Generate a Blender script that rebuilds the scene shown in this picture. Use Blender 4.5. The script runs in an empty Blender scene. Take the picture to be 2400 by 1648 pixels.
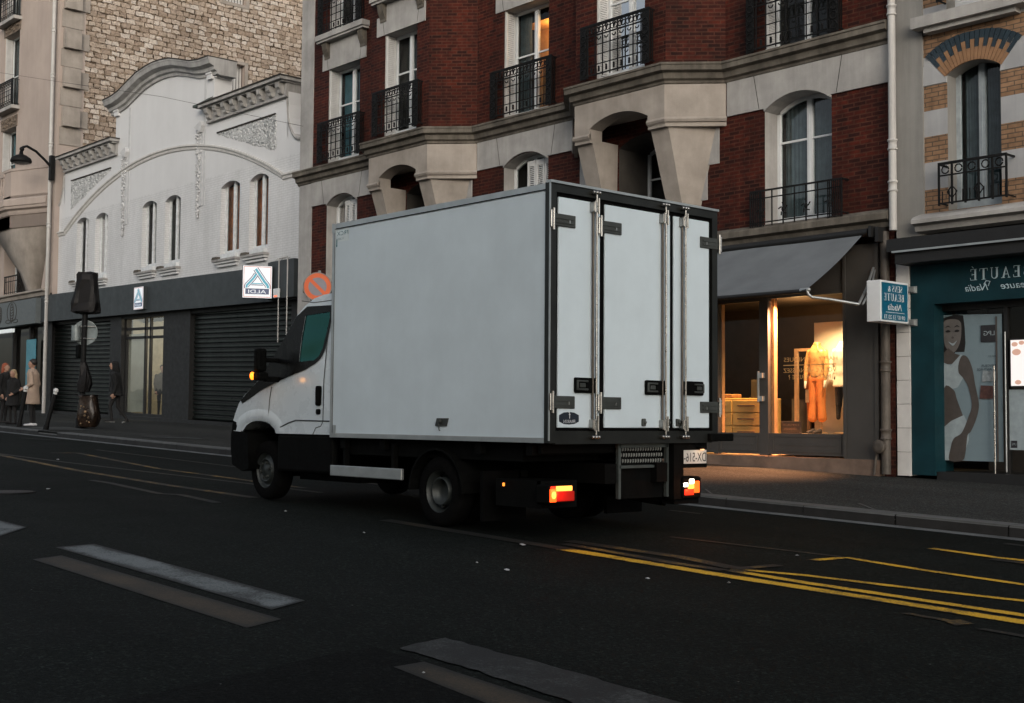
import bpy, bmesh, math, random
from mathutils import Vector, Matrix, noise as mnoise
random.seed(7)
C = bpy.context.scene
COL = C.collection

# ------------------------------------------------------------------ camera
YAW, PITCH, ROLL = math.radians(41.84), math.atan(158.7/2982.0), 0.0075
f0 = Vector((-math.cos(YAW), math.sin(YAW), 0)); r0 = Vector((math.sin(YAW), math.cos(YAW), 0))
fw = f0*math.cos(PITCH) + Vector((0, 0, 1))*math.sin(PITCH)
u0 = r0.cross(fw)
rt = r0*math.cos(ROLL) + u0*math.sin(ROLL); up = rt.cross(fw)
cam = bpy.data.cameras.new('camera'); co = bpy.data.objects.new('camera', cam); COL.objects.link(co)
M = Matrix((rt, up, -fw)).transposed().to_4x4(); M.translation = Vector((0, 0, 1.2)); co.matrix_world = M
cam.sensor_width = 36.0; cam.lens = 36*2982/2400.0; cam.clip_end = 800; cam.clip_start = 0.05
C.camera = co

# ------------------------------------------------------------------ sky, sun, exposure
W = bpy.data.worlds.new('World'); C.world = W; W.use_nodes = True
nt = W.node_tree; nt.nodes.clear()
sky = nt.nodes.new('ShaderNodeTexSky'); sky.sky_type = 'NISHITA'; sky.sun_disc = False
sky.sun_elevation = math.radians(16); sky.sun_rotation = math.radians(130); sky.dust_density = 3.0; sky.altitude = 50
hs = nt.nodes.new('ShaderNodeHueSaturation'); hs.inputs['Saturation'].default_value = 0.45
bg = nt.nodes.new('ShaderNodeBackground'); bg.inputs['Strength'].default_value = 0.15
ow = nt.nodes.new('ShaderNodeOutputWorld')
nt.links.new(sky.outputs[0], hs.inputs['Color']); nt.links.new(hs.outputs[0], bg.inputs[0]); nt.links.new(bg.outputs[0], ow.inputs[0])
sl = bpy.data.lights.new('sun', 'SUN'); sl.energy = 0.12; sl.angle = math.radians(35); sl.color = (1.0, 0.95, 0.92)
so = bpy.data.objects.new('sun', sl); COL.objects.link(so)
az = math.radians(-40); el = math.radians(16)      # towards +X, a little towards the camera side of the street
sd = Vector((math.cos(el)*math.cos(az), math.cos(el)*math.sin(az), math.sin(el)))
so.rotation_euler = sd.to_track_quat('Z', 'Y').to_euler(); so.location = sd*60
C.view_settings.view_transform = 'Standard'; C.view_settings.look = 'None'
C.view_settings.exposure = 0.6; C.view_settings.gamma = 1.0; C.view_settings.use_curve_mapping = False
C.cycles.use_denoising = True
C.cycles.max_bounces = 6; C.cycles.diffuse_bounces = 3; C.cycles.glossy_bounces = 3; C.cycles.transparent_max_bounces = 12
C.cycles.sample_clamp_indirect = 4

def gz(x): return 0.16 - 0.0265*(x + 9.7)          # the street climbs to the left
SW = 0.12
def sz(x): return gz(x) + SW

# ------------------------------------------------------------------ materials
MATS = {}
def _new(name):
    m = bpy.data.materials.new(name); m.use_nodes = True
    n = m.node_tree.nodes; n.clear()
    o = n.new('ShaderNodeOutputMaterial'); b = n.new('ShaderNodeBsdfPrincipled')
    m.node_tree.links.new(b.outputs[0], o.inputs[0])
    return m, n, m.node_tree.links, b, o
def _noise(n, l, scale, vec=None, detail=6, rough=0.6):
    t = n.new('ShaderNodeTexNoise'); t.inputs['Scale'].default_value = scale; t.inputs['Detail'].default_value = detail; t.inputs['Roughness'].default_value = rough
    if vec is not None: l.new(vec, t.inputs['Vector'])
    return t.outputs['Fac']
def _ramp(n, l, fac, stops):
    r = n.new('ShaderNodeValToRGB'); e = r.color_ramp.elements
    while len(e) < len(stops): e.new(0.5)
    for q, (p, c) in zip(e, stops):
        q.position = p; q.color = (c[0], c[1], c[2], 1) if not isinstance(c, (int, float)) else (c, c, c, 1)
    l.new(fac, r.inputs[0]); return r.outputs[0]
def _mix(n, l, fac, a, b, mode='MIX'):
    m = n.new('ShaderNodeMix'); m.data_type = 'RGBA'; m.blend_type = mode
    for s, v in ((0, fac), (6, a), (7, b)):
        if isinstance(v, (int, float)): m.inputs[s].default_value = v
        elif isinstance(v, tuple): m.inputs[s].default_value = (v[0], v[1], v[2], 1)
        else: l.new(v, m.inputs[s])
    return m.outputs[2]
def _math(n, l, op, a, b=None):
    m = n.new('ShaderNodeMath'); m.operation = op
    for i, v in enumerate((a, b)):
        if v is None: continue
        if isinstance(v, (int, float)): m.inputs[i].default_value = v
        else: l.new(v, m.inputs[i])
    return m.outputs[0]
def _bump(n, l, b, h, strength, dist=0.02):
    k = n.new('ShaderNodeBump'); k.inputs['Strength'].default_value = strength; k.inputs['Distance'].default_value = dist
    l.new(h, k.inputs['Height']); l.new(k.outputs[0], b.inputs['Normal'])
def _obj(n): return n.new('ShaderNodeTexCoord').outputs['Object']
def _uv(n): return n.new('ShaderNodeTexCoord').outputs['UV']
def pm(name, col, rough=0.6, metal=0.0, var=0.18, scale=6.0, bump=0.0, bscale=60.0, spec=0.5, streak=0.0, coat=0.0):
    if name in MATS: return MATS[name]
    m, n, l, b, o = _new(name); tc = _obj(n)
    f = _noise(n, l, scale, tc)
    lo = tuple(max(0, c*(1-var)) for c in col); hi = tuple(min(1, c*(1+var)) for c in col)
    c = _ramp(n, l, f, [(0.3, lo), (0.7, hi)])
    if streak:
        mp = n.new('ShaderNodeMapping'); mp.inputs['Scale'].default_value = (2.2, 2.2, 0.16); l.new(tc, mp.inputs['Vector'])
        s = _noise(n, l, 1.6, mp.outputs[0], 8, 0.7)
        k = _ramp(n, l, s, [(0.42, 1-streak), (0.62, 1.0)])
        c = _mix(n, l, 1.0, c, k, 'MULTIPLY')
    l.new(c, b.inputs['Base Color'])
    b.inputs['Metallic'].default_value = metal; b.inputs['Specular IOR Level'].default_value = spec
    b.inputs['Coat Weight'].default_value = coat; b.inputs['Coat Roughness'].default_value = 0.08
    rr = _ramp(n, l, _noise(n, l, scale*2.3, tc), [(0.3, max(0.02, rough-0.08)), (0.7, min(1, rough+0.08))]); l.new(rr, b.inputs['Roughness'])
    if bump: _bump(n, l, b, _noise(n, l, bscale, tc, 4), bump, 0.01)
    MATS[name] = m; return m
def em(name, col, strength):
    if name in MATS: return MATS[name]
    m, n, l, b, o = _new(name)
    b.inputs['Base Color'].default_value = (*[c*0.5 for c in col], 1); b.inputs['Emission Color'].default_value = (*col, 1); b.inputs['Emission Strength'].default_value = strength
    b.inputs['Roughness'].default_value = 0.3
    MATS[name] = m; return m
def glass(name, tint=(0.75, 0.8, 0.8), refl=1.0, rough=0.02, gcol=(1, 1, 1), wob=0.04):
    if name in MATS: return MATS[name]
    m, n, l, b, o = _new(name); n.remove(b)
    t = n.new('ShaderNodeBsdfTransparent'); t.inputs[0].default_value = (*tint, 1)
    g = n.new('ShaderNodeBsdfGlossy'); g.inputs['Roughness'].default_value = rough; g.inputs['Color'].default_value = (*gcol, 1)
    fr = n.new('ShaderNodeFresnel'); fr.inputs[0].default_value = 1.5
    nz = _noise(n, l, 1.3, _obj(n), 2); bu = n.new('ShaderNodeBump'); bu.inputs['Strength'].default_value = wob; bu.inputs['Distance'].default_value = 0.05
    l.new(nz, bu.inputs['Height']); l.new(bu.outputs[0], g.inputs['Normal'])
    fm = _math(n, l, 'MULTIPLY', fr.outputs[0], refl)
    x = n.new('ShaderNodeMixShader'); l.new(fm, x.inputs[0]); l.new(t.outputs[0], x.inputs[1]); l.new(g.outputs[0], x.inputs[2]); l.new(x.outputs[0], o.inputs[0])
    MATS[name] = m; return m
def brick(name, c1, c2, mortar, bw=0.23, rh=0.073, ms=0.009, var=0.5, bump=0.5, rough=0.85, dk=0.6):
    if name in MATS: return MATS[name]
    m, n, l, b, o = _new(name); uv = _uv(n)
    t = n.new('ShaderNodeTexBrick'); t.inputs['Scale'].default_value = 1.0
    t.inputs['Color1'].default_value = (*c1, 1); t.inputs['Color2'].default_value = (*c2, 1); t.inputs['Mortar'].default_value = (*mortar, 1)
    t.inputs['Brick Width'].default_value = bw; t.inputs['Row Height'].default_value = rh; t.inputs['Mortar Size'].default_value = ms; t.inputs['Mortar Smooth'].default_value = 0.3
    l.new(uv, t.inputs['Vector'])
    f = _noise(n, l, 1.1, uv, 8, 0.7)
    k = _ramp(n, l, f, [(0.3, 1-var), (0.72, 1.0)])
    c = _mix(n, l, 1.0, t.outputs['Color'], k, 'MULTIPLY')
    mp = n.new('ShaderNodeMapping'); mp.inputs['Scale'].default_value = (1.5, 0.35, 1); l.new(uv, mp.inputs['Vector'])
    st = _ramp(n, l, _noise(n, l, 1.0, mp.outputs[0], 7, 0.7), [(0.36, 1-var*0.9), (0.62, 1.12)])
    c = _mix(n, l, 1.0, c, st, 'MULTIPLY')
    # a second set of darker fired bricks
    wn = n.new('ShaderNodeTexNoise'); wn.inputs['Scale'].default_value = 7.0; wn.inputs['Detail'].default_value = 1; l.new(uv, wn.inputs['Vector'])
    k2 = _ramp(n, l, wn.outputs['Fac'], [(0.42, 0.55), (0.56, 1.0)])
    c = _mix(n, l, dk, c, k2, 'MULTIPLY')
    l.new(c, b.inputs['Base Color']); b.inputs['Roughness'].default_value = rough; b.inputs['Specular IOR Level'].default_value = 0.25
    h = _math(n, l, 'SUBTRACT', 1.0, t.outputs['Fac']); h2 = _math(n, l, 'ADD', h, _math(n, l, 'MULTIPLY', _noise(n, l, 40, uv, 4), 0.4))
    _bump(n, l, b, h2, bump, 0.012)
    MATS[name] = m; return m
def rubble(name):
    m, n, l, b, o = _new(name); uv = _uv(n)
    dn = n.new('ShaderNodeTexNoise'); dn.inputs['Scale'].default_value = 3.4; dn.inputs['Detail'].default_value = 5; dn.inputs['Roughness'].default_value = 0.65; l.new(uv, dn.inputs['Vector'])
    va = n.new('ShaderNodeVectorMath'); va.operation = 'MULTIPLY_ADD'; l.new(dn.outputs['Color'], va.inputs[0]); va.inputs[1].default_value = (0.22, 0.17, 0); l.new(uv, va.inputs[2])
    ms = _ramp(n, l, _noise(n, l, 2.6, uv, 6, 0.75), [(0.38, 0.004), (0.70, 0.055)])
    t = n.new('ShaderNodeTexBrick'); t.inputs['Scale'].default_value = 1.0; t.offset_frequency = 2; t.squash = 0.72; t.squash_frequency = 3
    t.inputs['Color1'].default_value = (0.0, 0, 0, 1); t.inputs['Color2'].default_value = (1, 1, 1, 1); t.inputs['Mortar'].default_value = (0.5, .5, .5, 1)
    t.inputs['Brick Width'].default_value = 0.40; t.inputs['Row Height'].default_value = 0.205; t.inputs['Mortar Smooth'].default_value = 0.25
    l.new(ms, t.inputs['Mortar Size']); l.new(va.outputs[0], t.inputs['Vector'])
    base = _ramp(n, l, t.outputs['Color'], [(0.0, (0.42, 0.325, 0.25)), (0.4, (0.58, 0.47, 0.375)), (0.7, (0.68, 0.575, 0.48)), (1.0, (0.78, 0.70, 0.62))])
    mott = _ramp(n, l, _noise(n, l, 10, uv, 8, 0.8), [(0.32, 0.45), (0.62, 1.08)])
    c = _mix(n, l, 1.0, base, mott, 'MULTIPLY')
    mort = _ramp(n, l, _noise(n, l, 4.0, uv, 5, 0.7), [(0.42, (0.06, 0.042, 0.028)), (0.62, (0.38, 0.29, 0.21))])
    c = _mix(n, l, t.outputs['Fac'], c, mort)
    big = _ramp(n, l, _noise(n, l, 0.30, uv, 5), [(0.3, 0.80), (0.7, 1.12)])
    c = _mix(n, l, 1.0, c, big, 'MULTIPLY')
    l.new(c, b.inputs['Base Color']); b.inputs['Roughness'].default_value = 0.95; b.inputs['Specular IOR Level'].default_value = 0.15
    hh = _math(n, l, 'ADD', _math(n, l, 'SUBTRACT', 1.0, t.outputs['Fac']), _math(n, l, 'MULTIPLY', _noise(n, l, 12, uv, 7, 0.7), 1.2))
    _bump(n, l, b, hh, 0.9, 0.09)
    MATS[name] = m; return m
def asphalt(name, col, cool=0.0, patch=0.25, spark=0.02):
    m, n, l, b, o = _new(name); tc = _obj(n)
    f = _noise(n, l, 0.55, tc, 8, 0.65)
    c = _ramp(n, l, f, [(0.3, tuple(x*(1-patch) for x in col)), (0.72, tuple(x*(1+patch) for x in col))])
    g = _ramp(n, l, _noise(n, l, 95, tc, 3, 0.8), [(0.34, 0.30), (0.66, 1.9)])
    c = _mix(n, l, 1.0, c, g, 'MULTIPLY')
    g2 = _ramp(n, l, _noise(n, l, 38, tc, 2, 0.6), [(0.35, 0.7), (0.65, 1.3)])
    c = _mix(n, l, 1.0, c, g2, 'MULTIPLY')
    va = n.new('ShaderNodeTexVoronoi'); va.inputs['Scale'].default_value = 62; l.new(tc, va.inputs['Vector'])
    se = n.new('ShaderNodeSeparateColor'); l.new(va.outputs['Color'], se.inputs[0])
    ag = _ramp(n, l, se.outputs[0], [(0.0, 0.65), (0.62, 0.9), (0.86, 1.5), (1.0, 2.4)])
    c = _mix(n, l, 1.0, c, ag, 'MULTIPLY')
    # tracks polished by wheels along the street
    mp = n.new('ShaderNodeMapping'); mp.inputs['Scale'].default_value = (0.05, 0.75, 1); l.new(tc, mp.inputs['Vector'])
    t = _ramp(n, l, _noise(n, l, 1.0, mp.outputs[0], 4), [(0.35, 0.8), (0.65, 1.2)])
    c = _mix(n, l, 1.0, c, t, 'MULTIPLY')
    vo = n.new('ShaderNodeTexVoronoi'); vo.inputs['Scale'].default_value = 3.3; l.new(tc, vo.inputs['Vector'])
    sp = _ramp(n, l, vo.outputs['Distance'], [(spark*0.6, 1.0), (spark, 0.0)])
    c = _mix(n, l, _math(n, l, 'MULTIPLY', sp, 0.5), c, (0.3, 0.3, 0.29))
    l.new(c, b.inputs['Base Color'])
    r = _ramp(n, l, f, [(0.3, 0.78), (0.7, 0.95)]); l.new(r, b.inputs['Roughness']); b.inputs['Specular IOR Level'].default_value = 0.06
    h = _math(n, l, 'ADD', _noise(n, l, 120, tc, 3), _noise(n, l, 30, tc, 3)); _bump(n, l, b, h, 0.55, 0.006)
    MATS[name] = m; return m
def paint(name, col, under, lo, hi, rough=0.75):
    """worn road paint: patches of the asphalt show through"""
    m, n, l, b, o = _new(name); tc = _obj(n)
    f = _math(n, l, 'ADD', _math(n, l, 'MULTIPLY', _noise(n, l, 2.2, tc, 7, 0.7), 0.55), _math(n, l, 'MULTIPLY', _noise(n, l, 55, tc, 4, 0.8), 0.45))
    at = n.new('ShaderNodeAttribute'); at.attribute_name = 'wear'          # paint goes first along its edges
    f = _math(n, l, 'SUBTRACT', f, _math(n, l, 'MULTIPLY', _math(n, l, 'SUBTRACT', 1.0, at.outputs['Fac']), 0.20))
    k = _ramp(n, l, f, [(lo, 0.0), (hi, 1.0)])
    g = _ramp(n, l, _noise(n, l, 80, tc, 3), [(0.3, 0.6), (0.7, 1.2)])
    cc = _mix(n, l, 1.0, col, g, 'MULTIPLY'); c = _mix(n, l, k, under, cc)
    l.new(c, b.inputs['Base Color']); b.inputs['Roughness'].default_value = rough; b.inputs['Specular IOR Level'].default_value = 0.3
    _bump(n, l, b, _noise(n, l, 110, tc, 3), 0.4, 0.005)
    MATS[name] = m; return m

# ------------------------------------------------------------------ mesh helpers
TEXTS = {}
def text_mesh(s, shear=0.0):
    k = (s, shear)
    if k in TEXTS: return TEXTS[k]
    cu = bpy.data.curves.new('lettering', 'FONT'); cu.body = s; cu.size = 1.0; cu.shear = shear; cu.resolution_u = 3
    o = bpy.data.objects.new('lettering', cu); COL.objects.link(o)
    bpy.context.view_layer.update()
    me = bpy.data.meshes.new_from_object(o.evaluated_get(bpy.context.evaluated_depsgraph_get()))
    vs = [tuple(v.co[:2]) for v in me.vertices]; fs = [tuple(p.vertices) for p in me.polygons]
    bpy.data.objects.remove(o); bpy.data.curves.remove(cu); bpy.data.meshes.remove(me)
    TEXTS[k] = (vs, fs); return TEXTS[k]

class MB:
    def __init__(s): s.v = []; s.f = []; s.mi = []; s.sm = []
    def add(s, vs, fs, m=0, smooth=False):
        o = len(s.v); s.v += [tuple(p) for p in vs]
        for f in fs: s.f.append(tuple(o+i for i in f)); s.mi.append(m); s.sm.append(smooth)
        return s
    def box(s, x0, x1, y0, y1, z0, z1, m=0):
        return s.add([(x0,y0,z0),(x1,y0,z0),(x1,y1,z0),(x0,y1,z0),(x0,y0,z1),(x1,y0,z1),(x1,y1,z1),(x0,y1,z1)],
                     [(0,3,2,1),(4,5,6,7),(0,1,5,4),(1,2,6,5),(2,3,7,6),(3,0,4,7)], m)
    def rbox(s, x0, x1, y0, y1, z0, z1, r=0.02, m=0, seg=2):
        bm = bmesh.new(); bmesh.ops.create_cube(bm, size=1)
        for v in bm.verts: v.co = Vector(((x0+x1)/2+v.co.x*abs(x1-x0), (y0+y1)/2+v.co.y*abs(y1-y0), (z0+z1)/2+v.co.z*abs(z1-z0)))
        bmesh.ops.bevel(bm, geom=list(bm.edges), offset=r, segments=seg, profile=0.5, affect='EDGES')
        bm.verts.index_update()
        s.add([v.co[:] for v in bm.verts], [tuple(v.index for v in f.verts) for f in bm.faces], m); bm.free(); return s
    def poly(s, pts, m=0): return s.add(pts, [tuple(range(len(pts)))], m)
    def quad(s, a, b, c, d, m=0): return s.add([a, b, c, d], [(0,1,2,3)], m)
    def prism(s, pts, d, m=0):
        n = len(pts); d = Vector(d); q = [tuple(Vector(p)+d) for p in pts]
        fs = [tuple(range(n)), tuple(range(2*n-1, n-1, -1))] + [(i, (i+1) % n, n+(i+1) % n, n+i) for i in range(n)]
        return s.add(list(pts)+q, fs, m)
    def cyl(s, a, b, r0, r1=None, n=12, m=0, caps=True, smooth=True):
        r1 = r0 if r1 is None else r1; a = Vector(a); b = Vector(b); d = (b-a).normalized()
        u = d.orthogonal().normalized(); w = d.cross(u)
        A = [tuple(a+(u*math.cos(t)+w*math.sin(t))*r0) for t in [2*math.pi*i/n for i in range(n)]]
        B = [tuple(b+(u*math.cos(t)+w*math.sin(t))*r1) for t in [2*math.pi*i/n for i in range(n)]]
        s.add(A+B, [(i, (i+1) % n, n+(i+1) % n, n+i) for i in range(n)], m, smooth)
        if caps: s.add(A, [tuple(range(n-1, -1, -1))], m); s.add(B, [tuple(range(n))], m)
        return s
    def tube(s, path, r, n=8, m=0):
        path = [Vector(p) for p in path]; rings = []
        for i, p in enumerate(path):
            d = (path[min(i+1, len(path)-1)]-path[max(i-1, 0)]).normalized()
            u = d.cross(Vector((0.13, 0.31, 0.94))).normalized(); w = d.cross(u)
            rr = r[i] if isinstance(r, (list, tuple)) else r
            rings.append([tuple(p+(u*math.cos(t)+w*math.sin(t))*rr) for t in [2*math.pi*k/n for k in range(n)]])
        return s.rings(rings, m, True, True)
    def rings(s, rings, m=0, smooth=True, caps=True, closed=True):
        n = len(rings[0]); vs = [p for r in rings for p in r]; fs = []
        for i in range(len(rings)-1):
            for k in range(n if closed else n-1):
                fs.append((i*n+k, i*n+(k+1) % n, (i+1)*n+(k+1) % n, (i+1)*n+k))
        s.add(vs, fs, m, smooth)
        if caps: s.add(rings[0], [tuple(range(n-1, -1, -1))], m); s.add(rings[-1], [tuple(range(n))], m)
        return s
    def lathe(s, c, prof, n=20, m=0, axis='z', smooth=True, caps=True):
        R = []
        for r, h in prof:
            ring = []
            for k in range(n):
                t = 2*math.pi*k/n; a, b = r*math.cos(t), r*math.sin(t)
                ring.append((c[0]+a, c[1]+b, c[2]+h) if axis == 'z' else ((c[0]+a, c[1]+h, c[2]+b) if axis == 'y' else (c[0]+h, c[1]+a, c[2]+b)))
            R.append(ring)
        return s.rings(R, m, smooth, caps)
    def ball(s, c, rx, ry=None, rz=None, n=14, k=9, m=0):
        ry = rx if ry is None else ry; rz = rx if rz is None else rz
        R = []
        for i in range(1, k):
            t = math.pi*i/k; R.append([(c[0]+rx*math.sin(t)*math.cos(2*math.pi*j/n), c[1]+ry*math.sin(t)*math.sin(2*math.pi*j/n), c[2]-rz*math.cos(t)) for j in range(n)])
        return s.rings(R, m, True, True)
    def capsule(s, a, b, ra, rb, n=12, m=0):
        a = Vector(a); b = Vector(b); d = (b-a).normalized(); u = d.orthogonal().normalized(); w = d.cross(u); R = []
        for c, r, ang in [(a, ra, t) for t in (-80, -50, -20)] + [(b, rb, t) for t in (20, 50, 80)]:
            t = math.radians(ang); cc = c+d*r*math.sin(t); q = r*math.cos(t)
            R.append([tuple(cc+(u*math.cos(2*math.pi*k/n)+w*math.sin(2*math.pi*k/n))*q) for k in range(n)])
        return s.rings(R, m, True, True)
    def sweep(s, path, prof, m=0, caps=True):
        """profile of (distance out from the wall, height) swept along a plan polyline with mitred corners; out = right-hand side of travel"""
        P = [Vector(p) for p in path]; nn = []
        for i in range(len(P)):
            ds = []
            if i > 0: ds.append((P[i]-P[i-1]).normalized())
            if i < len(P)-1: ds.append((P[i+1]-P[i]).normalized())
            ns = [Vector((d.y, -d.x)) for d in ds]
            if len(ns) == 1: nn.append(ns[0])
            else:
                q = (ns[0]+ns[1]).normalized(); nn.append(q/max(0.3, q.dot(ns[0])))
        R = [[(P[i].x+nn[i].x*d, P[i].y+nn[i].y*d, z) for d, z in prof] for i in range(len(P))]
        return s.rings(R, m, False, caps, True)
    def wall(s, a, b, z0, z1, holes=(), m=0, depth=0.3, mr=None, u0=None, zb=(), mf=None, back=None, sill=True):
        """wall from plan point a to b, holes (u_start, u_end, z_low, z_spring, rise); u runs like x when u0 is a.x"""
        a = Vector(a); b = Vector(b); L = (b-a).length; d = (b-a)/L; nin = Vector((-d.y, d.x)); mr = m if mr is None else mr
        u0 = 0.0 if u0 is None else u0
        def P(u, z, k=0.0): q = a+d*(u-u0)+nin*k; return (q.x, q.y, z)
        us = sorted({u0, u0+L} | {h[0] for h in holes} | {h[1] for h in holes}); zs = sorted({z0, z1} | {h[2] for h in holes} | {h[3]+h[4] for h in holes} | set(z for z in zb if z0 < z < z1))
        for i in range(len(us)-1):
            for j in range(len(zs)-1):
                uc, zc = (us[i]+us[i+1])/2, (zs[j]+zs[j+1])/2
                if any(h[0] < uc < h[1] and h[2] < zc < h[3]+h[4] for h in holes): continue
                s.quad(P(us[i], zs[j]), P(us[i+1], zs[j]), P(us[i+1], zs[j+1]), P(us[i], zs[j+1]), mf(zc) if mf else m)
        for (h0, h1, l, sp, rise) in holes:
            top = sp+rise; n = 10 if rise else 1; c = (h0+h1)/2; w = (h1-h0)/2
            R = (w*w+rise*rise)/(2*rise) if rise else 0
            def arc(u): return sp if not rise else sp-(R-rise)+math.sqrt(max(0, R*R-(u-c)**2))
            A = [h0+(h1-h0)*i/n for i in range(n+1)]
            for i in range(n):
                if rise: s.quad(P(A[i], arc(A[i])), P(A[i+1], arc(A[i+1])), P(A[i+1], top), P(A[i], top), mf(top-0.01) if mf else m)
                s.quad(P(A[i], arc(A[i])), P(A[i], arc(A[i]), depth), P(A[i+1], arc(A[i+1]), depth), P(A[i+1], arc(A[i+1])), mr)
            s.quad(P(h0, l), P(h0, l, depth), P(h0, sp, depth), P(h0, sp), mr); s.quad(P(h1, l), P(h1, sp), P(h1, sp, depth), P(h1, l, depth), mr)
            s.quad(P(h0, l), P(h1, l), P(h1, l, depth), P(h0, l, depth), mr)
        return s
    def text(s, t, size, fn, m=0, shear=0.0, width=None, align='l'):
        """flat lettering; fn maps (along, up) to a point; the street is seen mirrored, so callers run 'along' right to left"""
        vs, fs = text_mesh(t, shear); xs = [v[0] for v in vs]; x0, x1 = min(xs), max(xs)
        k = size if width is None else width/(x1-x0)
        off = {'l': x0, 'c': (x0+x1)/2, 'r': x1}[align]
        return s.add([fn((x-off)*k, y*size) for x, y in vs], fs, m)
    def build(s, name, mats, parent=None, root=None, loc=None, smooth_angle=None):
        base = Vector(LOC[parent.name]) if parent is not None else (Vector(loc) if loc is not None else Vector((0, 0, 0)))
        me = bpy.data.meshes.new(name)
        me.from_pydata([tuple(Vector(p)-base) for p in s.v], [], s.f)
        mats = mats if isinstance(mats, (list, tuple)) else [mats]
        for q in mats: me.materials.append(q)
        me.polygons.foreach_set('material_index', s.mi); me.polygons.foreach_set('use_smooth', s.sm)
        bm = bmesh.new(); bm.from_mesh(me); bmesh.ops.recalc_face_normals(bm, faces=bm.faces)
        uvl = bm.loops.layers.uv.new('UVMap')
        for f in bm.faces:
            n = f.normal
            if abs(n.z) > 0.75:
                for lp in f.loops: lp[uvl].uv = (lp.vert.co.x+base.x, lp.vert.co.y+base.y)
            else:
                t = Vector((-n.y, n.x, 0)).normalized()
                if abs(t.x) > abs(t.y):
                    if t.x < 0: t = -t
                elif t.y < 0: t = -t
                for lp in f.loops:
                    p = lp.vert.co+base; lp[uvl].uv = (p.dot(t), p.z)
        bm.to_mesh(me); bm.free(); me.update()
        o = bpy.data.objects.new(name, me); COL.objects.link(o)
        if parent is not None: o.parent = parent
        else: o.location = base
        LOC[o.name] = tuple(base)
        return o
LOC = {}
def tag(o, label=None, cat=None, group=None, kind=None):
    if label: o['label'] = label
    if cat: o['category'] = cat
    if group: o['group'] = group
    if kind: o['kind'] = kind
    return o
def thing(name, label, cat, loc=(0, 0, 0), group=None):
    o = bpy.data.objects.new(name, None); COL.objects.link(o); o.location = loc; o.empty_display_size = 0.2
    LOC[o.name] = tuple(loc)
    return tag(o, label, cat, group)
def solid(name, mb, mat, label, cat, loc, group=None):      # a thing that is one mesh
    return tag(mb.build(name, mat, None, loc=loc), label, cat, group)
def struct(name, mb, mat, kind='structure'):
    return tag(mb.build(name, mat), kind=kind)
def dup(o, delta, label, group=None):
    """a copy of a thing with its parts and sub-parts, moved by delta"""
    r = o.copy(); COL.objects.link(r); r.location = Vector(o.location)+Vector(delta); r['label'] = label; LOC[r.name] = tuple(r.location)
    if group: r['group'] = group
    def rec(src, dst):
        for ch in list(src.children):
            c = ch.copy(); COL.objects.link(c); c.parent = dst; rec(ch, c)
    rec(o, r)
    return r
def remesh(o, voxel, iters=3, fac=0.5):
    """merge overlapping shapes into one continuous skin"""
    r = o.modifiers.new('skin', 'REMESH'); r.mode = 'VOXEL'; r.voxel_size = voxel; r.use_smooth_shade = True
    q = o.modifiers.new('soften', 'SMOOTH'); q.iterations = iters; q.factor = fac
    bpy.context.view_layer.update()
    me = bpy.data.meshes.new_from_object(o.evaluated_get(bpy.context.evaluated_depsgraph_get()))
    old = o.data; o.modifiers.clear(); mats = list(old.materials); o.data = me
    me.materials.clear()
    for m in mats: me.materials.append(m)
    bpy.data.meshes.remove(old); me.polygons.foreach_set('use_smooth', [True]*len(me.polygons))
    return o
def paint_faces(o, fn):
    me = o.data; me.polygons.foreach_set('material_index', [fn(p.center) for p in me.polygons]); me.update()
def lamp(name, kind, loc, energy, color, parent=None, size=0.1, target=None, spot=1.0, blend=0.5):
    l = bpy.data.lights.new(name, kind); l.energy = energy; l.color = color
    if kind == 'AREA': l.size = size
    else: l.shadow_soft_size = size
    if kind == 'SPOT': l.spot_size = spot; l.spot_blend = blend
    o = bpy.data.objects.new(name, l); COL.objects.link(o)
    base = Vector(LOC[parent.name]) if parent else Vector((0, 0, 0)); o.location = Vector(loc)-base
    if parent: o.parent = parent
    if target is not None: o.rotation_euler = (Vector(loc)-Vector(target)).to_track_quat('Z', 'Y').to_euler()
    return o

# ------------------------------------------------------------------ palette
RED = brick('red_brick', (0.100, 0.0145, 0.0062), (0.030, 0.006, 0.004), (0.095, 0.032, 0.018), ms=0.012, var=0.5)
YEL = brick('yellow_brick', (0.36, 0.215, 0.125), (0.28, 0.165, 0.095), (0.12, 0.09, 0.065), var=0.3, dk=0.3)
WBR = brick('painted_brick', (0.60, 0.605, 0.61), (0.58, 0.585, 0.59), (0.49, 0.495, 0.50), var=0.05, bump=0.16, dk=0.05)
RUB = rubble('rubble_stone')
STONE = pm('pale_stone', (0.36, 0.35, 0.335), 0.85, var=0.22, scale=1.4, bump=0.25, bscale=35, streak=0.14, spec=0.2)
BST = pm('beige_stone', (0.40, 0.335, 0.295), 0.88, var=0.12, scale=0.5, bump=0.25, bscale=30, streak=0.07, spec=0.2)
BST2 = pm('warm_stone', (0.32, 0.285, 0.25), 0.85, var=0.22, scale=1.6, bump=0.2, bscale=30, streak=0.10, spec=0.2)
DST = pm('weathered_cornice', (0.135, 0.12, 0.10), 0.9, var=0.4, scale=2.0, bump=0.3, bscale=25, streak=0.3, spec=0.2)
DARKST = pm('blackened_stone', (0.035, 0.03, 0.025), 0.95, var=0.4, scale=3)
PLAS = pm('grey_plaster', (0.25, 0.245, 0.23), 0.9, var=0.15, scale=0.8, bump=0.2, bscale=40, streak=0.14, spec=0.2)
WHITE = pm('white_render', (0.62, 0.625, 0.63), 0.85, var=0.05, scale=0.6, bump=0.15, bscale=50, streak=0.025, spec=0.2)
WFRAME = pm('white_frame', (0.62, 0.64, 0.65), 0.45, var=0.07, scale=3)
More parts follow.
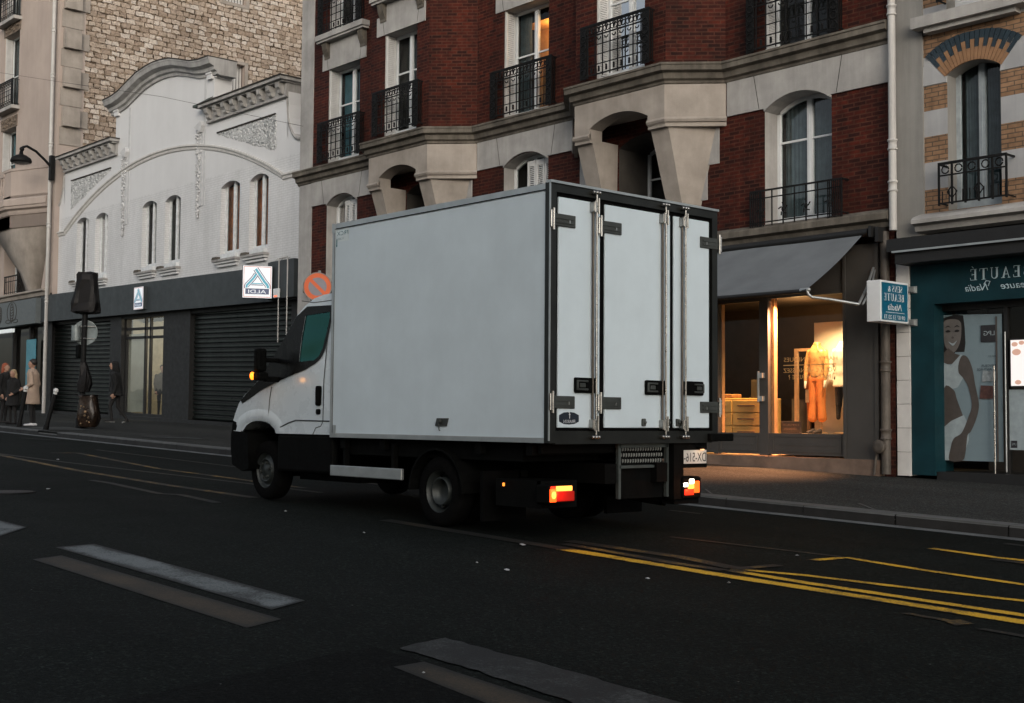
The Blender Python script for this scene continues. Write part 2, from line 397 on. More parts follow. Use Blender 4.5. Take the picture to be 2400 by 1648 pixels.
SHUT = pm('white_shutter', (0.55, 0.55, 0.54), 0.6, var=0.1, scale=3)
IRON = pm('black_iron', (0.006, 0.006, 0.006), 0.6, var=0.3, scale=12, spec=0.2)
GLASS = glass('window_glass', (0.66, 0.72, 0.72), 0.55)
GLASS2 = glass('shop_glass', (0.90, 0.91, 0.90), 0.30)
CURT = pm('grey_curtain', (0.075, 0.10, 0.11), 0.9, var=0.3, scale=5)
CURTB = pm('blue_curtain', (0.08, 0.22, 0.27), 0.9, var=0.25, scale=5)
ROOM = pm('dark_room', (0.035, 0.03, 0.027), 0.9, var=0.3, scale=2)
ZINC = pm('roof_zinc', (0.16, 0.17, 0.18), 0.5, var=0.2, scale=1)
PIPE = pm('white_downpipe', (0.48, 0.47, 0.45), 0.6, var=0.12, scale=2, streak=0.2)
PIPED = pm('brown_downpipe', (0.075, 0.062, 0.05), 0.6, var=0.35, scale=5, streak=0.4)
CHAR = pm('charcoal_panel', (0.033, 0.040, 0.043), 0.6, var=0.12, scale=2)
CHARD = pm('black_panel', (0.007, 0.007, 0.007), 0.6, var=0.2, scale=3)
SHUTM = pm('roller_metal', (0.015, 0.022, 0.020), 0.35, metal=0.6, var=0.3, scale=1.4, streak=0.3)
SHOPG = pm('taupe_paint', (0.045, 0.042, 0.038), 0.55, var=0.15, scale=2)
PLIN = pm('brown_plinth', (0.14, 0.095, 0.07), 0.8, var=0.3, scale=3, bump=0.2)
CANV = pm('grey_canvas', (0.138, 0.150, 0.160), 0.9, var=0.12, scale=1.5, bump=0.2, bscale=120, spec=0.15)
TEAL = pm('teal_paint', (0.0035, 0.026, 0.034), 0.6, var=0.25, scale=2, spec=0.2)
TILE = pm('white_tile', (0.56, 0.55, 0.53), 0.45, var=0.1, scale=3)
TRUCKW = pm('white_grp_panel', (0.58, 0.665, 0.71), 0.5, var=0.05, scale=2.2, spec=0.35, streak=0.022, bump=0.05, bscale=9)
CABW = pm('white_cab_paint', (0.58, 0.65, 0.69), 0.28, var=0.02, scale=2, coat=0.5)
ALU = pm('brushed_aluminium', (0.40, 0.42, 0.42), 0.42, metal=0.75, var=0.15, scale=4)
ALUD = pm('dull_aluminium', (0.06, 0.065, 0.06), 0.5, metal=0.5, var=0.3, scale=4)
FRAMED = pm('dark_door_frame', (0.020, 0.021, 0.019), 0.42, metal=0.55, var=0.3, scale=3)
CHROME = pm('polished_steel', (0.34, 0.335, 0.32), 0.30, metal=1.0, var=0.25, scale=9)
RUBB = pm('black_rubber', (0.003, 0.003, 0.003), 0.9, var=0.3, scale=9, spec=0.05)
BLK = pm('black_plastic', (0.0028, 0.0030, 0.0028), 0.75, var=0.3, scale=9, spec=0.06)
TYRE = pm('tyre_rubber', (0.0035, 0.0035, 0.0035), 0.9, var=0.4, scale=20, bump=0.4, bscale=40, spec=0.06)
RIM = pm('steel_rim', (0.032, 0.038, 0.037), 0.45, metal=0.3, var=0.25, scale=12)
AMBER = em('amber_lamp', (1.0, 0.36, 0.03), 9.0)
AMBERW = em('amber_lamp_core', (1.0, 0.20, 0.012), 2.6)
REDL = em('red_lamp', (0.9, 0.03, 0.008), 1.0)
REDD = em('red_lens', (0.55, 0.012, 0.005), 0.16)
ORL = em('orange_lamp', (1.0, 0.085, 0.008), 1.9)
YELL = em('yellow_lamp', (1.0, 0.42, 0.07), 1.5)
NAVY = pm('navy_print', (0.004, 0.010, 0.020), 0.6)
INK = pm('black_print', (0.015, 0.015, 0.018), 0.6)
INKW = pm('white_print', (0.62, 0.64, 0.65), 0.6)
INKT = pm('teal_print', (0.02, 0.12, 0.15), 0.6)
PLATE = pm('plate_white', (0.55, 0.54, 0.50), 0.4)

# ================================================================== SETTING
ASPH = asphalt('road_asphalt', (0.0062, 0.0078, 0.0068))
ASPHP = asphalt('patched_asphalt', (0.0034, 0.0040, 0.0037))
PAVE = asphalt('pavement_asphalt', (0.033, 0.034, 0.032), patch=0.18)
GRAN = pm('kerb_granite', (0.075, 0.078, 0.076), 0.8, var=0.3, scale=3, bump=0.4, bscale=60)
GUTT = paint('gutter_paving', (0.17, 0.18, 0.18), (0.04, 0.042, 0.042), 0.35, 0.55)
YPAINT = paint('yellow_road_paint', (0.72, 0.40, 0.022), (0.012, 0.011, 0.007), 0.34, 0.47)
YFADE = paint('faded_yellow_paint', (0.34, 0.195, 0.03), (0.0075, 0.0078, 0.006), 0.44, 0.60)
YGHOST = paint('ghost_yellow_paint', (0.055, 0.038, 0.016), (0.006, 0.0068, 0.0058), 0.45, 0.62)
WPAINT = paint('white_road_paint', (0.15, 0.168, 0.170), (0.014, 0.016, 0.016), 0.38, 0.52)
WFADE = paint('faded_white_paint', (0.088, 0.097, 0.094), (0.008, 0.009, 0.009), 0.42, 0.60)
TANP = paint('old_tan_paint', (0.052, 0.038, 0.022), (0.008, 0.008, 0.0065), 0.34, 0.56)
def wear(o, vals):
    a = o.data.attributes.new('wear', 'FLOAT', 'POINT'); a.data.foreach_set('value', vals); return o
def sheet(name, pts, mat, dz, kind='structure', grid=True):
    """a flat patch or painted mark; four-cornered ones get a fine grid so that paint can wear from the edges inwards"""
    rnd = random.Random(int(abs(pts[0][0])*1000)); mb = MB(); vals = []
    if len(pts) == 4 and grid:
        a, b, c, d = [Vector(p) for p in pts]; L1 = ((b-a).length+(c-d).length)/2; L2 = ((d-a).length+(c-b).length)/2
        nx = max(4, min(70, int(L1/.045))); ny = max(4, min(70, int(L2/.045)))
        for iy in range(ny+1):
            for ix in range(nx+1):
                u, v = ix/nx, iy/ny; p = (a*(1-u)+b*u)*(1-v)+(d*(1-u)+c*u)*v
                mb.v.append((p.x, p.y, gz(p.x)+dz)); e = min(u, 1-u)*L1, min(v, 1-v)*L2; vals.append(min(1.0, min(e)/.07))
        for iy in range(ny):
            for ix in range(nx): k = iy*(nx+1)+ix; mb.f.append((k, k+1, k+nx+2, k+nx+1)); mb.mi.append(0); mb.sm.append(False)
    else:
        Q = []; j = .013
        for i in range(len(pts)):
            a, b = Vector(pts[i]), Vector(pts[(i+1) % len(pts)]); n = max(1, min(60, int((b-a).length/.07)))
            for k in range(n):
                p = a+(b-a)*k/n; Q.append((p.x+rnd.uniform(-j, j), p.y+rnd.uniform(-j, j)))
        mb.poly([(x, y, gz(x)+dz) for x, y in Q]); vals = [0.6]*len(Q)
    o = struct(name, mb, mat, kind); return wear(o, vals)
def strip(name, line, w, mat, dz=0.004):
    """a painted line of width w along plan points"""
    mb = MB(); P = [Vector(p) for p in line]; vals = []; rows = []
    rnd = random.Random(int(abs(P[0].x)*1000+w*77))
    for i in range(len(P)-1):
        d = (P[i+1]-P[i]).normalized(); q = Vector((-d.y, d.x))*w/2; n = max(1, min(90, int((P[i+1]-P[i]).length/.06)))
        for k in range(n+(1 if i == len(P)-2 else 0)): rows.append((P[i]+(P[i+1]-P[i])*k/n, q))
    N = len(rows)
    for r, (p, q) in enumerate(rows):
        end = min(1.0, min(r, N-1-r)*.06/.25+.15)
        for s_, wv in ((-1.12, 0), (-.66, .85), (.66, .85), (1.12, 0)):
            v = p+q*s_*rnd.uniform(.96, 1.04); mb.v.append((v.x, v.y, gz(v.x)+dz)); vals.append(wv*end)
    for r in range(N-1):
        for c in range(3): k = r*4+c; mb.f.append((k, k+1, k+5, k+4)); mb.mi.append(0); mb.sm.append(False)
    return wear(struct(name, mb, mat), vals)
mb = MB(); mb.quad((-400, -400, gz(-400)-0.25), (400, -400, gz(400)-0.25), (400, 400, gz(400)-0.25), (-400, 400, gz(-400)-0.25)); struct('ground', mb, PAVE)
mb = MB(); mb.quad((-160, -4.6, gz(-160)), (90, -4.6, gz(90)), (90, 12.2, gz(90)), (-160, 12.2, gz(-160))); struct('road', mb, ASPH)
# gutter of paler setts beside the kerb, then the granite kerb in stones, then the pavement
mb = MB(); mb.quad((-160, 11.93, gz(-160)+.004), (90, 11.93, gz(90)+.004), (90, 12.16, gz(90)+.004), (-160, 12.16, gz(-160)+.004)); wear(struct('gutter', mb, GUTT), [1.0]*len(mb.v))
mb = MB(); x = -70.0
while x < 40:
    L = random.uniform(0.9, 1.3); a, b = x, x+L-0.012; k = random.uniform(-.004, .004)
    h = SW if not (-31.8 < a < -30.2) else SW*0.6
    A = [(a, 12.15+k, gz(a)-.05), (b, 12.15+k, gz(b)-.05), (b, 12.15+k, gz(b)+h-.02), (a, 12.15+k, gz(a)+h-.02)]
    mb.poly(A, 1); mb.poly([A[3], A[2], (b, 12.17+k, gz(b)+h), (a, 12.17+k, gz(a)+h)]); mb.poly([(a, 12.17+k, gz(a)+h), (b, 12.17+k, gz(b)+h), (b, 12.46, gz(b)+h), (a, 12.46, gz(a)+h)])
    x += L
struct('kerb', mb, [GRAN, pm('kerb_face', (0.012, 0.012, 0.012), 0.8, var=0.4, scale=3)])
mb = MB()
mb.quad((-160, 12.16, gz(-160)+SW-.006), (90, 12.16, gz(90)+SW-.006), (90, 34, gz(90)+SW-.006), (-160, 34, gz(-160)+SW-.006))
mb.quad((-160, 12.2, gz(-160)-.1), (90, 12.2, gz(90)-.1), (90, 12.2, gz(90)+SW-.006), (-160, 12.2, gz(-160)+SW-.006)); struct('pavement', mb, PAVE)
mb = MB(); mb.quad((-160, -34, gz(-160)+.13), (90, -34, gz(90)+.13), (90, -4.6, gz(90)+.13), (-160, -4.6, gz(-160)+.13))
mb.quad((-160, -4.6, gz(-160)-.1), (90, -4.6, gz(90)-.1), (90, -4.6, gz(90)+.13), (-160, -4.6, gz(-160)+.13)); struct('opposite_pavement', mb, PAVE)
sheet('pavement_marking', [(-33.4, 12.5), (-31.2, 12.5), (-31.0, 13.6), (-33.2, 13.9)], WFADE, SW+.004)
sheet('pavement_marking', [(-26.9, 13.0), (-26.55, 13.0), (-25.6, 14.0), (-26.75, 14.0)], WFADE, SW+.004)
sheet('pavement_marking', [(-27.4, 13.1), (-27.1, 13.1), (-26.9, 13.9), (-27.6, 13.9)], WFADE, SW+.004)
for kx in (-10.2, -7.9): sheet('pavement_joint', [(kx, 12.46), (kx+.04, 12.46), (kx-.5, 13.0), (kx-.54, 13.0)], GRAN, SW+.004)
# road patches and markings
sheet('road_patch', [(-5.28, 3.84), (-4.9, 3.8), (-3.2, 3.5), (-3.2, .9), (-4.8, 1.2), (-5.02, 2.4), (-5.14, 3.0), (-5.30, 3.6)], ASPHP, .003)
sheet('crossing_stripe', [(-9.88, 4.05), (-9.94, 4.39), (-6.68, 4.30), (-6.51, 3.96)], WPAINT, .005)
sheet('crossing_stripe', [(-13.6, 4.40), (-13.6, 4.05), (-10.8, 3.95), (-11.36, 4.39)], WPAINT, .005)
sheet('crossing_stripe', [(-5.20, 3.90), (-5.27, 4.26), (-4.36, 4.24), (-2.9, 4.15), (-2.9, 3.72), (-4.49, 3.88)], WFADE, .007)
sheet('crossing_stripe', [(-9.29, 3.64), (-9.40, 3.90), (-6.22, 3.85), (-6.10, 3.56)], TANP, .004)
sheet('crossing_stripe', [(-4.86, 3.62), (-4.87, 3.81), (-3.0, 3.68), (-3.0, 3.38)], TANP, .005)
strip('bus_stop_line', [(-7.75, 7.53), (-6.13, 7.46), (-4.38, 7.46), (-2.6, 7.45)], .155, YPAINT, .005)
strip('bus_stop_line', [(-6.13, 7.72), (-5.42, 7.68), (-4.51, 7.69), (-2.6, 7.71)], .115, YPAINT, .005)
strip('bus_stop_line', [(-6.18, 7.80), (-5.64, 8.00), (-4.77, 8.13), (-4.09, 8.27), (-2.6, 8.5)], .10, YPAINT, .005)
strip('bus_stop_line', [(-10.4, 7.62), (-8.77, 7.58), (-7.72, 7.545)], .15, YGHOST, .005)
strip('bus_stop_line', [(-8.15, 7.99), (-6.85, 8.0), (-6.2, 7.86)], .14, YFADE, .005)
strip('bus_stop_line', [(-8.0, 7.8), (-6.62, 7.66), (-6.15, 7.68)], .11, YFADE, .006)
strip('bus_stop_zigzag', [(-6.14, 7.80), (-6.10, 8.29)], .10, YFADE, .008)
strip('bus_stop_zigzag', [(-6.15, 8.80), (-6.10, 9.22), (-5.34, 9.09), (-4.47, 9.02), (-2.6, 8.9)], .10, YPAINT, .005)
strip('bus_stop_zigzag', [(-7.9, 9.07), (-6.65, 9.18), (-6.15, 9.23)], .07, YGHOST, .005)
strip('bus_stop_zigzag', [(-6.07, 10.52), (-5.40, 10.41), (-5.0, 10.45), (-3.2, 10.5)], .12, YPAINT, .005)
strip('bus_stop_zigzag', [(-5.36, 10.25), (-5.08, 10.25), (-3.2, 10.2)], .12, YFADE, .007)
strip('bus_stop_zigzag', [(-5.89, 11.54), (-5.2, 11.5), (-3.4, 11.4)], .10, YFADE, .005)
sheet('road_arrow', [(-4.30, 7.09), (-4.28, 7.14), (-4.0, 7.14), (-3.97, 7.19), (-3.85, 7.14), (-3.88, 6.97), (-3.97, 7.06)], YFADE, .006)
sheet('road_arrow', [(-3.74, 6.98), (-3.72, 7.04), (-3.2, 7.03), (-3.2, 6.94)], YFADE, .006)
strip('bus_stop_line', [(-25.5, 8.1), (-22.71, 8.24), (-18.46, 7.84), (-15.41, 7.74), (-13.2, 7.78)], .13, YFADE, .005)
strip('bus_stop_line', [(-25.5, 8.3), (-23.0, 8.37), (-20.4, 8.46), (-17.51, 8.66), (-15.31, 8.83), (-13.5, 8.9)], .10, YGHOST, .005)
strip('bus_stop_zigzag', [(-23.08, 9.33), (-22.97, 9.78), (-18.46, 9.13), (-16.5, 9.12), (-14.2, 9.1)], .11, YFADE, .006)
strip('bus_stop_zigzag', [(-16.49, 7.22), (-15.95, 7.23), (-14.15, 7.05), (-13.92, 7.2), (-12.8, 7.07)], .10, YGHOST, .005)
strip('bus_stop_line', [(-24.0, 10.6), (-19.0, 10.5), (-14.0, 10.4)], .08, YGHOST, .005)
strip('lane_line', [(-29.4, 11.18), (-28.1, 11.5)], .07, WFADE, .005)
strip('lane_line', [(-9.76, 11.20), (-9.30, 11.20)], .07, WFADE, .005)
mb = MB(); mb.lathe((-15.08, 5.57, gz(-15.08)+.002), [(0.0, .004), (.31, .006), (.33, .002), (.33, -.02)], 28); struct('manhole_cover', mb, IRON)

# ================================================================== SHARED BUILDING PIECES
def window(bld, x0, x1, z0, z1, Y, depth=.34, rise=0.0, transom=.62, curtain=None, shutter='left', fat=.065, mul=.10, dark=ROOM, lit=None, frame_mat=None, curt_frac=(0.06, 0.94), name='window'):
    """casement set 'depth' back from wall plane Y: frame (part) > pane, curtain, shutter (sub-parts)"""
    yf = Y+depth; fm = frame_mat or WFRAME
    def top(u):
        if not rise: return z1
        w = (x1-x0)/2; c = (x0+x1)/2; R = (w*w+rise*rise)/(2*rise); return z1-(R-rise)+math.sqrt(max(0, R*R-(u-c)**2))
    xc = (x0+x1)/2; f = MB(); zt = z1
    f.box(x0, x0+fat, yf-.03, yf+.03, z0, zt); f.box(x1-fat, x1, yf-.03, yf+.03, z0, zt)
    f.box(x0+fat, x1-fat, yf-.03, yf+.03, z0, z0+.16)
    N = 8 if rise else 1
    for i in range(N):
        a = x0+fat+(x1-x0-2*fat)*i/N; b = x0+fat+(x1-x0-2*fat)*(i+1)/N
        f.prism([(a, yf-.03, min(top(a), top(b)) - fat if not rise else top(a)-fat), (b, yf-.03, z1-fat if not rise else top(b)-fat), (b, yf-.03, (z1 if not rise else top(b))), (a, yf-.03, (z1 if not rise else top(a)))], (0, .06, 0))
    if mul:
        f.box(xc-mul/2, xc+mul/2, yf-.045, yf+.035, z0+.16, (z1 if not rise else top(xc))-fat)
        f.box(xc-.012, xc+.012, yf-.06, yf-.045, z0+.2, zt-.1)
    if transom:
        zz = z0+.16+(z1-z0-.16)*transom
        f.box(x0+fat, xc-mul/2, yf-.02, yf+.02, zz-.017, zz+.017); f.box(xc+mul/2, x1-fat, yf-.02, yf+.02, zz-.017, zz+.017)
    w = f.build(name, fm, bld)
    g = MB(); P = [(x0+fat, yf+.005, z0+.16), (x1-fat, yf+.005, z0+.16)] + [(x1-fat-(x1-x0-2*fat)*i/8, yf+.005, (top(x1-fat-(x1-x0-2*fat)*i/8) if rise else z1)-fat) for i in range(9)]
    g.poly(P); g.build('pane', GLASS, w)
    if curtain is not None:
        c = MB(); n = 46; zc = (top(xc) if rise else z1)-.1
        for s0, s1 in ((x0+fat+.02, xc-.02), (xc+.02, x1-fat-.02)):
            pts = []
            for i in range(n+1):
                u = s0+(s1-s0)*i/n; ph = i*0.95+random.random()*.5; pts.append((u, yf+.10+.028*math.sin(ph)))
            for i in range(n):
                c.quad((pts[i][0], pts[i][1], z0+.1), (pts[i+1][0], pts[i+1][1], z0+.1), (pts[i+1][0], pts[i+1][1], zc), (pts[i][0], pts[i][1], zc))
        c.build('curtain', curtain, w)
    if shutter:
        s = MB()
        for side in ((x0, 1), (x1, -1)):
            if shutter == 'left' and side[1] < 0: continue
            xa = side[0]; xb = xa+.035*side[1]; lo, hi = min(xa, xb), max(xa, xb)
            s.box(lo, hi, Y+.03, Y+.06, z0+.02, z1-.01); s.box(lo, hi, yf-.09, yf-.06, z0+.02, z1-.01)
            k = z0+.04
            while k < z1-.05:
                s.box(lo+.006, hi-.003, Y+.06, yf-.09, k, k+.034); k += .046
        s.build('shutter', SHUT, w)
    return w
def railing(bld, x0, x1, z0, z1, Y, sides=.2, bars=9, ornate=True, name='railing'):
    r = MB(); y = Y
    for z in (z0+.05, z1-.22, z1-.03): r.box(x0, x1, y-.012, y+.012, z-.012, z+.012)
    r.box(x0-.01, x1+.01, y-.022, y+.022, z1-.02, z1+.012)
    for i in range(bars+1):
        x = x0+(x1-x0)*i/bars; r.box(x-.009, x+.009, y-.009, y+.009, z0, z1)
        if ornate and i < bars:
            xm = x+(x1-x0)/bars/2; q = min(.085, (x1-x0)/bars*.42)
            def ring(cx, cz, rr, a0=0, a1=360, t=.011):
                r.tube([(cx+rr*math.cos(math.radians(a0+(a1-a0)*k/12)), y, cz+rr*math.sin(math.radians(a0+(a1-a0)*k/12))) for k in range(13)], t, 5)
            ring(xm-q*.45, z1-.125, q*.62); ring(xm+q*.45, z1-.125, q*.62, 40, 330); ring(xm, z1-.08, q*.4)
            ring(xm, z1-.27, q*.55, 180, 360)
            r.box(xm-.018, xm+.018, y-.012, y+.012, z0+.09, z0+.16); r.ball((xm, y, z0+.18), .024, n=6, k=5)
    zz = z0+.05
    if ornate:
        for k in range(1, 4): r.box(x0, x1, y-.008, y+.008, zz+(z1-z0-.27)*k/4-.008, zz+(z1-z0-.27)*k/4+.008)
        for e0, e1 in ((x0, x0+.17), (x1-.17, x1)):           # dense scrolled end panels
            for k in range(6): r.box(e0+.17*k/6, e0+.17*k/6+.016, y-.01, y+.01, z0, z1)
            for k in range(5):
                zc = z0+.12+(z1-z0-.2)*k/5; r.tube([((e0+e1)/2+.07*math.cos(t*.6), y-.01, zc+.07*math.sin(t*.6)) for t in range(11)], .014, 5)
            r.box(e0, e1, y+.011, y+.015, z0+.02, z1-.05)
    for x in (x0, x1):
        if sides:
            for z in (z0+.05, z1-.02): r.box(x-.011, x+.011, y, y+sides, z-.011, z+.011)
            for k in range(1, 3): r.box(x-.008, x+.008, y+sides*k/3-.008, y+sides*k/3+.008, z0+.05, z1-.02)
    return r.build(name, IRON, bld)
def downpipe(bld, x, y, z0, z1, r=.055, mat=None, joints=(), name='downpipe', bend=None):
    p = MB(); pts = [(x, y, z1), (x, y, z0)]
    if bend: pts = [(x, y, z1), (x, y, z0+.35), (x+bend*.3, y-.02, z0+.12), (x+bend, y-.06, z0)]
    p.tube(pts, r, 14)
    for z in joints: p.lathe((x, y, z), [(r+.001, -.09), (r+.018, -.085), (r+.018, -.06), (r+.006, -.05), (r+.006, .05), (r+.02, .06), (r+.02, .085), (r+.001, .09)], 14)
    return p.build(name, mat or PIPE, bld)
def slabband(mb, x0, x1, Y, z0, z1, out=.03, joints=(), m=0): mb.box(x0, x1, Y-out, Y+.1, z0, z1, m)

# ================================================================== RED BRICK BUILDING
YR, YF = 18.4, 17.62
red = thing('apartment_building', 'dark red brick apartment block with two stone corbelled bays above a lit clothing shop', 'building', (-20.2, 18.4, sz(-20.2)))
H = MB(); TOP = 19.5
low = [(-27.85, -26.48, 4.72, 6.74, .22), (-24.40, -23.03, 4.7, 6.62, .2), (-20.86, -19.44, 4.72, 6.74, .22), (-17.38, -15.92, 4.7, 6.62, .2), (-13.80, -12.40, 4.68, 6.74, .24)]
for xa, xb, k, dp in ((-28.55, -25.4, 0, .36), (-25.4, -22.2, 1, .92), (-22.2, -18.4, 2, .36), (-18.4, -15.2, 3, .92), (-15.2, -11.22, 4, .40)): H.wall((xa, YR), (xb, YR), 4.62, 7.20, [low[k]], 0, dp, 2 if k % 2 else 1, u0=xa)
def main_holes(xa, xb): return [h for h in ((-27.83, -26.43, 7.86, 10.33, 0), (-20.87, -19.45, 7.82, 10.25, 0), (-13.79, -12.40, 7.78, 10.25, 0), (-27.83, -26.43, 11.26, 13.7, 0), (-20.87, -19.45, 11.26, 13.7, 0), (-13.79, -12.4, 11.26, 13.7, 0), (-27.83, -26.43, 14.8, 17.2, 0), (-20.87, -19.45, 14.8, 17.2, 0), (-13.79, -12.4, 14.8, 17.2, 0)) if xa < h[0] < xb]
for xa, xb in ((-28.55, -25.63), (-21.80, -18.61), (-14.69, -11.22)):
    H.wall((xa, YR), (xb, YR), 7.2, TOP, main_holes(xa, xb), 0, .36, 1, u0=xa)
for bx0, bx1, wx0, wx1 in ((-24.85, -22.58, -24.27, -23.04), (-17.83, -15.47, -17.25, -15.99)):
    H.wall((bx0, YF), (bx1, YF), 7.4, TOP, [(wx0, wx1, 7.86, 10.30, 0), (wx0, wx1, 11.26, 13.7, 0), (wx0, wx1, 14.8, 17.2, 0)], 0, .34, 1, u0=bx0)
    H.wall((bx1, YF), (bx1+.78, YR), 7.4, TOP, (), 0); H.wall((bx0-.78, YR), (bx0, YF), 7.4, TOP, (), 0)
H.quad((-11.22, YR, 4.6), (-11.22, 30, 4.6), (-11.22, 30, TOP), (-11.22, YR, TOP)); H.quad((-29.15, YR+.02, 0.3), (-29.15, 30, 0.3), (-29.15, 30, TOP), (-29.15, YR+.02, TOP)); H.quad((-29.15, 30, 0), (-11.22, 30, 0), (-11.22, 30, TOP), (-29.15, 30, TOP))
H.build('wall', [RED, STONE, pm('sooty_plaster', (0.045, 0.040, 0.034), 0.95, var=0.3, scale=2)], red)  # third material: recess shade of the bay niches put into the reveal colour
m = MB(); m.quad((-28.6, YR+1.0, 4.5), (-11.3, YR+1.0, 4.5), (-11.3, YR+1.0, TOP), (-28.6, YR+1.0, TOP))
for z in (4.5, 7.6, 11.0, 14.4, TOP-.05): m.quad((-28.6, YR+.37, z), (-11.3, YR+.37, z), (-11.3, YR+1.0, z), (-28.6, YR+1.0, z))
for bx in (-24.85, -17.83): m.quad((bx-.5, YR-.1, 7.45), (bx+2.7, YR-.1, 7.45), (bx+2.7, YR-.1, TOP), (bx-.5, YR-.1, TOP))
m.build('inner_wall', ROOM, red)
m = MB(); m.prism([(-29.3, YF-.2, TOP), (-11.2, YF-.2, TOP), (-11.2, 22, TOP+2.6), (-29.3, 22, TOP+2.6)], (0, 0, .15)); m.prism([(-29.3, 22, TOP+2.6), (-11.2, 22, TOP+2.6), (-11.2, 30, TOP), (-29.3, 30, TOP)], (0, 0, .15)); m.build('roof', ZINC, red)
# pale quoin strip, stone band with arches, blocks with joints
m = MB(); m.box(-29.15, -28.55, YR-.025, YR+.2, 0.9, TOP)
m.build('corner_pier', STONE, red)
for xa, xb, hl in ((-28.55, -25.7, low[0]), (-21.74, -18.68, low[2]), (-14.63, -11.22, low[4])):
    b = MB(); c = (hl[0]+hl[1])/2; w = (hl[1]-hl[0])/2; rise = .24; R = (w*w+rise*rise)/(2*rise)
    N = 12; y = YR-.035
    b.prism([(xa, y, 6.79), (hl[0], y, 6.79), (hl[0], y, 7.46), (xa, y, 7.46)], (0, .06, 0)); b.prism([(hl[1], y, 6.79), (xb, y, 6.79), (xb, y, 7.46), (hl[1], y, 7.46)], (0, .06, 0))
    for i in range(N):
        u, v = hl[0]+2*w*i/N, hl[0]+2*w*(i+1)/N
        za = 6.74-(R-rise)+math.sqrt(max(0, R*R-(u-c)**2)); zb_ = 6.74-(R-rise)+math.sqrt(max(0, R*R-(v-c)**2))
        b.prism([(u, y, max(za, 6.741)), (v, y, max(zb_, 6.741)), (v, y, 7.46), (u, y, 7.46)], (0, .06, 0))
    for sx, k in ((hl[0]-.11, -.12), (hl[1]+.11, .12)):        # voussoir joints
        b.prism([(sx, YR-.0365, 6.8), (sx+.014, YR-.0365, 6.8), (sx+k+.014, YR-.0365, 7.45), (sx+k, YR-.0365, 7.45)], (0, .01, 0), 1)
    b.build('stone_band', [STONE, DARKST], red)
PATH = [(-29.2, YR), (-25.63, YR), (-24.85, YF), (-22.58, YF), (-21.80, YR), (-18.61, YR), (-17.83, YF), (-15.47, YF), (-14.69, YR), (-11.22, YR)]
m = MB(); m.sweep(PATH, [(0, 7.40), (.05, 7.43), (.06, 7.47), (.12, 7.50), (.14, 7.60), (.23, 7.63), (.23, 7.73), (.25, 7.73), (.25, 7.77), (.0, 7.82)]); m.build('cornice', DST, red)
# bays: stone apron with an arch in front, chamfers, bullnose, consoles
for bx0, bx1 in ((-24.85, -22.58), (-17.83, -15.47)):
    a = MB(); ax0, ax1 = bx0+.42, bx1-.42; c = (ax0+ax1)/2; w = (ax1-ax0)/2; rise = .2; R = (w*w+rise*rise)/(2*rise); y = YF-.03; N = 14
    def az_(u): return 6.90-(R-rise)+math.sqrt(max(0, R*R-(u-c)**2))
    a.prism([(bx0, y, 6.69), (ax0, y, 6.69), (ax0, y, 7.42), (bx0, y, 7.42)], (0, .35, 0)); a.prism([(ax1, y, 6.69), (bx1, y, 6.69), (bx1, y, 7.42), (ax1, y, 7.42)], (0, .35, 0))
    for i in range(N):
        u, v = ax0+2*w*i/N, ax0+2*w*(i+1)/N; a.prism([(u, y, az_(u)), (v, y, az_(v)), (v, y, 7.42), (u, y, 7.42)], (0, .35, 0))
    k = .03
    a.prism([(bx1, YF-k, 6.8), (bx1+.80, YR-.02, 6.8), (bx1+.80, YR+.1, 6.8), (bx1, YF+.32, 6.8)], (0, 0, .62)); a.prism([(bx0, YF-k, 6.8), (bx0-.80, YR-.02, 6.8), (bx0-.80, YR+.1, 6.8), (bx0, YF+.32, 6.8)], (0, 0, .62))
    a.prism([(bx0, YF+.3, 7.12), (bx1, YF+.3, 7.12), (bx1+.7, YR, 7.12), (bx0-.7, YR, 7.12)], (0, 0, .28))
    a.build('bay_apron', BST2, red)
    for s, xin, xo in ((1, ax1, bx1), (-1, ax0, bx0)):
        q = MB()
        def pt(dx, yy, zz): return (xin+s*dx, yy, zz)
        wd = abs(xo-xin)
        # bullnose and ledge follow the bay corner
        pth = [(xin, YF), (xo, YF), (xo+s*.80, YR)]
        pth = pth if s > 0 else pth[::-1]
        q.sweep(pth, [(.0, 6.70), (.05, 6.71), (.075, 6.755), (.05, 6.80), (.0, 6.81)]); q.sweep(pth, [(-.05, 6.62), (.015, 6.63), (.015, 6.70), (-.05, 6.70)])
        rings = []
        for z, t in ((6.70, 0.0), (6.2, .22), (5.6, .47), (5.0, .74), (4.62, .92)):
            yfz = YF+.04+(YR-.06-YF)*t
            rings.append([pt(.0+.05*t, yfz, z), pt(wd+.02-.06*t, yfz, z), pt(wd+.60-.62*t, YR, z), pt(.0+.05*t, YR, z)])
        q.rings(rings, 0, False, True)
        q.build('bay_console', BST2, red)
    for s, xo in ((1, bx1), (-1, bx0)):
        blk = MB()
        for d0, d1, zl, zh in ((.3, .64, 5.96, 6.66), (.15, .36, 5.31, 5.95), (-.1, .12, 4.64, 5.30)):
            a0, a1 = xo+s*d0, xo+s*d1; blk.box(min(a0, a1)-(.3 if s > 0 else 0), max(a0, a1)+(0 if s > 0 else .3), YR-.022, YR+.06, zl, zh)
        blk.build('quoin_block', STONE, red)
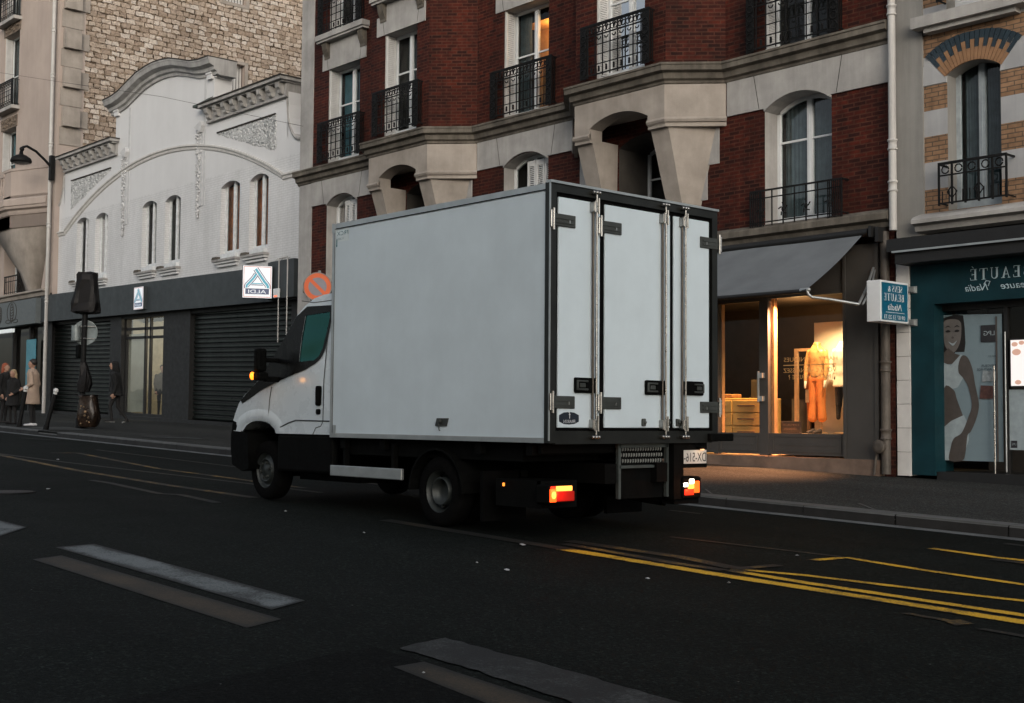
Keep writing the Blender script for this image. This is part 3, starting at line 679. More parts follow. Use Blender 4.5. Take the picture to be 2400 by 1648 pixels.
# lintels, sill slabs and brackets
for x0, x1, Y, top in ((-27.83, -26.43, YR, 10.33), (-24.27, -23.04, YF, 10.30), (-20.87, -19.45, YR, 10.25), (-17.25, -15.99, YF, 10.3), (-13.79, -12.40, YR, 10.25)):
    m = MB(); e = .28 if Y == YR else .32
    y = Y-.03
    m.prism([(x0-e, y, top), (x1+e, y, top), (x1+e, y, top+.46), (x1-.02, y, top+.46), (x1-.02, y, 11.1), (x0+.02, y, 11.1), (x0+.02, y, top+.46), (x0-e, y, top+.46)], (0, .06, 0))
    for xx, k in ((x0-.02, -.08), (x1+.02, .08)): m.prism([(xx, y-.002, top+.01), (xx+.012, y-.002, top+.01), (xx+k+.012, y-.002, top+.45), (xx+k, y-.002, top+.45)], (0, .01, 0), 1)
    m.build('lintel', [STONE, DARKST], red)
    m = MB(); m.box(x0-.36, x1+.40, Y-.24, Y+.02, 11.10, 11.24); m.box(x0-.33, x1+.37, Y-.20, Y+.02, 11.04, 11.10)
    s = m.build('sill', STONE, red)
    for xx in (x0-.16, x1+.06):
        m = MB()
        for k in range(4): m.prism([(xx+k*.055, Y-.16, 11.04), (xx+k*.055, Y-.13, 10.86), (xx+k*.055, Y-.06, 10.70), (xx+k*.055, Y-.02, 10.66), (xx+k*.055, Y-.02, 11.04)], (.042, 0, 0))
        m.box(xx-.01, xx+.225, Y-.05, Y, 10.62, 11.04); m.build('bracket', DST, s)
WARM_CEIL = pm('lit_ceiling', (0.62, 0.36, 0.14), 0.9)
window(red, -27.83, -26.43, 7.86, 10.33, YR, curtain=CURTB, transom=.60)
window(red, -24.27, -23.04, 7.86, 10.30, YF, transom=.60)
w3 = window(red, -20.87, -19.45, 7.82, 10.25, YR, curtain=None, transom=.55)
window(red, -17.25, -15.99, 7.86, 10.30, YF, transom=.60)
window(red, -13.79, -12.40, 7.78, 10.25, YR, transom=.60)
for x0, x1, Y in ((-27.83, -26.43, YR), (-24.27, -23.04, YF), (-20.87, -19.45, YR), (-17.25, -15.99, YF), (-13.79, -12.40, YR)):
    window(red, x0, x1, 11.26, 13.7, Y, transom=.6)
    railing(red, x0-.34, x1+.18, 11.27, 12.3, Y-.16, .16, 9)
    window(red, x0, x1, 14.8, 17.2, Y, transom=.6)
window(red, -27.85, -26.48, 4.72, 6.74, YR, rise=.22, transom=0, shutter=None, curtain=None)
window(red, -20.86, -19.44, 4.72, 6.74, YR, rise=.22, transom=0, shutter=None)
w5 = window(red, -13.80, -12.40, 4.68, 6.74, YR, depth=.40, rise=.24, transom=.72, shutter=None, curtain=CURT)
for x0, x1 in ((-24.40, -23.03), (-17.38, -15.92)): window(red, x0, x1, 4.7, 6.62, YR, depth=.88, rise=.2, transom=.7, shutter=None)
for x0, x1 in ((-27.85, -26.48), (-20.86, -19.44)):       # closed folding shutters half drawn in front of the casement
    s = MB(); y = YR+.2
    for k in range(3):
        a = x0+.55+(x1-x0-.6)*k/3; bq = a+(x1-x0-.6)/3-.015
        s.box(a, a+.05, y, y+.04, 4.74, 6.82); s.box(bq-.05, bq, y, y+.04, 4.74, 6.82); s.box(a+.05, bq-.05, y, y+.04, 4.74, 4.85); s.box(a+.05, bq-.05, y, y+.04, 6.70, 6.82)
        z = 4.86
        while z < 6.68: s.prism([(a+.05, y+.002, z), (a+.05, y+.038, z+.028), (a+.05, y+.038, z+.036), (a+.05, y+.002, z+.008)], (bq-a-.1, 0, 0)); z += .042
    s.build('folding_shutter', SHUT, red)
for x0, x1, Y, z in ((-27.83, -26.43, YR, 7.88), (-24.27, -23.04, YF, 7.88), (-20.87, -19.45, YR, 7.84), (-17.25, -15.99, YF, 7.86), (-13.79, -12.40, YR, 7.82)):
    railing(red, x0-.30, x1+.24, z, z+1.04, Y-.15, .15, 9)
m = MB(); RY = YR-.2                                       # plain rail with lily ornaments on the first floor
m.box(-13.98, -12.08, RY-.014, RY+.014, 5.26, 5.29); m.box(-13.98, -12.08, RY-.01, RY+.01, 5.13, 5.15); m.box(-13.98, -12.08, RY-.01, RY+.01, 4.70, 4.72)
for i in range(9):
    x = -13.98+1.9*i/8; m.box(x-.009, x+.009, RY-.009, RY+.009, 4.64, 5.28)
    if i in (1, 3, 5, 7):
        for t in range(5): m.tube([(x+.045*math.cos(math.radians(72*t)), RY, 4.9+.07*math.sin(math.radians(72*t))), (x+.1*math.cos(math.radians(72*t+30)), RY, 4.9+.12*math.sin(math.radians(72*t+30)))], .012, 5)
        m.ball((x, RY, 4.9), .04, .02, .05, 8, 6)
for e0 in (-13.98, -12.36):
    for k in range(8): m.box(e0+.04*k, e0+.04*k+.014, RY-.01, RY+.01, 4.64, 5.28)
for x in (-13.98, -12.08): m.box(x-.01, x+.01, RY, YR, 5.26, 5.29); m.box(x-.01, x+.01, RY, YR, 4.70, 4.72)
m.build('railing', IRON, red)
m = MB(); m.sweep([(-28.6, YR), (-11.22, YR)], [(.0, 4.36), (.10, 4.38), (.13, 4.46), (.22, 4.50), (.22, 4.60), (.18, 4.64), (.0, 4.70)]); m.build('sill_course', DST, red)
downpipe(red, -11.14, YR-.16, 4.3, TOP, .062, PIPE, (5.7, 7.92, 10.9, 14.2, 5.02))
downpipe(red, -11.32, YR-.13, .36, 4.3, .075, PIPED, (1.0, 2.1, 3.4), name='drainpipe')
m = MB(); m.lathe((-11.37, YR-.27, .80), [(.03, -.02), (.10, -.03), (.115, 0), (.10, .03), (.07, .035), (.06, .0)], 18, axis='y'); m.cyl((-11.34, YR-.26, .80), (-11.33, YR-.13, .8), .06); m.tube([(-11.5, YR-.2, .34), (-11.44, YR-.18, .9)], .02); m.build('pipe_outlet', PIPED, red)
lamp('room_lamp', 'POINT', (-20.0, YR+.75, 9.8), 16, (1.0, .50, .16), w3, .08)
c = MB(); c.quad((-20.8, YR+.45, 9.98), (-19.5, YR+.45, 9.98), (-19.5, YR+.98, 9.98), (-20.8, YR+.98, 9.98)); c.quad((-20.8, YR+.97, 7.9), (-19.5, YR+.97, 7.9), (-19.5, YR+.97, 10.1), (-20.8, YR+.97, 10.1)); c.build('lit_room', WARM_CEIL, w3)
c = MB(); n = 30
for i in range(n):
    a = -20.78+.36*i/n; bq = -20.78+.36*(i+1)/n; c.quad((a, YR+.40+.02*math.sin(i*1.1), 7.95), (bq, YR+.40+.02*math.sin(i*1.1+1.1), 7.95), (bq, YR+.40+.02*math.sin(i*1.1+1.1), 10.2), (a, YR+.40+.02*math.sin(i*1.1), 10.2))
c.build('curtain', CURT, w3)

# ---- ground floor with the clothing shop
YS = 18.35
g = MB(); g.wall((-28.55, YR), (-11.22, YR), .2, 4.62, [(-27.9, -25.9, 1.0, 3.6, 0), (-25.0, -22.6, 1.0, 3.5, 0), (-21.8, -20.3, .5, 3.3, 0), (-19.5, -11.55, .4, 3.62, 0)], 0, .25, 0, u0=-28.55); g.build('ground_floor_wall', [RED], red)
g = MB(); g.box(-28.4, -22.3, YR-.06, YR+.02, 3.62, 4.3); g.box(-28.4, -28.0, YR-.05, YR, .8, 3.62); g.box(-25.85, -25.05, YR-.05, YR, .8, 3.62); g.box(-22.55, -22.3, YR-.05, YR, .8, 3.62); g.box(-28.4, -22.3, YR-.05, YR+.02, .6, 1.0); f = g.build('shopfront', CHARD, red)
g = MB(); g.quad((-27.9, YR+.22, 1.0), (-25.9, YR+.22, 1.0), (-25.9, YR+.22, 3.6), (-27.9, YR+.22, 3.6)); g.quad((-25, YR+.22, 1.0), (-22.6, YR+.22, 1.0), (-22.6, YR+.22, 3.5), (-25, YR+.22, 3.5)); g.build('pane', GLASS, f)
g = MB(); g.box(-21.8, -20.3, YR+.2, YR+.26, .5, 3.3)
for xx in (-21.7, -21.0): g.box(xx, xx+.6, YR+.17, YR+.2, .7, 1.7); g.box(xx, xx+.6, YR+.17, YR+.2, 1.9, 3.1)
g.build('street_door', SHOPG, red)
s = MB()
s.box(-19.5, -11.45, YS-.03, YS+.05, 3.42, 4.14)                      # fascia behind the awning
s.box(-12.12, -11.45, YS-.06, YS+.2, .58, 4.14); s.box(-11.52, -11.45, YS-.085, YS-.06, .6, 4.1); s.box(-12.12, -12.07, YS-.085, YS-.06, .6, 4.1)   # pier
for xx in (-14.90, -13.88, -16.6, -19.5, -18.1): s.box(xx, xx+(.19 if xx == -13.88 else .09), YS-.03, YS+.07, .60, 3.42)
s.box(-14.81, -13.88, YS-.02, YS+.05, .62, .99); s.box(-13.69, -12.12, YS-.02, YS+.06, .62, .99); s.box(-19.41, -14.9, YS-.02, YS+.06, .62, .99)
s.box(-14.81, -13.88, YS-.02, YS+.05, 3.33, 3.42); s.box(-13.69, -12.12, YS-.02, YS+.05, 3.36, 3.42)
for a, bq in ((-14.76, -13.93), (-13.6, -12.2), (-16.5, -15.0), (-18.0, -16.7)):
    s.box(a, bq, YS-.033, YS-.02, .93, .95); s.box(a, bq, YS-.033, YS-.02, .67, .69); s.box(a, a+.02, YS-.033, YS-.02, .69, .93); s.box(bq-.02, bq, YS-.033, YS-.02, .69, .93); s.box(a+.1, bq-.1, YS-.028, YS-.02, .78, .80)
shop = s.build('shopfront', SHOPG, red)
s = MB(); s.box(-19.5, -11.43, YS-.10, YS+.25, .1, .585); s.build('plinth', PLIN, red)
s = MB(); s.quad((-14.81, YS+.01, .99), (-13.88, YS+.01, .99), (-13.88, YS+.01, 3.33), (-14.81, YS+.01, 3.33)); d = s.build('glass_door', GLASS2, shop)
s = MB(); s.quad((-13.69, YS+.012, .99), (-12.12, YS+.012, .99), (-12.12, YS+.012, 3.36), (-13.69, YS+.012, 3.36)); s.quad((-19.41, YS+.012, .99), (-14.9, YS+.012, .99), (-14.9, YS+.012, 3.42), (-19.41, YS+.012, 3.42)); s.build('shop_window', GLASS2, shop)
s = MB(); s.rbox(-13.865, -13.825, YS-.12, YS-.09, 1.53, 2.08, .012); s.box(-13.84, -13.76, YS-.11, YS-.03, 1.96, 2.05); s.box(-13.84, -13.76, YS-.11, YS-.03, 1.55, 1.64); s.build('door_handle', ALU, shop)
TRIML = pm('oak_trim', (0.30, 0.18, 0.085), 0.5)
s = MB(); s.box(-13.69, -13.63, YS+.07, YS+.16, .99, 3.36); s.box(-14.81, -14.785, YS+.06, YS+.14, .99, 3.33); s.build('window_trim', TRIML, shop)
GOLD = pm('gold_lettering', (0.50, 0.30, 0.11), 0.6)
t = MB()
def mir(xr, y, z0): return lambda u, v: (xr-u, y, z0+v)
t.text('HAPPY ICONIQUES', .105, mir(-12.28, YS-.004, 2.235), 0, width=1.09); t.box(-13.38, -12.30, YS-.006, YS-.004, 2.165, 2.18)
t.text('VOUS CONNAISSEZ', .105, mir(-12.30, YS-.004, 2.045), 0, width=1.08); t.text('MARGUERITE ?', .105, mir(-12.41, YS-.004, 1.93), 0, width=.86); t.build('lettering', GOLD, shop)
# room behind the shop window
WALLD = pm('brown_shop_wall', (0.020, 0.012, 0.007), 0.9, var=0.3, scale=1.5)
FLOORW = pm('pale_shop_floor', (0.55, 0.42, 0.28), 0.7)
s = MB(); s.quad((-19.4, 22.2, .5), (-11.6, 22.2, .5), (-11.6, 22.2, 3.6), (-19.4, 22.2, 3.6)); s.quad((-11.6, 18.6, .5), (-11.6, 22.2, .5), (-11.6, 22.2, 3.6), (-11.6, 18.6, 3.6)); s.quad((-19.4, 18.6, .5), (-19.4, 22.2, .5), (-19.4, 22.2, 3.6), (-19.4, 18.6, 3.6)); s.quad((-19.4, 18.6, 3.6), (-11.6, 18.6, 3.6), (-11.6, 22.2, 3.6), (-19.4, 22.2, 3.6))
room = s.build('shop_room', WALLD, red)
s = MB(); s.box(-19.4, -13.7, 18.61, 22.2, .5, .6); s.box(-13.68, -11.62, 18.46, 20.2, .9, .985); s.build('shop_floor', FLOORW, red)
# warm shop lamps
lamp('shop_spot', 'SPOT', (-12.95, 18.50, 3.45), 220, (1.0, .66, .34), red, .06, (-13.1, 19.1, 1.5), 1.35, .8)
lamp('shop_spot', 'SPOT', (-12.25, 18.5, 3.45), 170, (1.0, .74, .44), red, .06, (-12.5, 19.2, 2.2), 1.2, .6)
lamp('shop_spot', 'SPOT', (-14.6, 18.75, 3.4), 700, (1.0, .58, .18), red, .08, (-14.9, 19.4, 1.1), 1.1, .7)
lamp('shop_spot', 'SPOT', (-13.4, 18.55, 3.3), 2200, (1.0, .42, .19), red, .1, (-13.9, 16.9, .3), 1.5, .8)
lamp('shop_lamp', 'POINT', (-14.8, 20.8, 3.1), 55, (1.0, .55, .22), red, .15)
c = MB()
for q in ((-12.95, 18.64), (-12.15, 18.72), (-14.6, 18.77), (-13.4, 18.57)): c.lathe((q[0], q[1], 3.47), [(.045, .0), (.05, .02), (.045, .12), (.02, .13)], 12)
c.build('spotlight', BLK, red)

# ================================================================== IN THE SHOP WINDOW
SATIN = pm('gold_satin', (0.50, 0.27, 0.085), 0.38, var=0.25, scale=9, bump=0.3, bscale=14)
RUST = pm('rust_trousers', (0.52, 0.16, 0.03), 0.8, var=0.15, scale=5)
CREAM = pm('cream_knit', (0.68, 0.60, 0.45), 0.85, var=0.1, scale=8)
BLACKC = pm('black_cloth', (0.014, 0.013, 0.013), 0.9, var=0.3, scale=6)
SKIN = pm('skin', (0.40, 0.23, 0.16), 0.6, var=0.1, scale=8)
def mannequin(loc, label, top, trousers, long_top, crop=0.0):
    x, y, z = loc
    t = thing('mannequin', label, 'mannequin', loc, 'mannequins in the shop window')
    s = MB()
    tor = [(.0, .98, .135, .10), (.0, 1.06, .145, .105), (.0, 1.16, .135, .10), (.0, 1.30, .165, .115), (.0, 1.42, .175, .11), (.0, 1.48, .13, .085), (.0, 1.53, .065, .06), (.0, 1.58, .07, .065), (.0, 1.60, .045, .045)]
    if long_top: tor = [(.0, .80, .20, .13), (.0, .84, .195, .13)] + [(a, b, c*1.1, d*1.1) for a, b, c, d in tor]
    s.rings([[(x+rx*math.cos(2*math.pi*k/18)*(1+.03*math.sin(5*k+b*30)), y+ry*math.sin(2*math.pi*k/18), z+b) for k in range(18)] for a, b, rx, ry in tor])
    for q in (-1, 1):
        s.capsule((x+q*.165, y, z+1.42), (x+q*.215, y-.02, z+1.16), .058, .05); s.capsule((x+q*.215, y-.02, z+1.16), (x+q*.205, y-.06, z+.93), .05, .034)
        s.capsule((x+q*.05, y-.06, z+1.53), (x+q*.09, y-.10, z+1.44), .018, .012)            # collar points
    o = s.build('shirt', top, t); remesh(o, .014, 3)
    s = MB()
    if trousers is BLACKC: legs = ((.07, .93, .095, .07, .04, .14), )
    L = .12
    for q in (-1, 1):
        wide = trousers is not BLACKC
        s.capsule((x+q*.075, y, z+.90), (x+q*.085, y, z+.5), .098, .078 if wide else .062); s.capsule((x+q*.085, y, z+.5), (x+q*.10, y, z+.27), .078 if wide else .06, .088 if wide else .04)
    s.capsule((x-.07, y, z+.94), (x+.07, y, z+.94), .10, .10)
    o = s.build('trousers', trousers, t); remesh(o, .014, 2)
    s = MB()
    s.cyl((x+.09, y, z+.01), (x+.09, y, z+.34), .012); s.lathe((x+.02, y, z), [(.16, 0), (.16, .012), (.02, .018)], 20)
    s.build('stand', TRIML, t)
    if long_top is False:
        s = MB()
        for q in (-1, 1): s.capsule((x+q*.206, y-.06, z+.92), (x+q*.20, y-.08, z+.80), .03, .018)
        s.build('hand', CREAM, t)
    return t
mannequin((-13.12, 18.98, 1.0), 'headless mannequin in a gold satin shirt and rust orange trousers in the lit window', SATIN, RUST, False)
mannequin((-12.62, 19.02, 1.0), 'headless mannequin in a cream top and black trousers beside the shop window pier', CREAM, BLACKC, True)
PANEL = pm('cream_panel', (0.62, 0.55, 0.42), 0.8, var=0.05)
solid('display_panel', MB().rbox(-13.44, -12.2, 19.35, 19.40, .99, 2.98, .006), PANEL, 'tall plain cream panel standing behind the two mannequins', 'panel', (-12.9, 19.37, .99))
t = thing('drawer_chest', 'light wooden chest of drawers seen through the glass shop door', 'chest', (-14.9, 19.0, .6))
WOODY = pm('yellow_oak', (0.52, 0.33, 0.11), 0.55, var=0.15, scale=4)
MB().rbox(-16.2, -14.2, 18.82, 19.4, .6, 1.62, .01).build('carcass', WOODY, t)
for r in range(4):
    for k in range(3):
        a = -16.16+.66*k; q = MB().rbox(a, a+.62, 18.79, 18.82, .64+.24*r, .855+.24*r, .006).build('drawer', WOODY, t)
        MB().box(a+.12, a+.5, 18.765, 18.79, .75+.24*r, .772+.24*r).build('handle', PLIN, q)
BOOK = pm('folded_cloth', (0.20, 0.09, 0.04), 0.9, var=0.3)
solid('folded_clothes', MB().rbox(-15.3, -14.95, 18.9, 19.2, 1.62, 1.70, .02), BOOK, 'small folded pile of brown clothes on the left of the drawer chest', 'clothes', (-15.1, 19.0, 1.62))
solid('framed_card', MB().rbox(-14.60, -14.30, 19.02, 19.05, 1.62, 1.96, .008), WALLD, 'brown framed card standing on the chest of drawers', 'frame', (-14.45, 19.03, 1.62))
t = thing('clothes_rail', 'open wooden clothes rail frame left of the gold shirt mannequin', 'clothes rail', (-13.5, 19.0, .98))
m = MB(); m.box(-13.60, -13.54, 18.97, 19.03, .98, 2.5); m.box(-13.60, -13.54, 19.35, 19.4, .98, 2.5); m.box(-13.54, -13.14, 18.98, 19.02, 2.45, 2.5); m.build('frame', TRIML, t)
t = thing('hanging_garment', 'short two tone garment with cream band hanging on the wooden rail', 'garment', (-13.40, 19.25, 1.3))
m = MB(); m.rings([[(-13.40+w*math.cos(2*math.pi*k/12), 19.25+.07*math.sin(2*math.pi*k/12), z) for k in range(12)] for z, w in ((1.28, .10), (1.55, .13), (1.56, .15), (1.78, .15), (1.79, .17), (2.02, .15), (2.1, .05))], 0)
o = m.build('skirt', RUST, t); paint_faces(o, lambda c: 0)
m = MB(); m.rings([[(-13.40+.158*math.cos(2*math.pi*k/12), 19.25+.076*math.sin(2*math.pi*k/12), z) for k in range(12)] for z in (1.54, 1.77)]); m.build('band', CREAM, t)
t = thing('window_card', 'low dark sign card with two lines of faint lettering at window foot', 'sign', (-13.40, 18.62, .985))
MB().rbox(-13.62, -13.2, 18.60, 18.625, .985, 1.20, .005).build('card', BLACKC, t)
q = MB(); q.text('COMPTOIR DES', .05, mir(-13.24, 18.597, 1.12), 0, width=.34); q.text('COTONNIERS', .05, mir(-13.28, 18.597, 1.05), 0, width=.28); q.build('lettering', PLIN, t)
t = thing('dark_shelf', 'dark low shelf unit behind the window sign card', 'shelf', (-13.7, 19.5, .6))
MB().box(-14.0, -13.62, 19.45, 19.9, .6, 1.62).build('side_panel', WALLD, t); MB().box(-13.98, -13.62, 19.42, 19.45, .95, 1.6).build('front_panel', ROOM, t)
for k, (sx, lab) in enumerate(((-13.12, 'left shoe of the dark pair below the orange trousers'), (-12.98, 'right shoe of the dark pair below the orange trousers'))):
    m = MB(); m.rings([[(sx+dx+w*math.cos(2*math.pi*i/10), 18.78+yy, .985+.004+h*(1+math.sin(2*math.pi*i/10))/2) for i in range(10)] for yy, w, h, dx in ((-.11, .02, .03, 0), (-.08, .04, .05, 0), (0, .042, .065, 0), (.07, .035, .09, 0), (.11, .02, .08, 0))]); solid('shoe', m, BLACKC, lab, 'shoe', (sx, 18.78, .985), 'shoes on the window floor')

# ================================================================== AWNING
t = thing('awning', 'grey canvas awning sloping out over the clothing shop window', 'awning', (-15.2, 18.2, 4.2))
xa, xb = -19.3, -11.62; m = MB(); n = 14
yt, zt, yb, zb_ = 18.12, 4.27, 16.55, 3.25
R = []
for i in range(n+1):
    k = i/n; sag = .045*math.sin(math.pi*k); R.append((yt+(yb-yt)*k, zt+(zb_-zt)*k-sag))
for i in range(n):
    for j in range(24):
        u0_, u1_ = xa+(xb-xa)*j/24, xa+(xb-xa)*(j+1)/24
        rip = lambda u: .006*math.sin(u*3.1)
        m.add([(u0_, R[i][0], R[i][1]+rip(u0_)), (u1_, R[i][0], R[i][1]+rip(u1_)), (u1_, R[i+1][0], R[i+1][1]+rip(u1_)), (u0_, R[i+1][0], R[i+1][1]+rip(u0_))], [(0, 1, 2, 3)], 0, True)
m.build('canopy', CANV, t)
m = MB(); m.cyl((xa, yb, zb_-.02), (xb, yb, zb_-.02), .035); m.build('front_bar', CHARD, t)
m = MB(); m.box(xa, -11.35, 18.10, 18.3, 4.26, 4.36); m.cyl((xa, 18.12, 4.30), (xb+.1, 18.12, 4.30), .06); m.box(-11.45, -11.40, 18.0, 18.3, 4.2, 4.38); m.box(-11.36, -11.30, 18.05, 18.3, 4.12, 4.36); m.build('roller', CHARD, t)
m = MB(); m.capsule((-11.72, 16.55, 3.24), (-11.60, 16.56, 3.245), .04, .035); m.tube([(-11.62, 16.55, 3.23), (-11.60, 16.56, 3.17), (-11.57, 16.6, 3.13), (-11.4, 16.85, 3.10), (-11.12, 17.2, 3.03)], .024); m.tube([(-11.12, 17.2, 3.03), (-11.32, 17.75, 3.35), (-11.52, 18.25, 3.72)], .022); m.tube([(-11.08, 17.25, 3.03), (-11.28, 17.8, 3.33), (-11.49, 18.25, 3.68)], .016); m.build('folding_arm', ALU, t)

# ================================================================== STRIPED BRICK BUILDING WITH BEAUTY SHOP
YD = 18.5
sb = thing('brick_house', 'yellow brick house with white stone stripes above the teal beauty shop', 'building', (-7.0, 18.5, sz(-7)))
bands = [4.55, 4.93, 5.37, 5.79, 6.21, 6.61, 7.09, 7.46, 7.9, 8.35, 8.8, 9.3, 9.8, 10.3, 10.8]
def bm_(z):
    k = sum(1 for q in bands if q <= z); return 0 if k % 2 == 1 else 1
m = MB(); hs_ = [(-10.31, -9.42, 4.56, 6.73, .15), (-10.31, -9.42, 7.72, 10.0, .15)]
for dx in (2.4, 4.8): hs_ += [(h[0]+dx, h[1]+dx, h[2], h[3], h[4]) for h in hs_[:2]]
m.wall((-10.73, YD), (-3.0, YD), 4.4, 12.0, hs_, 0, .32, 2, u0=-10.73, zb=bands, mf=bm_)
m.wall((-10.73, YD), (-3.0, YD), 12.0, 18.0, (), 0, u0=-10.73)
m.quad((-3.0, YD, 0), (-3.0, 30, 0), (-3.0, 30, 18), (-3.0, YD, 18)); m.quad((-11.2, 30, 0), (-3.0, 30, 0), (-3.0, 30, 18), (-11.2, 30, 18))
STRIPE = pm('pale_stripe', (0.36, 0.365, 0.37), 0.85, var=0.1, scale=1.2, bump=0.2, bscale=40, streak=0.12, spec=0.2); m.build('wall', [YEL, STRIPE, PLAS], sb)
m = MB(); m.box(-11.215, -10.73, YD-.04, YD+.4, 4.2, 18.0); m.box(-10.76, -10.72, YD-.045, YD, 4.4, 18); m.build('plaster_pier', PLAS, sb)
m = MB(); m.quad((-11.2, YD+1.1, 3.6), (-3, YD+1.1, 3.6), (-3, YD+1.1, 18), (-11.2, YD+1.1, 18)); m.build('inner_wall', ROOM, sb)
m = MB(); m.prism([(-11.22, YD-.1, 18), (-2.95, YD-.1, 18), (-2.95, 24, 20), (-11.22, 24, 20)], (0, 0, .12)); m.prism([(-11.22, 24, 20), (-2.95, 24, 20), (-2.95, 30, 18), (-11.22, 30, 18)], (0, 0, .12)); m.build('roof', ZINC, sb)
BLUEB = pm('blue_glazed_brick', (0.007, 0.017, 0.024), 0.3, var=0.4, scale=5)
ORB = pm('orange_brick', (0.24, 0.13, 0.065), 0.8, var=0.2, scale=6)
for dx in (0, 2.4, 4.8):
    for zz in (0, 3.25):
        m = MB(); c = -9.865+dx; w = .445; rise = .15; R = (w*w+rise*rise)/(2*rise); cz = 6.73+rise-R+zz; n = 19
        a0 = math.asin((w+.03)/R)
        for i in range(n):
            A, B = -a0+2*a0*i/n+.004, -a0+2*a0*(i+1)/n-.004
            mid = .33 if i % 2 else .2
            f = 1.0+.12*abs(i-9)/9
            for r0_, r1_, mm in ((R+.0, R+mid, 1), (R+mid, R+.46*f, 0)):
                m.prism([(c+r0_*math.sin(A), YD-.03, cz+r0_*math.cos(A)), (c+r0_*math.sin(B), YD-.03, cz+r0_*math.cos(B)), (c+r1_*math.sin(B), YD-.03, cz+r1_*math.cos(B)), (c+r1_*math.sin(A), YD-.03, cz+r1_*math.cos(A))], (0, .06, 0), mm)
        m.build('window_arch', [BLUEB, ORB], sb)
        for q in (-1, 1):
            m = MB(); m.prism([(c+q*.445, YD-.022, 6.62+zz), (c+q*.86, YD-.022, 6.62+zz), (c+q*.86, YD-.022, 6.93+zz), (c+q*.66, YD-.022, 7.10+zz), (c+q*.53, YD-.022, 7.12+zz)], (0, .06, 0)); m.build('arch_springer', STRIPE, sb)
        window(sb, c-.445, c+.445, 4.57+zz, 6.86+zz, YD, depth=.30, rise=.15, transom=0, shutter=None, curtain=CURT, fat=.07, frame_mat=WFRAME if zz else pm('grey_frame', (0.30, 0.34, 0.36), 0.5))
        m = MB(); m.box(c-.93, c+.95, YD-.27, YD+.02, 7.54+zz-zz*0-.02+ (0 if not zz else 0), 7.70+zz); m.box(c-.75, c+.78, YD-.18, YD+.02, 7.44+zz, 7.52+zz); m.build('sill', STONE, sb)
        m = MB(); RY = YD-.26; zb0 = 4.6+zz
        m.box(c-.47, c+.66, RY-.02, RY+.02, zb0+.64, zb0+.68); m.box(c-.47, c+.66, RY-.015, RY+.015, zb0+.46, zb0+.48); m.box(c-.47, c+.66, RY-.012, RY+.012, zb0+.02, zb0+.045)
        for i in range(6):
            x = c-.46+1.11*i/5; m.box(x-.014, x+.014, RY-.014, RY+.014, zb0, zb0+.66)
            if i in (1, 3): m.ball((x, RY, zb0+.5), .025, n=6, k=5); m.tube([(x-.08, RY, zb0+.2), (x, RY, zb0+.1), (x+.08, RY, zb0+.2), (x, RY, zb0+.3), (x-.08, RY, zb0+.2)], .014, 5)
            if i < 5: m.tube([(x+.11+.06*math.cos(t), RY, zb0+.56+.06*math.sin(t)) for t in [k*.6 for k in range(11)]], .012, 5)
        for i in range(10): m.box(c-.46+.115*i+.05, c-.46+.115*i+.064, RY-.008, RY+.008, zb0+.02, zb0+.22)
        for q in (-.46, .65): m.box(c+q-.012, c+q+.012, RY, YD, zb0+.64, zb0+.67); m.box(c+q-.012, c+q+.012, RY, YD, zb0+.03, zb0+.05)
        m.build('railing', IRON, sb)
m = MB(); m.sweep([(-10.8, YD), (-3.0, YD)], [(0, 4.22), (.16, 4.25), (.2, 4.33), (.3, 4.36), (.3, 4.42), (.24, 4.47), (0, 4.55)]); m.build('sill_course', STONE, sb)
# shop
m = MB(); m.box(-11.12, -3.0, YD-.50, YD, 3.92, 4.12); m.box(-11.0, -3.0, YD-.45, YD, 3.72, 3.90); fa = m.build('shutter_box', CHARD, sb)
m = MB(); m.box(-11.02, -3.0, YD-.515, YD-.50, 3.895, 3.925); m.build('edge_trim', ALU, fa)
m = MB(); m.box(-10.96, -3.0, YD-.06, YD+.3, 3.08, 3.72); m.box(-10.96, -10.55, YD-.06, YD+.5, .36, 3.08); m.box(-10.55, -3.0, YD-.02, YD+.5, .2, .42, 1); m.box(-10.55, -3.0, YD+.2, YD+.3, 2.98, 3.08, 1); fr = m.build('shopfront', [TEAL, CHARD], sb)
m = MB()
for k in range(9):
    z = .34+k*.385; m.box(-11.20, -10.965, YD-.09, YD+.1, z, z+.378)
m.build('tile_strip', TILE, sb)
m = MB(); m.quad((-10.55, YD+.26, .42), (-9.52, YD+.26, .42), (-9.52, YD+.26, 2.98), (-10.55, YD+.26, 2.98)); m.build('glass_door', GLASS2, fr)
m = MB(); m.quad((-9.46, YD+.25, .42), (-4.0, YD+.25, .42), (-4.0, YD+.25, 2.98), (-9.46, YD+.25, 2.98)); m.build('shop_window', GLASS2, fr)
m = MB(); m.cyl((-9.66, YD+.14, .42), (-9.66, YD+.14, 2.08), .016); m.cyl((-9.66, YD+.14, 1.3), (-9.66, YD+.26, 1.3), .01); m.build('door_handle', CHROME, fr)
m = MB(); m.box(-9.52, -9.46, YD+.2, YD+.3, .42, 2.98); m.cyl((-9.49, YD+.17, .45), (-9.49, YD+.17, 2.6), .012, m=1); m.build('door_frame', [CHARD, ALU], fr)
m = MB(); m.quad((-11, 21, .2), (-4, 21, .2), (-4, 21, 3.6), (-11, 21, 3.6)); m.quad((-4, 18.8, .2), (-4, 21, .2), (-4, 21, 3.6), (-4, 18.8, 3.6)); m.quad((-11, 18.8, .38), (-4, 18.8, .38), (-4, 21, .38), (-11, 21, .38)); m.build('shop_room', ROOM, sb)
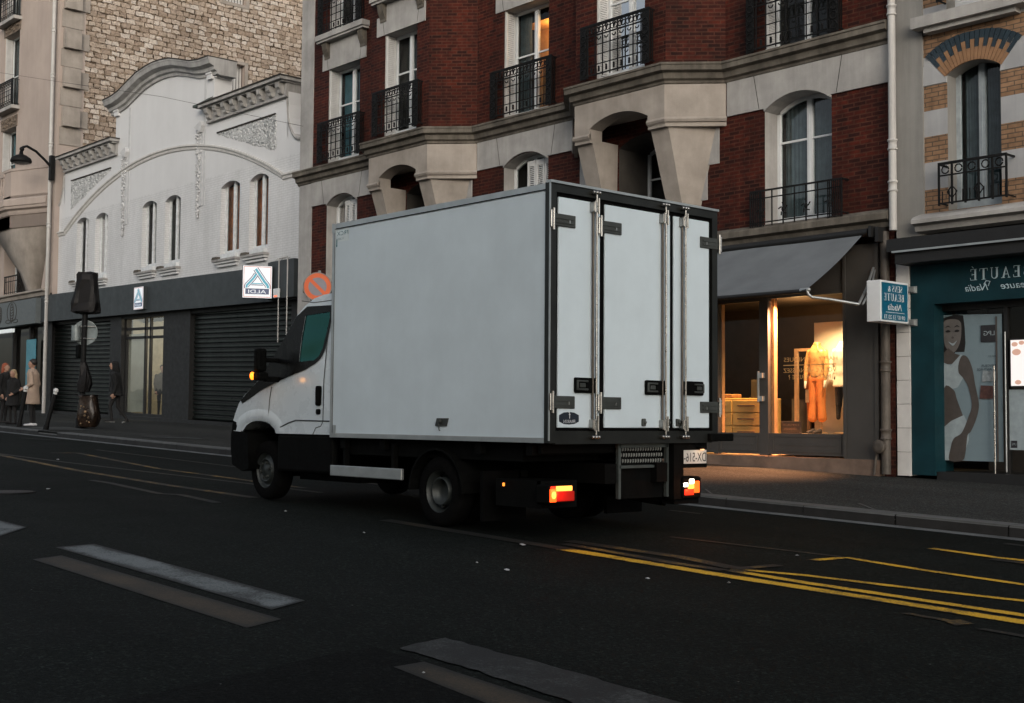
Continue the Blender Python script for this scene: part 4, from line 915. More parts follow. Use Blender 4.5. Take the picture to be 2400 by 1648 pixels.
# carved serif capitals of the fascia (drawn as stems, hairlines and serifs)
def serif(mb, ch, fn, h, m=0):
    S, Hh, Q = .17, .06, .045
    R_ = lambda a, b_, c, d: mb.poly([fn(a*h, b_*h), fn(c*h, b_*h), fn(c*h, d*h), fn(a*h, d*h)], m)
    P_ = lambda *p: mb.poly([fn(x*h, y*h) for x, y in p], m)
    if ch in 'EÉ':
        R_(.08, 0, .08+S, 1); R_(0, 0, .62, Q); R_(0, 1-Q, .60, 1); R_(.25, .48, .47, .53); R_(.45, .40, .49, .61); P_((.55, 0), (.62, 0), (.66, .24), (.62, .24)); P_((.54, 1), (.60, 1), (.60, .78), (.57, .78))
        if ch == 'É': P_((.28, 1.06), (.36, 1.06), (.52, 1.24), (.42, 1.24))
        return .72
    if ch == 'T':
        R_(.29, 0, .29+S, 1); R_(.18, 0, .57, Q); R_(0, 1-Q, .75, 1); P_((0, 1), (.05, 1), (.03, .76), (0, .76)); P_((.70, 1), (.75, 1), (.75, .76), (.72, .76)); return .80
    if ch == 'U':
        R_(.06, .28, .06+S, 1); R_(.0, 1-Q, .32, 1); R_(.60, .26, .60+Hh, 1); R_(.50, 1-Q, .76, 1)
        pts = [(.36-.30*math.cos(t), .28-.28*math.sin(t)) for t in [math.pi*k/12 for k in range(13)]]; q = [(.41-.18*math.cos(t), .28-.22*math.sin(t)) for t in [math.pi*k/12 for k in range(13)]]
        for k in range(12): P_(pts[k], pts[k+1], q[k+1], q[k])
        return .82
    if ch == 'A':
        P_((.08, 0), (.14, 0), (.42, .92), (.38, 1)); P_((.56, 0), (.74, 0), (.42, 1), (.36, 1)); R_(.2, .30, .6, .35); R_(0, 0, .24, Q); R_(.48, 0, .84, Q); return .88
    if ch == 'B':
        R_(.08, 0, .08+S, 1); R_(0, 0, .4, Q); R_(0, 1-Q, .38, 1); R_(.2, .49, .42, .54)
        for cy, ry, rx in ((.765, .235, .24), (.265, .265, .28)):
            o_ = [(.36+rx*math.sin(t), cy-ry*math.cos(t)) for t in [math.pi*k/10 for k in range(11)]]; i_ = [(.36+(rx-.15)*math.sin(t), cy-(ry-.045)*math.cos(t)) for t in [math.pi*k/10 for k in range(11)]]
            for k in range(10): P_(o_[k], o_[k+1], i_[k+1], i_[k])
        return .74
    if ch == 'N':
        R_(.10, 0, .10+Hh, 1); R_(.66, 0, .66+Hh, 1); P_((.08, 1), (.24, 1), (.72, 0), (.62, 0)); R_(0, 0, .26, Q); R_(0, 1-Q, .2, 1); R_(.56, 1-Q, .82, 1); return .88
    if ch == 'S':
        path = [(.50, .80), (.44, .93), (.30, .975), (.15, .92), (.10, .78), (.17, .64), (.32, .52), (.45, .40), (.51, .25), (.45, .09), (.30, .025), (.14, .07), (.07, .22)]
        wd = [.03, .04, .05, .09, .13, .15, .16, .15, .13, .09, .05, .04, .03]
        L_, R2 = [], []
        for k, (x, y) in enumerate(path):
            a = Vector(path[max(k-1, 0)]); b_ = Vector(path[min(k+1, 12)]); d = (b_-a).normalized(); n_ = Vector((-d.y, d.x))*wd[k]/2; L_.append((x+n_.x, y+n_.y)); R2.append((x-n_.x, y-n_.y))
        for k in range(12): P_(L_[k], L_[k+1], R2[k+1], R2[k])
        return .60
    return .3
def serif_line(mb, word, fn, h, gap=.1, m=0):
    u = 0
    for ch in word:
        u += serif(mb, ch, (lambda a, b_, u=u: fn(u+a, b_)), h, m)*h+gap*h
    return u
m = MB()
serif_line(m, 'BEAUTÉ', mir(-8.95, YD-.066, 3.405), .175, .19); serif_line(m, 'SENS', mir(-7.8, YD-.066, 3.405), .175, .19)
m.text('Nadia', .15, mir(-9.63, YD-.064, 3.24), 0, shear=.35, width=.38); m.text('Beaute', .15, mir(-8.93, YD-.064, 3.24), 0, shear=.35, width=.50)
m.tube([(-9.63, YD-.063, 3.30), (-9.60, YD-.063, 3.37), (-9.66, YD-.063, 3.385), (-9.70, YD-.063, 3.33)], .008, 5)
m.build('lettering', pm('pale_blue_letter', (0.36, 0.46, 0.50), 0.5), fr)
PBLUE = pm('poster_ground', (0.155, 0.21, 0.235), 0.5, var=0.04); PSKIN = pm('poster_skin', (0.062, 0.052, 0.046), 0.5, var=0.2); PSKL = pm('poster_face', (0.115, 0.105, 0.098), 0.5, var=0.2); PHAIR = pm('poster_hair', (0.008, 0.006, 0.005), 0.5); PWH = pm('poster_white', (0.27, 0.32, 0.34), 0.5); PRED = pm('poster_photo', (0.07, 0.03, 0.024), 0.5, var=0.5, scale=14); PGR = pm('poster_grey_photo', (0.22, 0.25, 0.26), 0.5, var=0.4, scale=16)
# the door poster: a smiling dark-haired woman in white beside the printed panel
m = MB(); yp = YD+.24
X = lambda u: -10.55+.98*u          # poster width
Z = lambda v: .60+2.32*v
LAY = [0]
def pg(pts, mi): LAY[0] += 1; m.poly([(X(u), yp-.0012*LAY[0], Z(v)) for u, v in pts], mi)
def smooth(pts, k=4):
    o = []
    n = len(pts)
    for i in range(n):
        p0, p1, p2, p3 = pts[i-1], pts[i], pts[(i+1) % n], pts[(i+2) % n]
        for j in range(k):
            t = j/k; o.append(tuple(.5*((2*p1[c])+(-p0[c]+p2[c])*t+(2*p0[c]-5*p1[c]+4*p2[c]-p3[c])*t*t+(-p0[c]+3*p1[c]-3*p2[c]+p3[c])*t**3) for c in (0, 1)))
    return o
pg([(0, 0), (1, 0), (1, .985), (0, 1.0)], 0)
pg([(.0, .62), (.0, .98), (.20, 1.0), (.345, .99), (.37, .90), (.38, .80), (.36, .74), (.2, .74)], 3)
pg(smooth([(-.0, .95), (.14, .97), (.29, .95), (.31, .88), (.28, .80), (.20, .745), (.12, .74), (.03, .78), (0, .85)]), 2)
pg([(.0, .66), (.0, .74), (.08, .77), (.2, .73), (.28, .72), (.30, .66)], 1)
pg([(.0, .42), (.0, .67), (.12, .65), (.30, .725), (.40, .70), (.36, .58), (.24, .50), (.16, .49), (.04, .50)], 4)
pg(smooth([(.0, .495), (.17, .48), (.22, .42), (.32, .31), (.33, .29), (.18, .25), (.0, .20)]), 1)
pg([(.0, .0), (.0, .23), (.12, .27), (.34, .31), (.42, .24), (.42, .14), (.30, .0)], 4)
pg(smooth([(.26, .66), (.32, .715), (.42, .70), (.50, .62), (.54, .52), (.59, .42), (.60, .36), (.55, .28), (.46, .20), (.40, .17), (.36, .05), (.30, -.0), (.08, .0), (.10, .08), (.16, .15), (.30, .19), (.42, .30), (.48, .38), (.42, .50), (.34, .56), (.26, .60)]), 1)
for ex in (.08, .24):
    pg(smooth([(ex-.045, .885), (ex, .895), (ex+.045, .885), (ex, .878)]), 3); pg(smooth([(ex-.05, .91), (ex, .925), (ex+.05, .91), (ex, .917)]), 3)
pg(smooth([(.14, .84), (.16, .85), (.19, .84), (.165, .833)]), 1); pg(smooth([(.09, .815), (.165, .80), (.24, .82), (.17, .785)]), 4)
pg([(.65, .80), (.905, .80), (.905, .915), (.65, .915)], 5)
pg([(.66, .535), (.905, .54), (.905, .60), (.68, .61)], 6); pg([(.62, .42), (.86, .42), (.86, .505), (.64, .51)], 7); pg([(.90, .0), (.93, .0), (.93, .97), (.90, .97)], 1)
def tp(t_, u, v, w, h, mi): LAY[0] += 1; k = yp-.0012*LAY[0]; m.text(t_, h, (lambda a, b_: (X(u)-a, k, Z(v)+b_)), mi, width=w)
tp('LPG', .885, .845, .18, .10, 4); tp('MINCEUR', .90, .635, .24, .05, 5); tp('ET ANTI-ÂGE', .90, .61, .31, .05, 5); tp('BREVET', .90, .70, .12, .03, 5)
solid('shop_poster', m, [PBLUE, PSKIN, PSKL, PHAIR, PWH, INK, PGR, PRED], 'tall blue poster of a smiling dark-haired woman on the beauty shop door', 'poster', (-10.06, YD+.24, .6))
m = MB(); m.rbox(-9.42, -8.7, YD+.16, YD+.20, 1.74, 2.49, .01, 0); m.quad((-9.395, YD+.157, 1.765), (-8.725, YD+.157, 1.765), (-8.725, YD+.157, 2.465), (-9.395, YD+.157, 2.465), 1)
for k, (cx, cz, rr) in enumerate(((-9.33, 2.40, .05), (-9.22, 2.42, .045), (-9.12, 2.38, .05), (-9.30, 2.28, .07), (-9.1, 2.26, .06), (-9.28, 1.82, .05))): m.poly([(cx+rr*math.cos(t), YD+.155-.001*k, cz+rr*.7*math.sin(t)) for t in [2*math.pi*i/14 for i in range(14)]], 2)
solid('light_screen', m, [CHARD, em('screen_white', (1.0, 0.93, 0.90), 0.48), em('screen_flower', (0.85, 0.50, 0.38), 0.30)], 'glowing white screen with orange flowers in the beauty shop window', 'screen', (-9.05, YD+.18, 1.74))
m = MB(); m.box(-9.47, -8.4, YD+.22, YD+.235, .79, 1.71, 0); m.box(-9.44, -9.34, YD+.216, YD+.22, .82, .93, 1); m.text('LPG', .05, lambda a, b_: (-9.355-a, YD+.213, .86+b_), 0, width=.065)
for k in range(3): m.box(-8.9, -8.5, YD+.216, YD+.22, 1.5-.12*k, 1.53-.12*k, 1)
solid('notice_board', m, [PWH, INK], 'pale printed notice with a small black square below the glowing screen', 'poster', (-9.0, YD+.22, .79))
# blade sign
t = thing('shop_sign', 'teal and white projecting box sign of the beauty shop with phone number', 'sign', (-10.98, 17.85, 2.77))
x0, x1, y0, y1, z0, z1 = -11.12, -10.87, 17.42, 18.23, 2.765, 3.415
MB().rbox(x0, x1, y0, y1, z0, z1, .012).build('box', pm('sign_white', (0.62, 0.64, 0.65), 0.45, var=0.05), t)
m = MB(); m.box(x1, x1+.004, y0+.03, y1-.035, z0+.03, z1-.035); p = m.build('face', pm('sign_teal', (0.005, 0.095, 0.165), 0.4, var=0.1), t)
m = MB(); fn = lambda u0_, zz: (lambda a, b_: (x1+.0055, u0_-a, zz+b_))
serif_line(m, 'SENS', fn(18.045, 3.245), .10, .07); m.text('&', .13, fn(17.70, 3.245), 0)
serif_line(m, 'BEAUTE', fn(18.09, 3.10), .115, .09); m.text('Nadia', .15, fn(18.02, 2.955), 0, shear=.35, width=.40); m.box(x1+.004, x1+.0055, 17.56, 18.1, 2.915, 2.922); m.text('09 87 33 23 73', .09, fn(18.11, 2.815), 0, width=.60)
m.build('lettering', INKW, p)
m = MB()
for z in (2.80, 3.33): m = MB(); m.box(x0+.1, x0+.12, y1, 18.44, z-.04, z+.04); m.box(x1-.02, x1, y1, 18.44, z-.04, z+.04); m.box(x0+.06, x1+.03, 18.425, 18.44, z-.055, z+.055); m.build('bracket', ALU, t)

# ================================================================== WHITE GABLED SUPERMARKET
YA = 19.4
wb = thing('gabled_shop', 'low white painted shop with a curved gable and dark roller shutters', 'building', (-39.4, 19.4, sz(-39.4)))
pairs = [(-46.14, -45.07), (-44.48, -43.42), (-40.70, -39.62), (-39.02, -37.92), (-35.28, -34.12), (-33.54, -32.46)]
def zsill(x): return 6.22-.0095*(x+40)
m = MB(); hl = [(a, b_, zsill(a), zsill(a)+2.12, .16) for a, b_ in pairs]
m.wall((-47.9, YA), (-29.15, YA), 4.95, 8.75, hl, 0, .26, 0, u0=-47.9)
# above the windows: wall up to the parapet outline
def prof(x):
    ax = abs(x+39.4)
    if ax < 3.55: return 10.5
    if ax < 7.95: return 10.62
    t = min(1, (ax-7.95)/.75); return 10.4-1.25*math.sqrt(max(0, 1-(1-t)**2)) if t < 1 else 9.15
xs = sorted(set([-47.9, -29.15, -42.95, -35.85, -47.35, -31.45] + [-39.4+s*(7.95+.75*k/10) for s in (-1, 1) for k in range(11)]))
for i in range(len(xs)-1):
    a, b_ = xs[i], xs[i+1]
    if b_-a < 1e-4: continue
    za, zb2 = prof(a+1e-5), prof(b_-1e-5)
    m.add([(a, YA, 8.75), (b_, YA, 8.75), (b_, YA, zb2), (a, YA, za), (a, YA+.5, za), (b_, YA+.5, zb2)], [(0, 1, 2, 3), (3, 2, 5, 4)], 1)
m.box(-42.95, -35.85, YA, YA+.62, 10.5, 12.1, 1)
for s in (-1, 1):
    x = -39.4+s*7.95; m.box(x-.02, x+.02, YA, YA+.5, 9.3, 10.62, 1)
m.quad((-47.9, 29, .5), (-29.15, 29, .5), (-29.15, 29, 8.8), (-47.9, 29, 8.8)); m.quad((-29.15, YA, .3), (-29.15, 29, .3), (-29.15, 29, 9.0), (-29.15, YA, 9.0))
m.build('wall', [WBR, WHITE], wb)
m = MB(); m.quad((-47.7, YA+.45, 9.0), (-29.15, YA+.45, 9.0), (-29.15, 24, 9.9), (-47.7, 24, 9.9)); m.quad((-47.7, 24, 9.9), (-29.15, 24, 9.9), (-29.15, 29, 8.8), (-47.7, 29, 8.8)); m.build('roof', ZINC, wb)
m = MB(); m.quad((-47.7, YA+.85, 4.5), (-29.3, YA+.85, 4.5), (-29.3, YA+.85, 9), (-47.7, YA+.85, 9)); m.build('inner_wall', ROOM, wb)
# gable cornice following the curve
key = [(-43.25, 12.42), (-42.6, 12.44), (-42.0, 12.52), (-41.3, 12.72), (-40.6, 12.90), (-39.9, 12.98), (-39.4, 13.0), (-38.9, 12.98), (-38.2, 12.90), (-37.5, 12.72), (-36.8, 12.52), (-36.2, 12.44), (-35.55, 12.42)]
m = MB(); R = []
pf = [(.02, -.34), (-.06, -.33), (-.08, -.24), (-.16, -.20), (-.18, -.10), (-.34, -.03), (-.38, .10), (-.40, .12), (-.40, .16), (.62, .18), (.62, -.34)]
for x, z in key: R.append([(x, YA+d, z+h-.14) for d, h in pf])
m.rings(R, 0, False, True)
m.build('gable_cornice', pm('cool_cornice', (0.40, 0.395, 0.385), 0.85, var=0.15, scale=2, streak=0.25), wb)
m = MB()
for i in range(len(key)-1):
    a, b_ = key[i], key[i+1]; m.prism([(a[0], YA-.42, a[1]+.025), (b_[0], YA-.42, b_[1]+.025), (b_[0], YA-.42, b_[1]+.06), (a[0], YA-.42, a[1]+.06)], (0, 1.06, 0))
m.build('gable_coping', DARKST, wb)
m = MB()                                                              # wall filling under the curve
for i in range(1, len(key)-2):
    a, b_ = key[i], key[i+1]; a0 = max(a[0], -42.95); b0 = min(b_[0], -35.85)
    m.prism([(a0, YA, 12.1), (b0, YA, 12.1), (b0, YA, b_[1]-.3), (a0, YA, a[1]-.3)], (0, .6, 0))
m.build('gable_wall', WHITE, wb)
m = MB()
for x in (-42.93, -36.17): m.box(x, x+.30, YA-.10, YA, 11.86, 12.02); m.box(x-.02, x+.32, YA-.13, YA, 12.02, 12.12)
m.box(-35.86, -35.78, YA+.0, YA+.56, 11.9, 12.02); m.build('capital', WHITE, wb)
COR = pm('corbel_stone', (0.38, 0.37, 0.355), 0.85, var=0.2, scale=2, streak=0.3)
for xa, xb in ((-47.30, -42.75), (-36.10, -31.45)):
    m = MB(); m.box(xa-.12, xb+.12, YA-.36, YA+.5, 10.93, 11.02, 0); m.box(xa-.05, xb+.05, YA-.26, YA+.48, 10.88, 10.93, 0); m.box(xa, xb, YA-.08, YA+.45, 10.5, 10.88, 0); m.box(xa-.02, xb+.02, YA-.11, YA, 10.46, 10.53, 0)
    m.box(xa-.14, xb+.14, YA-.39, YA+.52, 11.022, 11.06, 1)
    n = 9
    for k in range(n):
        c = xa+.2+(xb-xa-.4)*k/(n-1)
        m.rings([[(c-.09, YA-.07+y_, z_) for y_, z_ in ((0, 10.56), (-.06, 10.55), (-.12, 10.60), (-.13, 10.68), (-.20, 10.74), (-.22, 10.87), (0, 10.87))], [(c+.09, YA-.07+y_, z_) for y_, z_ in ((0, 10.56), (-.06, 10.55), (-.12, 10.60), (-.13, 10.68), (-.20, 10.74), (-.22, 10.87), (0, 10.87))]], 0, False, True)
    m.build('corbel_table', [COR, DARKST], wb)
m = MB(); m.box(-36.6, -35.86, YA-.34, YA, 11.0, 11.08); m.prism([(-36.55, YA-.3, 11.08), (-35.9, YA-.3, 11.08), (-35.9, YA-.02, 11.3), (-36.2, YA-.02, 11.3)], (0, .02, 0)); m.build('copper_flashing', pm('green_copper', (0.045, 0.06, 0.05), 0.7, var=0.3), wb)
# curved end scrolls
for s in (-1, 1):
    m = MB(); R = []
    for k in range(11):
        t = k/10; ax = 7.95+.75*t; z = 10.4-1.25*math.sqrt(max(0, 1-(1-t)**2)); x = -39.4+s*ax
        R.append([(x-.03, YA-.05, z-.06), (x+.03, YA-.05, z-.06), (x+.03, YA-.05, z+.03), (x-.03, YA-.05, z+.03), (x, YA+.5, z+.03)])
    R2 = [[(r[0][0], YA-.05, r[0][2]), (r[0][0], YA+.5, r[0][2]), (r[3][0], YA+.5, r[3][2]), (r[3][0], YA-.05, r[3][2])] for r in R]
    m.rings(R2, 0, True, True); m.build('end_scroll', COR, wb)
# big moulded arch
m = MB(); cx, Rr, ztop = -39.4, 17.2, 10.06
def arcz(x): return ztop-Rr+math.sqrt(Rr*Rr-(x-cx)**2)
X_ = [-47.15+k*.42 for k in range(38)]; X_ = [x for x in X_ if x < -31.65] + [-31.65]
pth = [(x, arcz(x)) for x in X_]
for seg in (([(-47.9, pth[0][1]-.03)] + [(-47.15, pth[0][1]-.03)]), pth, [(-31.65, pth[-1][1]-.03), (-29.3, pth[-1][1]-.03)]):
    R = []
    for i, (x, z) in enumerate(seg):
        d = Vector((seg[min(i+1, len(seg)-1)][0]-seg[max(i-1, 0)][0], seg[min(i+1, len(seg)-1)][1]-seg[max(i-1, 0)][1])).normalized(); nn = Vector((-d.y, d.x))
        R.append([(x+nn.x*o, YA+y_, z+nn.y*o) for o, y_ in ((-.13, 0), (-.10, -.04), (-.03, -.05), (0, -.09), (.05, -.09), (.06, 0))])
    m.rings(R, 0, False, True, False)
m.build('arch_moulding', pm('shaded_moulding', (0.52, 0.51, 0.49), 0.85, var=0.12), wb)  # even tone a little darker than the white render
# garland pilasters with scroll heads
for x in (-42.12, -36.68):
    m = MB(); m.box(x-.22, x+.22, YA-.03, YA, 7.9, 10.5); m.box(x+.22, x+.36, YA-.012, YA, 7.9, 12.0)
    rnd = random.Random(int(-x*10))
    for k in range(170):
        t = rnd.random(); w = .17*(1-.55*t); m.ball((x-.03+rnd.uniform(-w, w), YA-.03-rnd.random()*.03, 10.25-2.75*t), .022+.022*rnd.random(), n=6, k=5)
    m.tube([(x+.10*math.cos(t)*(1-t/9), YA-.06, 10.32+.13*math.sin(t)*(1-t/9)) for t in [k*.45 for k in range(15)]], .035, 7)
    m.prism([(x-.2, YA-.14, 10.45), (x+.22, YA-.14, 10.60), (x+.3, YA-.14, 10.45), (x+.2, YA-.14, 10.25)], (0, .14, 0))
    m.build('garland_pilaster', pm('grey_garland', (0.50, 0.505, 0.51), 0.9, var=0.1), wb)
# triangular shell-work panels
for s in (-1, 1):
    m = MB(); rnd = random.Random(5+s)
    tri = [(-39.4+s*7.3, 10.05), (-39.4+s*3.85, 10.05), (-39.4+s*7.3, 9.0)]
    for k in range(620):
        a, b_ = rnd.random(), rnd.random()
        if a+b_ > 1: a, b_ = 1-a, 1-b_
        px = tri[0][0]+(tri[1][0]-tri[0][0])*a+(tri[2][0]-tri[0][0])*b_; pz = tri[0][1]+(tri[1][1]-tri[0][1])*a+(tri[2][1]-tri[0][1])*b_
        m.ball((px, YA-.004, pz), .045+.03*rnd.random(), .022, .035+.03*rnd.random(), n=6, k=5)
    x0_, x1_ = sorted((tri[0][0], tri[1][0])); m.box(x0_, x1_, YA-.05, YA, 10.06, 10.10, 1)
    m.build('shell_panel', [pm('shell_stone', (0.46, 0.47, 0.47), 0.9, var=0.2), DARKST], wb)
PVC = pm('pvc_frame', (0.60, 0.62, 0.63), 0.4)
for k, (a, b_) in enumerate(pairs):
    z0_ = zsill(a)
    w = window(wb, a, b_, z0_, z0_+2.28, YA, depth=.2, rise=.16, transom=0, shutter=None, fat=.09, mul=.13, frame_mat=PVC)
    if k > 3:
        c = MB()
        n = 24
        for i in range(n):
            u, v = a-.5+(b_-a+.4)*i/n, a-.5+(b_-a+.4)*(i+1)/n; c.quad((u, YA+.38+.04*math.sin(i*1.3), z0_), (v, YA+.38+.04*math.sin((i+1)*1.3), z0_), (v, YA+.38+.04*math.sin((i+1)*1.3), z0_+2.2), (u, YA+.38+.04*math.sin(i*1.3), z0_+2.2))
        c.build('orange_curtain', pm('orange_curtain', (0.55, 0.17, 0.05), 0.8, var=0.5, scale=3), w)
    s = MB(); s.box(a-.16, b_+.10, YA-.20, YA+.02, z0_-.20, z0_-.13, 1); s.box(a-.10, b_+.05, YA-.15, YA+.02, z0_-.27, z0_-.20); s.box(a-.04, b_, YA-.09, YA+.02, z0_-.36, z0_-.29); s.box(a+.25, b_-.02, YA-.12, YA+.2, z0_-.13, z0_+.01, 2)
    s.prism([(a-.16, YA-.21, z0_-.13), (a+.22, YA-.21, z0_-.13), (a+.18, YA-.21, z0_-.05), (a-.10, YA-.21, z0_-.05)], (0, .2, 0), 3)
    s.build('sill', [WHITE, COR, PVC, DST], w)
# fascia that follows the slope of the street
def ft(x): return 5.52-.0166*(x+30.2)
def fb(x): return 4.50-.0166*(x+30.2)
def slab(mb, x0, x1, y0, y1, f0, f1, m_=0):
    mb.add([(x0, y0, f0(x0)), (x1, y0, f0(x1)), (x1, y1, f0(x1)), (x0, y1, f0(x0)), (x0, y0, f1(x0)), (x1, y0, f1(x1)), (x1, y1, f1(x1)), (x0, y1, f1(x0))], [(0, 3, 2, 1), (4, 5, 6, 7), (0, 1, 5, 4), (1, 2, 6, 5), (2, 3, 7, 6), (3, 0, 4, 7)], m_)
m = MB(); xj = [-48.72, -45.6, -42.4, -38.55, -35.6, -32.1, -30.15]
for i in range(6): slab(m, xj[i], xj[i+1]-.012, YA-.30, YA+.02, fb, ft)
slab(m, -48.7, -30.2, YA-.285, YA+.0, lambda x: fb(x)+.01, lambda x: ft(x)-.01, 1)
m.build('fascia', [CHAR, CHARD], wb)
m = MB(); m.cyl((-31.45, YA-.30, 4.55), (-31.45, YA-.30, 5.60), .24, n=20); m.box(-31.45, -30.2, YA-.50, YA-.3, 4.55, 5.62); m.build('corner_casing', CHAR, wb)
m = MB()
for xx in (-30.9, -30.45): m.tube([(xx, YA-.55, 5.66), (xx, YA-.55, 3.3)], .018, 6)
m.tube([(-30.9, YA-.55, 5.66), (-30.45, YA-.55, 5.68)], .018, 6)
for k in range(5): m.tube([(-31.2+.16*k, YA-.48, 5.63+.03*(k % 2)), (-31.1+.16*k, YA-.46, 5.70-.02*k % .03), (-31.0+.16*k, YA-.5, 5.63)], .012, 5)
m.build('cable_loop', PIPE, wb)
m = MB(); m.rbox(-31.12, -30.84, YA-.60, YA-.53, 4.56, 4.82, .015, 0); m.box(-31.05, -30.9, YA-.605, YA-.6, 4.585, 4.62, 1); m.build('alarm_box', [WFRAME, ORL], wb)
# ground floor: piers, plinth, shutters, entrance
g_ = lambda x: sz(x)-.05
m = MB()
for a, b_ in ((-48.6, -48.25), (-42.95, -42.05), (-38.88, -37.05), (-31.05, -29.2)): slab(m, a, b_, YA-.03, YA+.4, g_, lambda x: fb(x)+.1)
slab(m, -48.6, -29.2, YA-.06, YA+.4, g_, lambda x: sz(x)+.10); slab(m, -48.6, -29.2, YA+.0, YA+.3, lambda x: fb(x)-.12, lambda x: fb(x)+.02)
m.build('ground_floor_front', CHARD, wb)
for a, b_ in ((-48.25, -42.95), (-37.05, -31.05)):
    m = MB(); z = 0.0; Hh = 3.32
    while z < Hh:
        for i in range(1):
            zl = lambda x, z=z: sz(x)+.12+z
            yb0, yb1 = YA+.16, YA+.12
            P4 = [(a, yb0, zl(a)), (b_, yb0, zl(b_)), (b_, yb1, zl(b_)+.045), (a, yb1, zl(a)+.045)]; m.poly(P4)
            Q4 = [(a, yb1, zl(a)+.045), (b_, yb1, zl(b_)+.045), (b_, yb1, zl(b_)+.105), (a, yb1, zl(a)+.105)]; m.poly(Q4)
            m.poly([(a, yb1, zl(a)+.105), (b_, yb1, zl(b_)+.105), (b_, yb0, zl(b_)+.125), (a, yb0, zl(a)+.125)])
            m.poly([(a, yb0, zl(a)+.125), (b_, yb0, zl(b_)+.125), (b_, yb0, zl(b_)+.150), (a, yb0, zl(a)+.150)], 1)
        z += .150
    m.build('roller_shutter', [SHUTM, CHARD], wb)
fr = MB()
for x in (-42.02, -40.52, -40.14, -38.93): slab(fr, x-.05, x+.05, YA+.12, YA+.2, g_, lambda x: fb(x)+.05)
for dz in (2.75, 3.05): slab(fr, -42.0, -38.9, YA+.12, YA+.2, lambda x, dz=dz: sz(x)+dz, lambda x, dz=dz: sz(x)+dz+.09)
slab(fr, -42.0, -38.9, YA+.1, YA+.2, g_, lambda x: sz(x)+.2)
fr.build('entrance_frame', CHARD, wb)
m = MB(); m.quad((-42, YA+.16, sz(-42)+.1), (-38.9, YA+.16, sz(-39)+.1), (-38.9, YA+.16, 4.75), (-42, YA+.16, 4.75)); m.build('pane', GLASS2, wb)
m = MB(); m.quad((-42.2, 22.6, .8), (-38.7, 22.6, .8), (-38.7, 22.6, 5), (-42.2, 22.6, 5)); m.quad((-42.2, YA+.4, .9), (-42.2, 22.6, .9), (-42.2, 22.6, 5), (-42.2, YA+.4, 5)); m.quad((-38.7, YA+.4, .9), (-38.7, 22.6, .9), (-38.7, 22.6, 5), (-38.7, YA+.4, 5)); m.quad((-42.2, YA+.2, 1.15), (-38.7, YA+.2, 1.15), (-38.7, 22.6, 1.15), (-42.2, 22.6, 1.15)); m.quad((-42.2, YA+.2, 4.7), (-38.7, YA+.2, 4.7), (-38.7, 22.6, 4.7), (-42.2, 22.6, 4.7)); m.build('lobby', pm('lobby_wall', (0.34, 0.31, 0.23), 0.8), wb)
m = MB(); m.quad((-41.97, YA+.22, 1.35), (-40.57, YA+.22, 1.35), (-40.57, YA+.22, 4.05), (-41.97, YA+.22, 4.05)); m.build('frosted_panel', pm('frosted_film', (0.30, 0.31, 0.25), 0.5, var=0.2, scale=1.2), wb)
m = MB(); m.cyl((-40.1, 20.4, 4.45), (-38.9, 20.4, 4.45), .03); m.build('tube_lamp', em('tube_white', (1.0, 0.95, 0.85), 3.0), wb)
lamp('lobby_lamp', 'POINT', (-39.6, 20.9, 4.2), 85, (1.0, 0.88, 0.66), wb, .2)
m = MB()
m.box(-39.75, -39.35, 20.4, 20.6, 1.15, 2.9, 0); m.box(-39.30, -39.05, 20.2, 20.4, 1.15, 1.5, 1); m.box(-39.28, -39.06, 20.2, 20.4, 1.5, 1.95, 2); m.box(-39.30, -39.08, 20.2, 20.4, 2.0, 2.4, 1); m.build('display_stand', [CHARD, pm('pale_box', (0.35, 0.4, 0.45), 0.6), pm('orange_box', (0.5, 0.2, 0.06), 0.6)], wb)

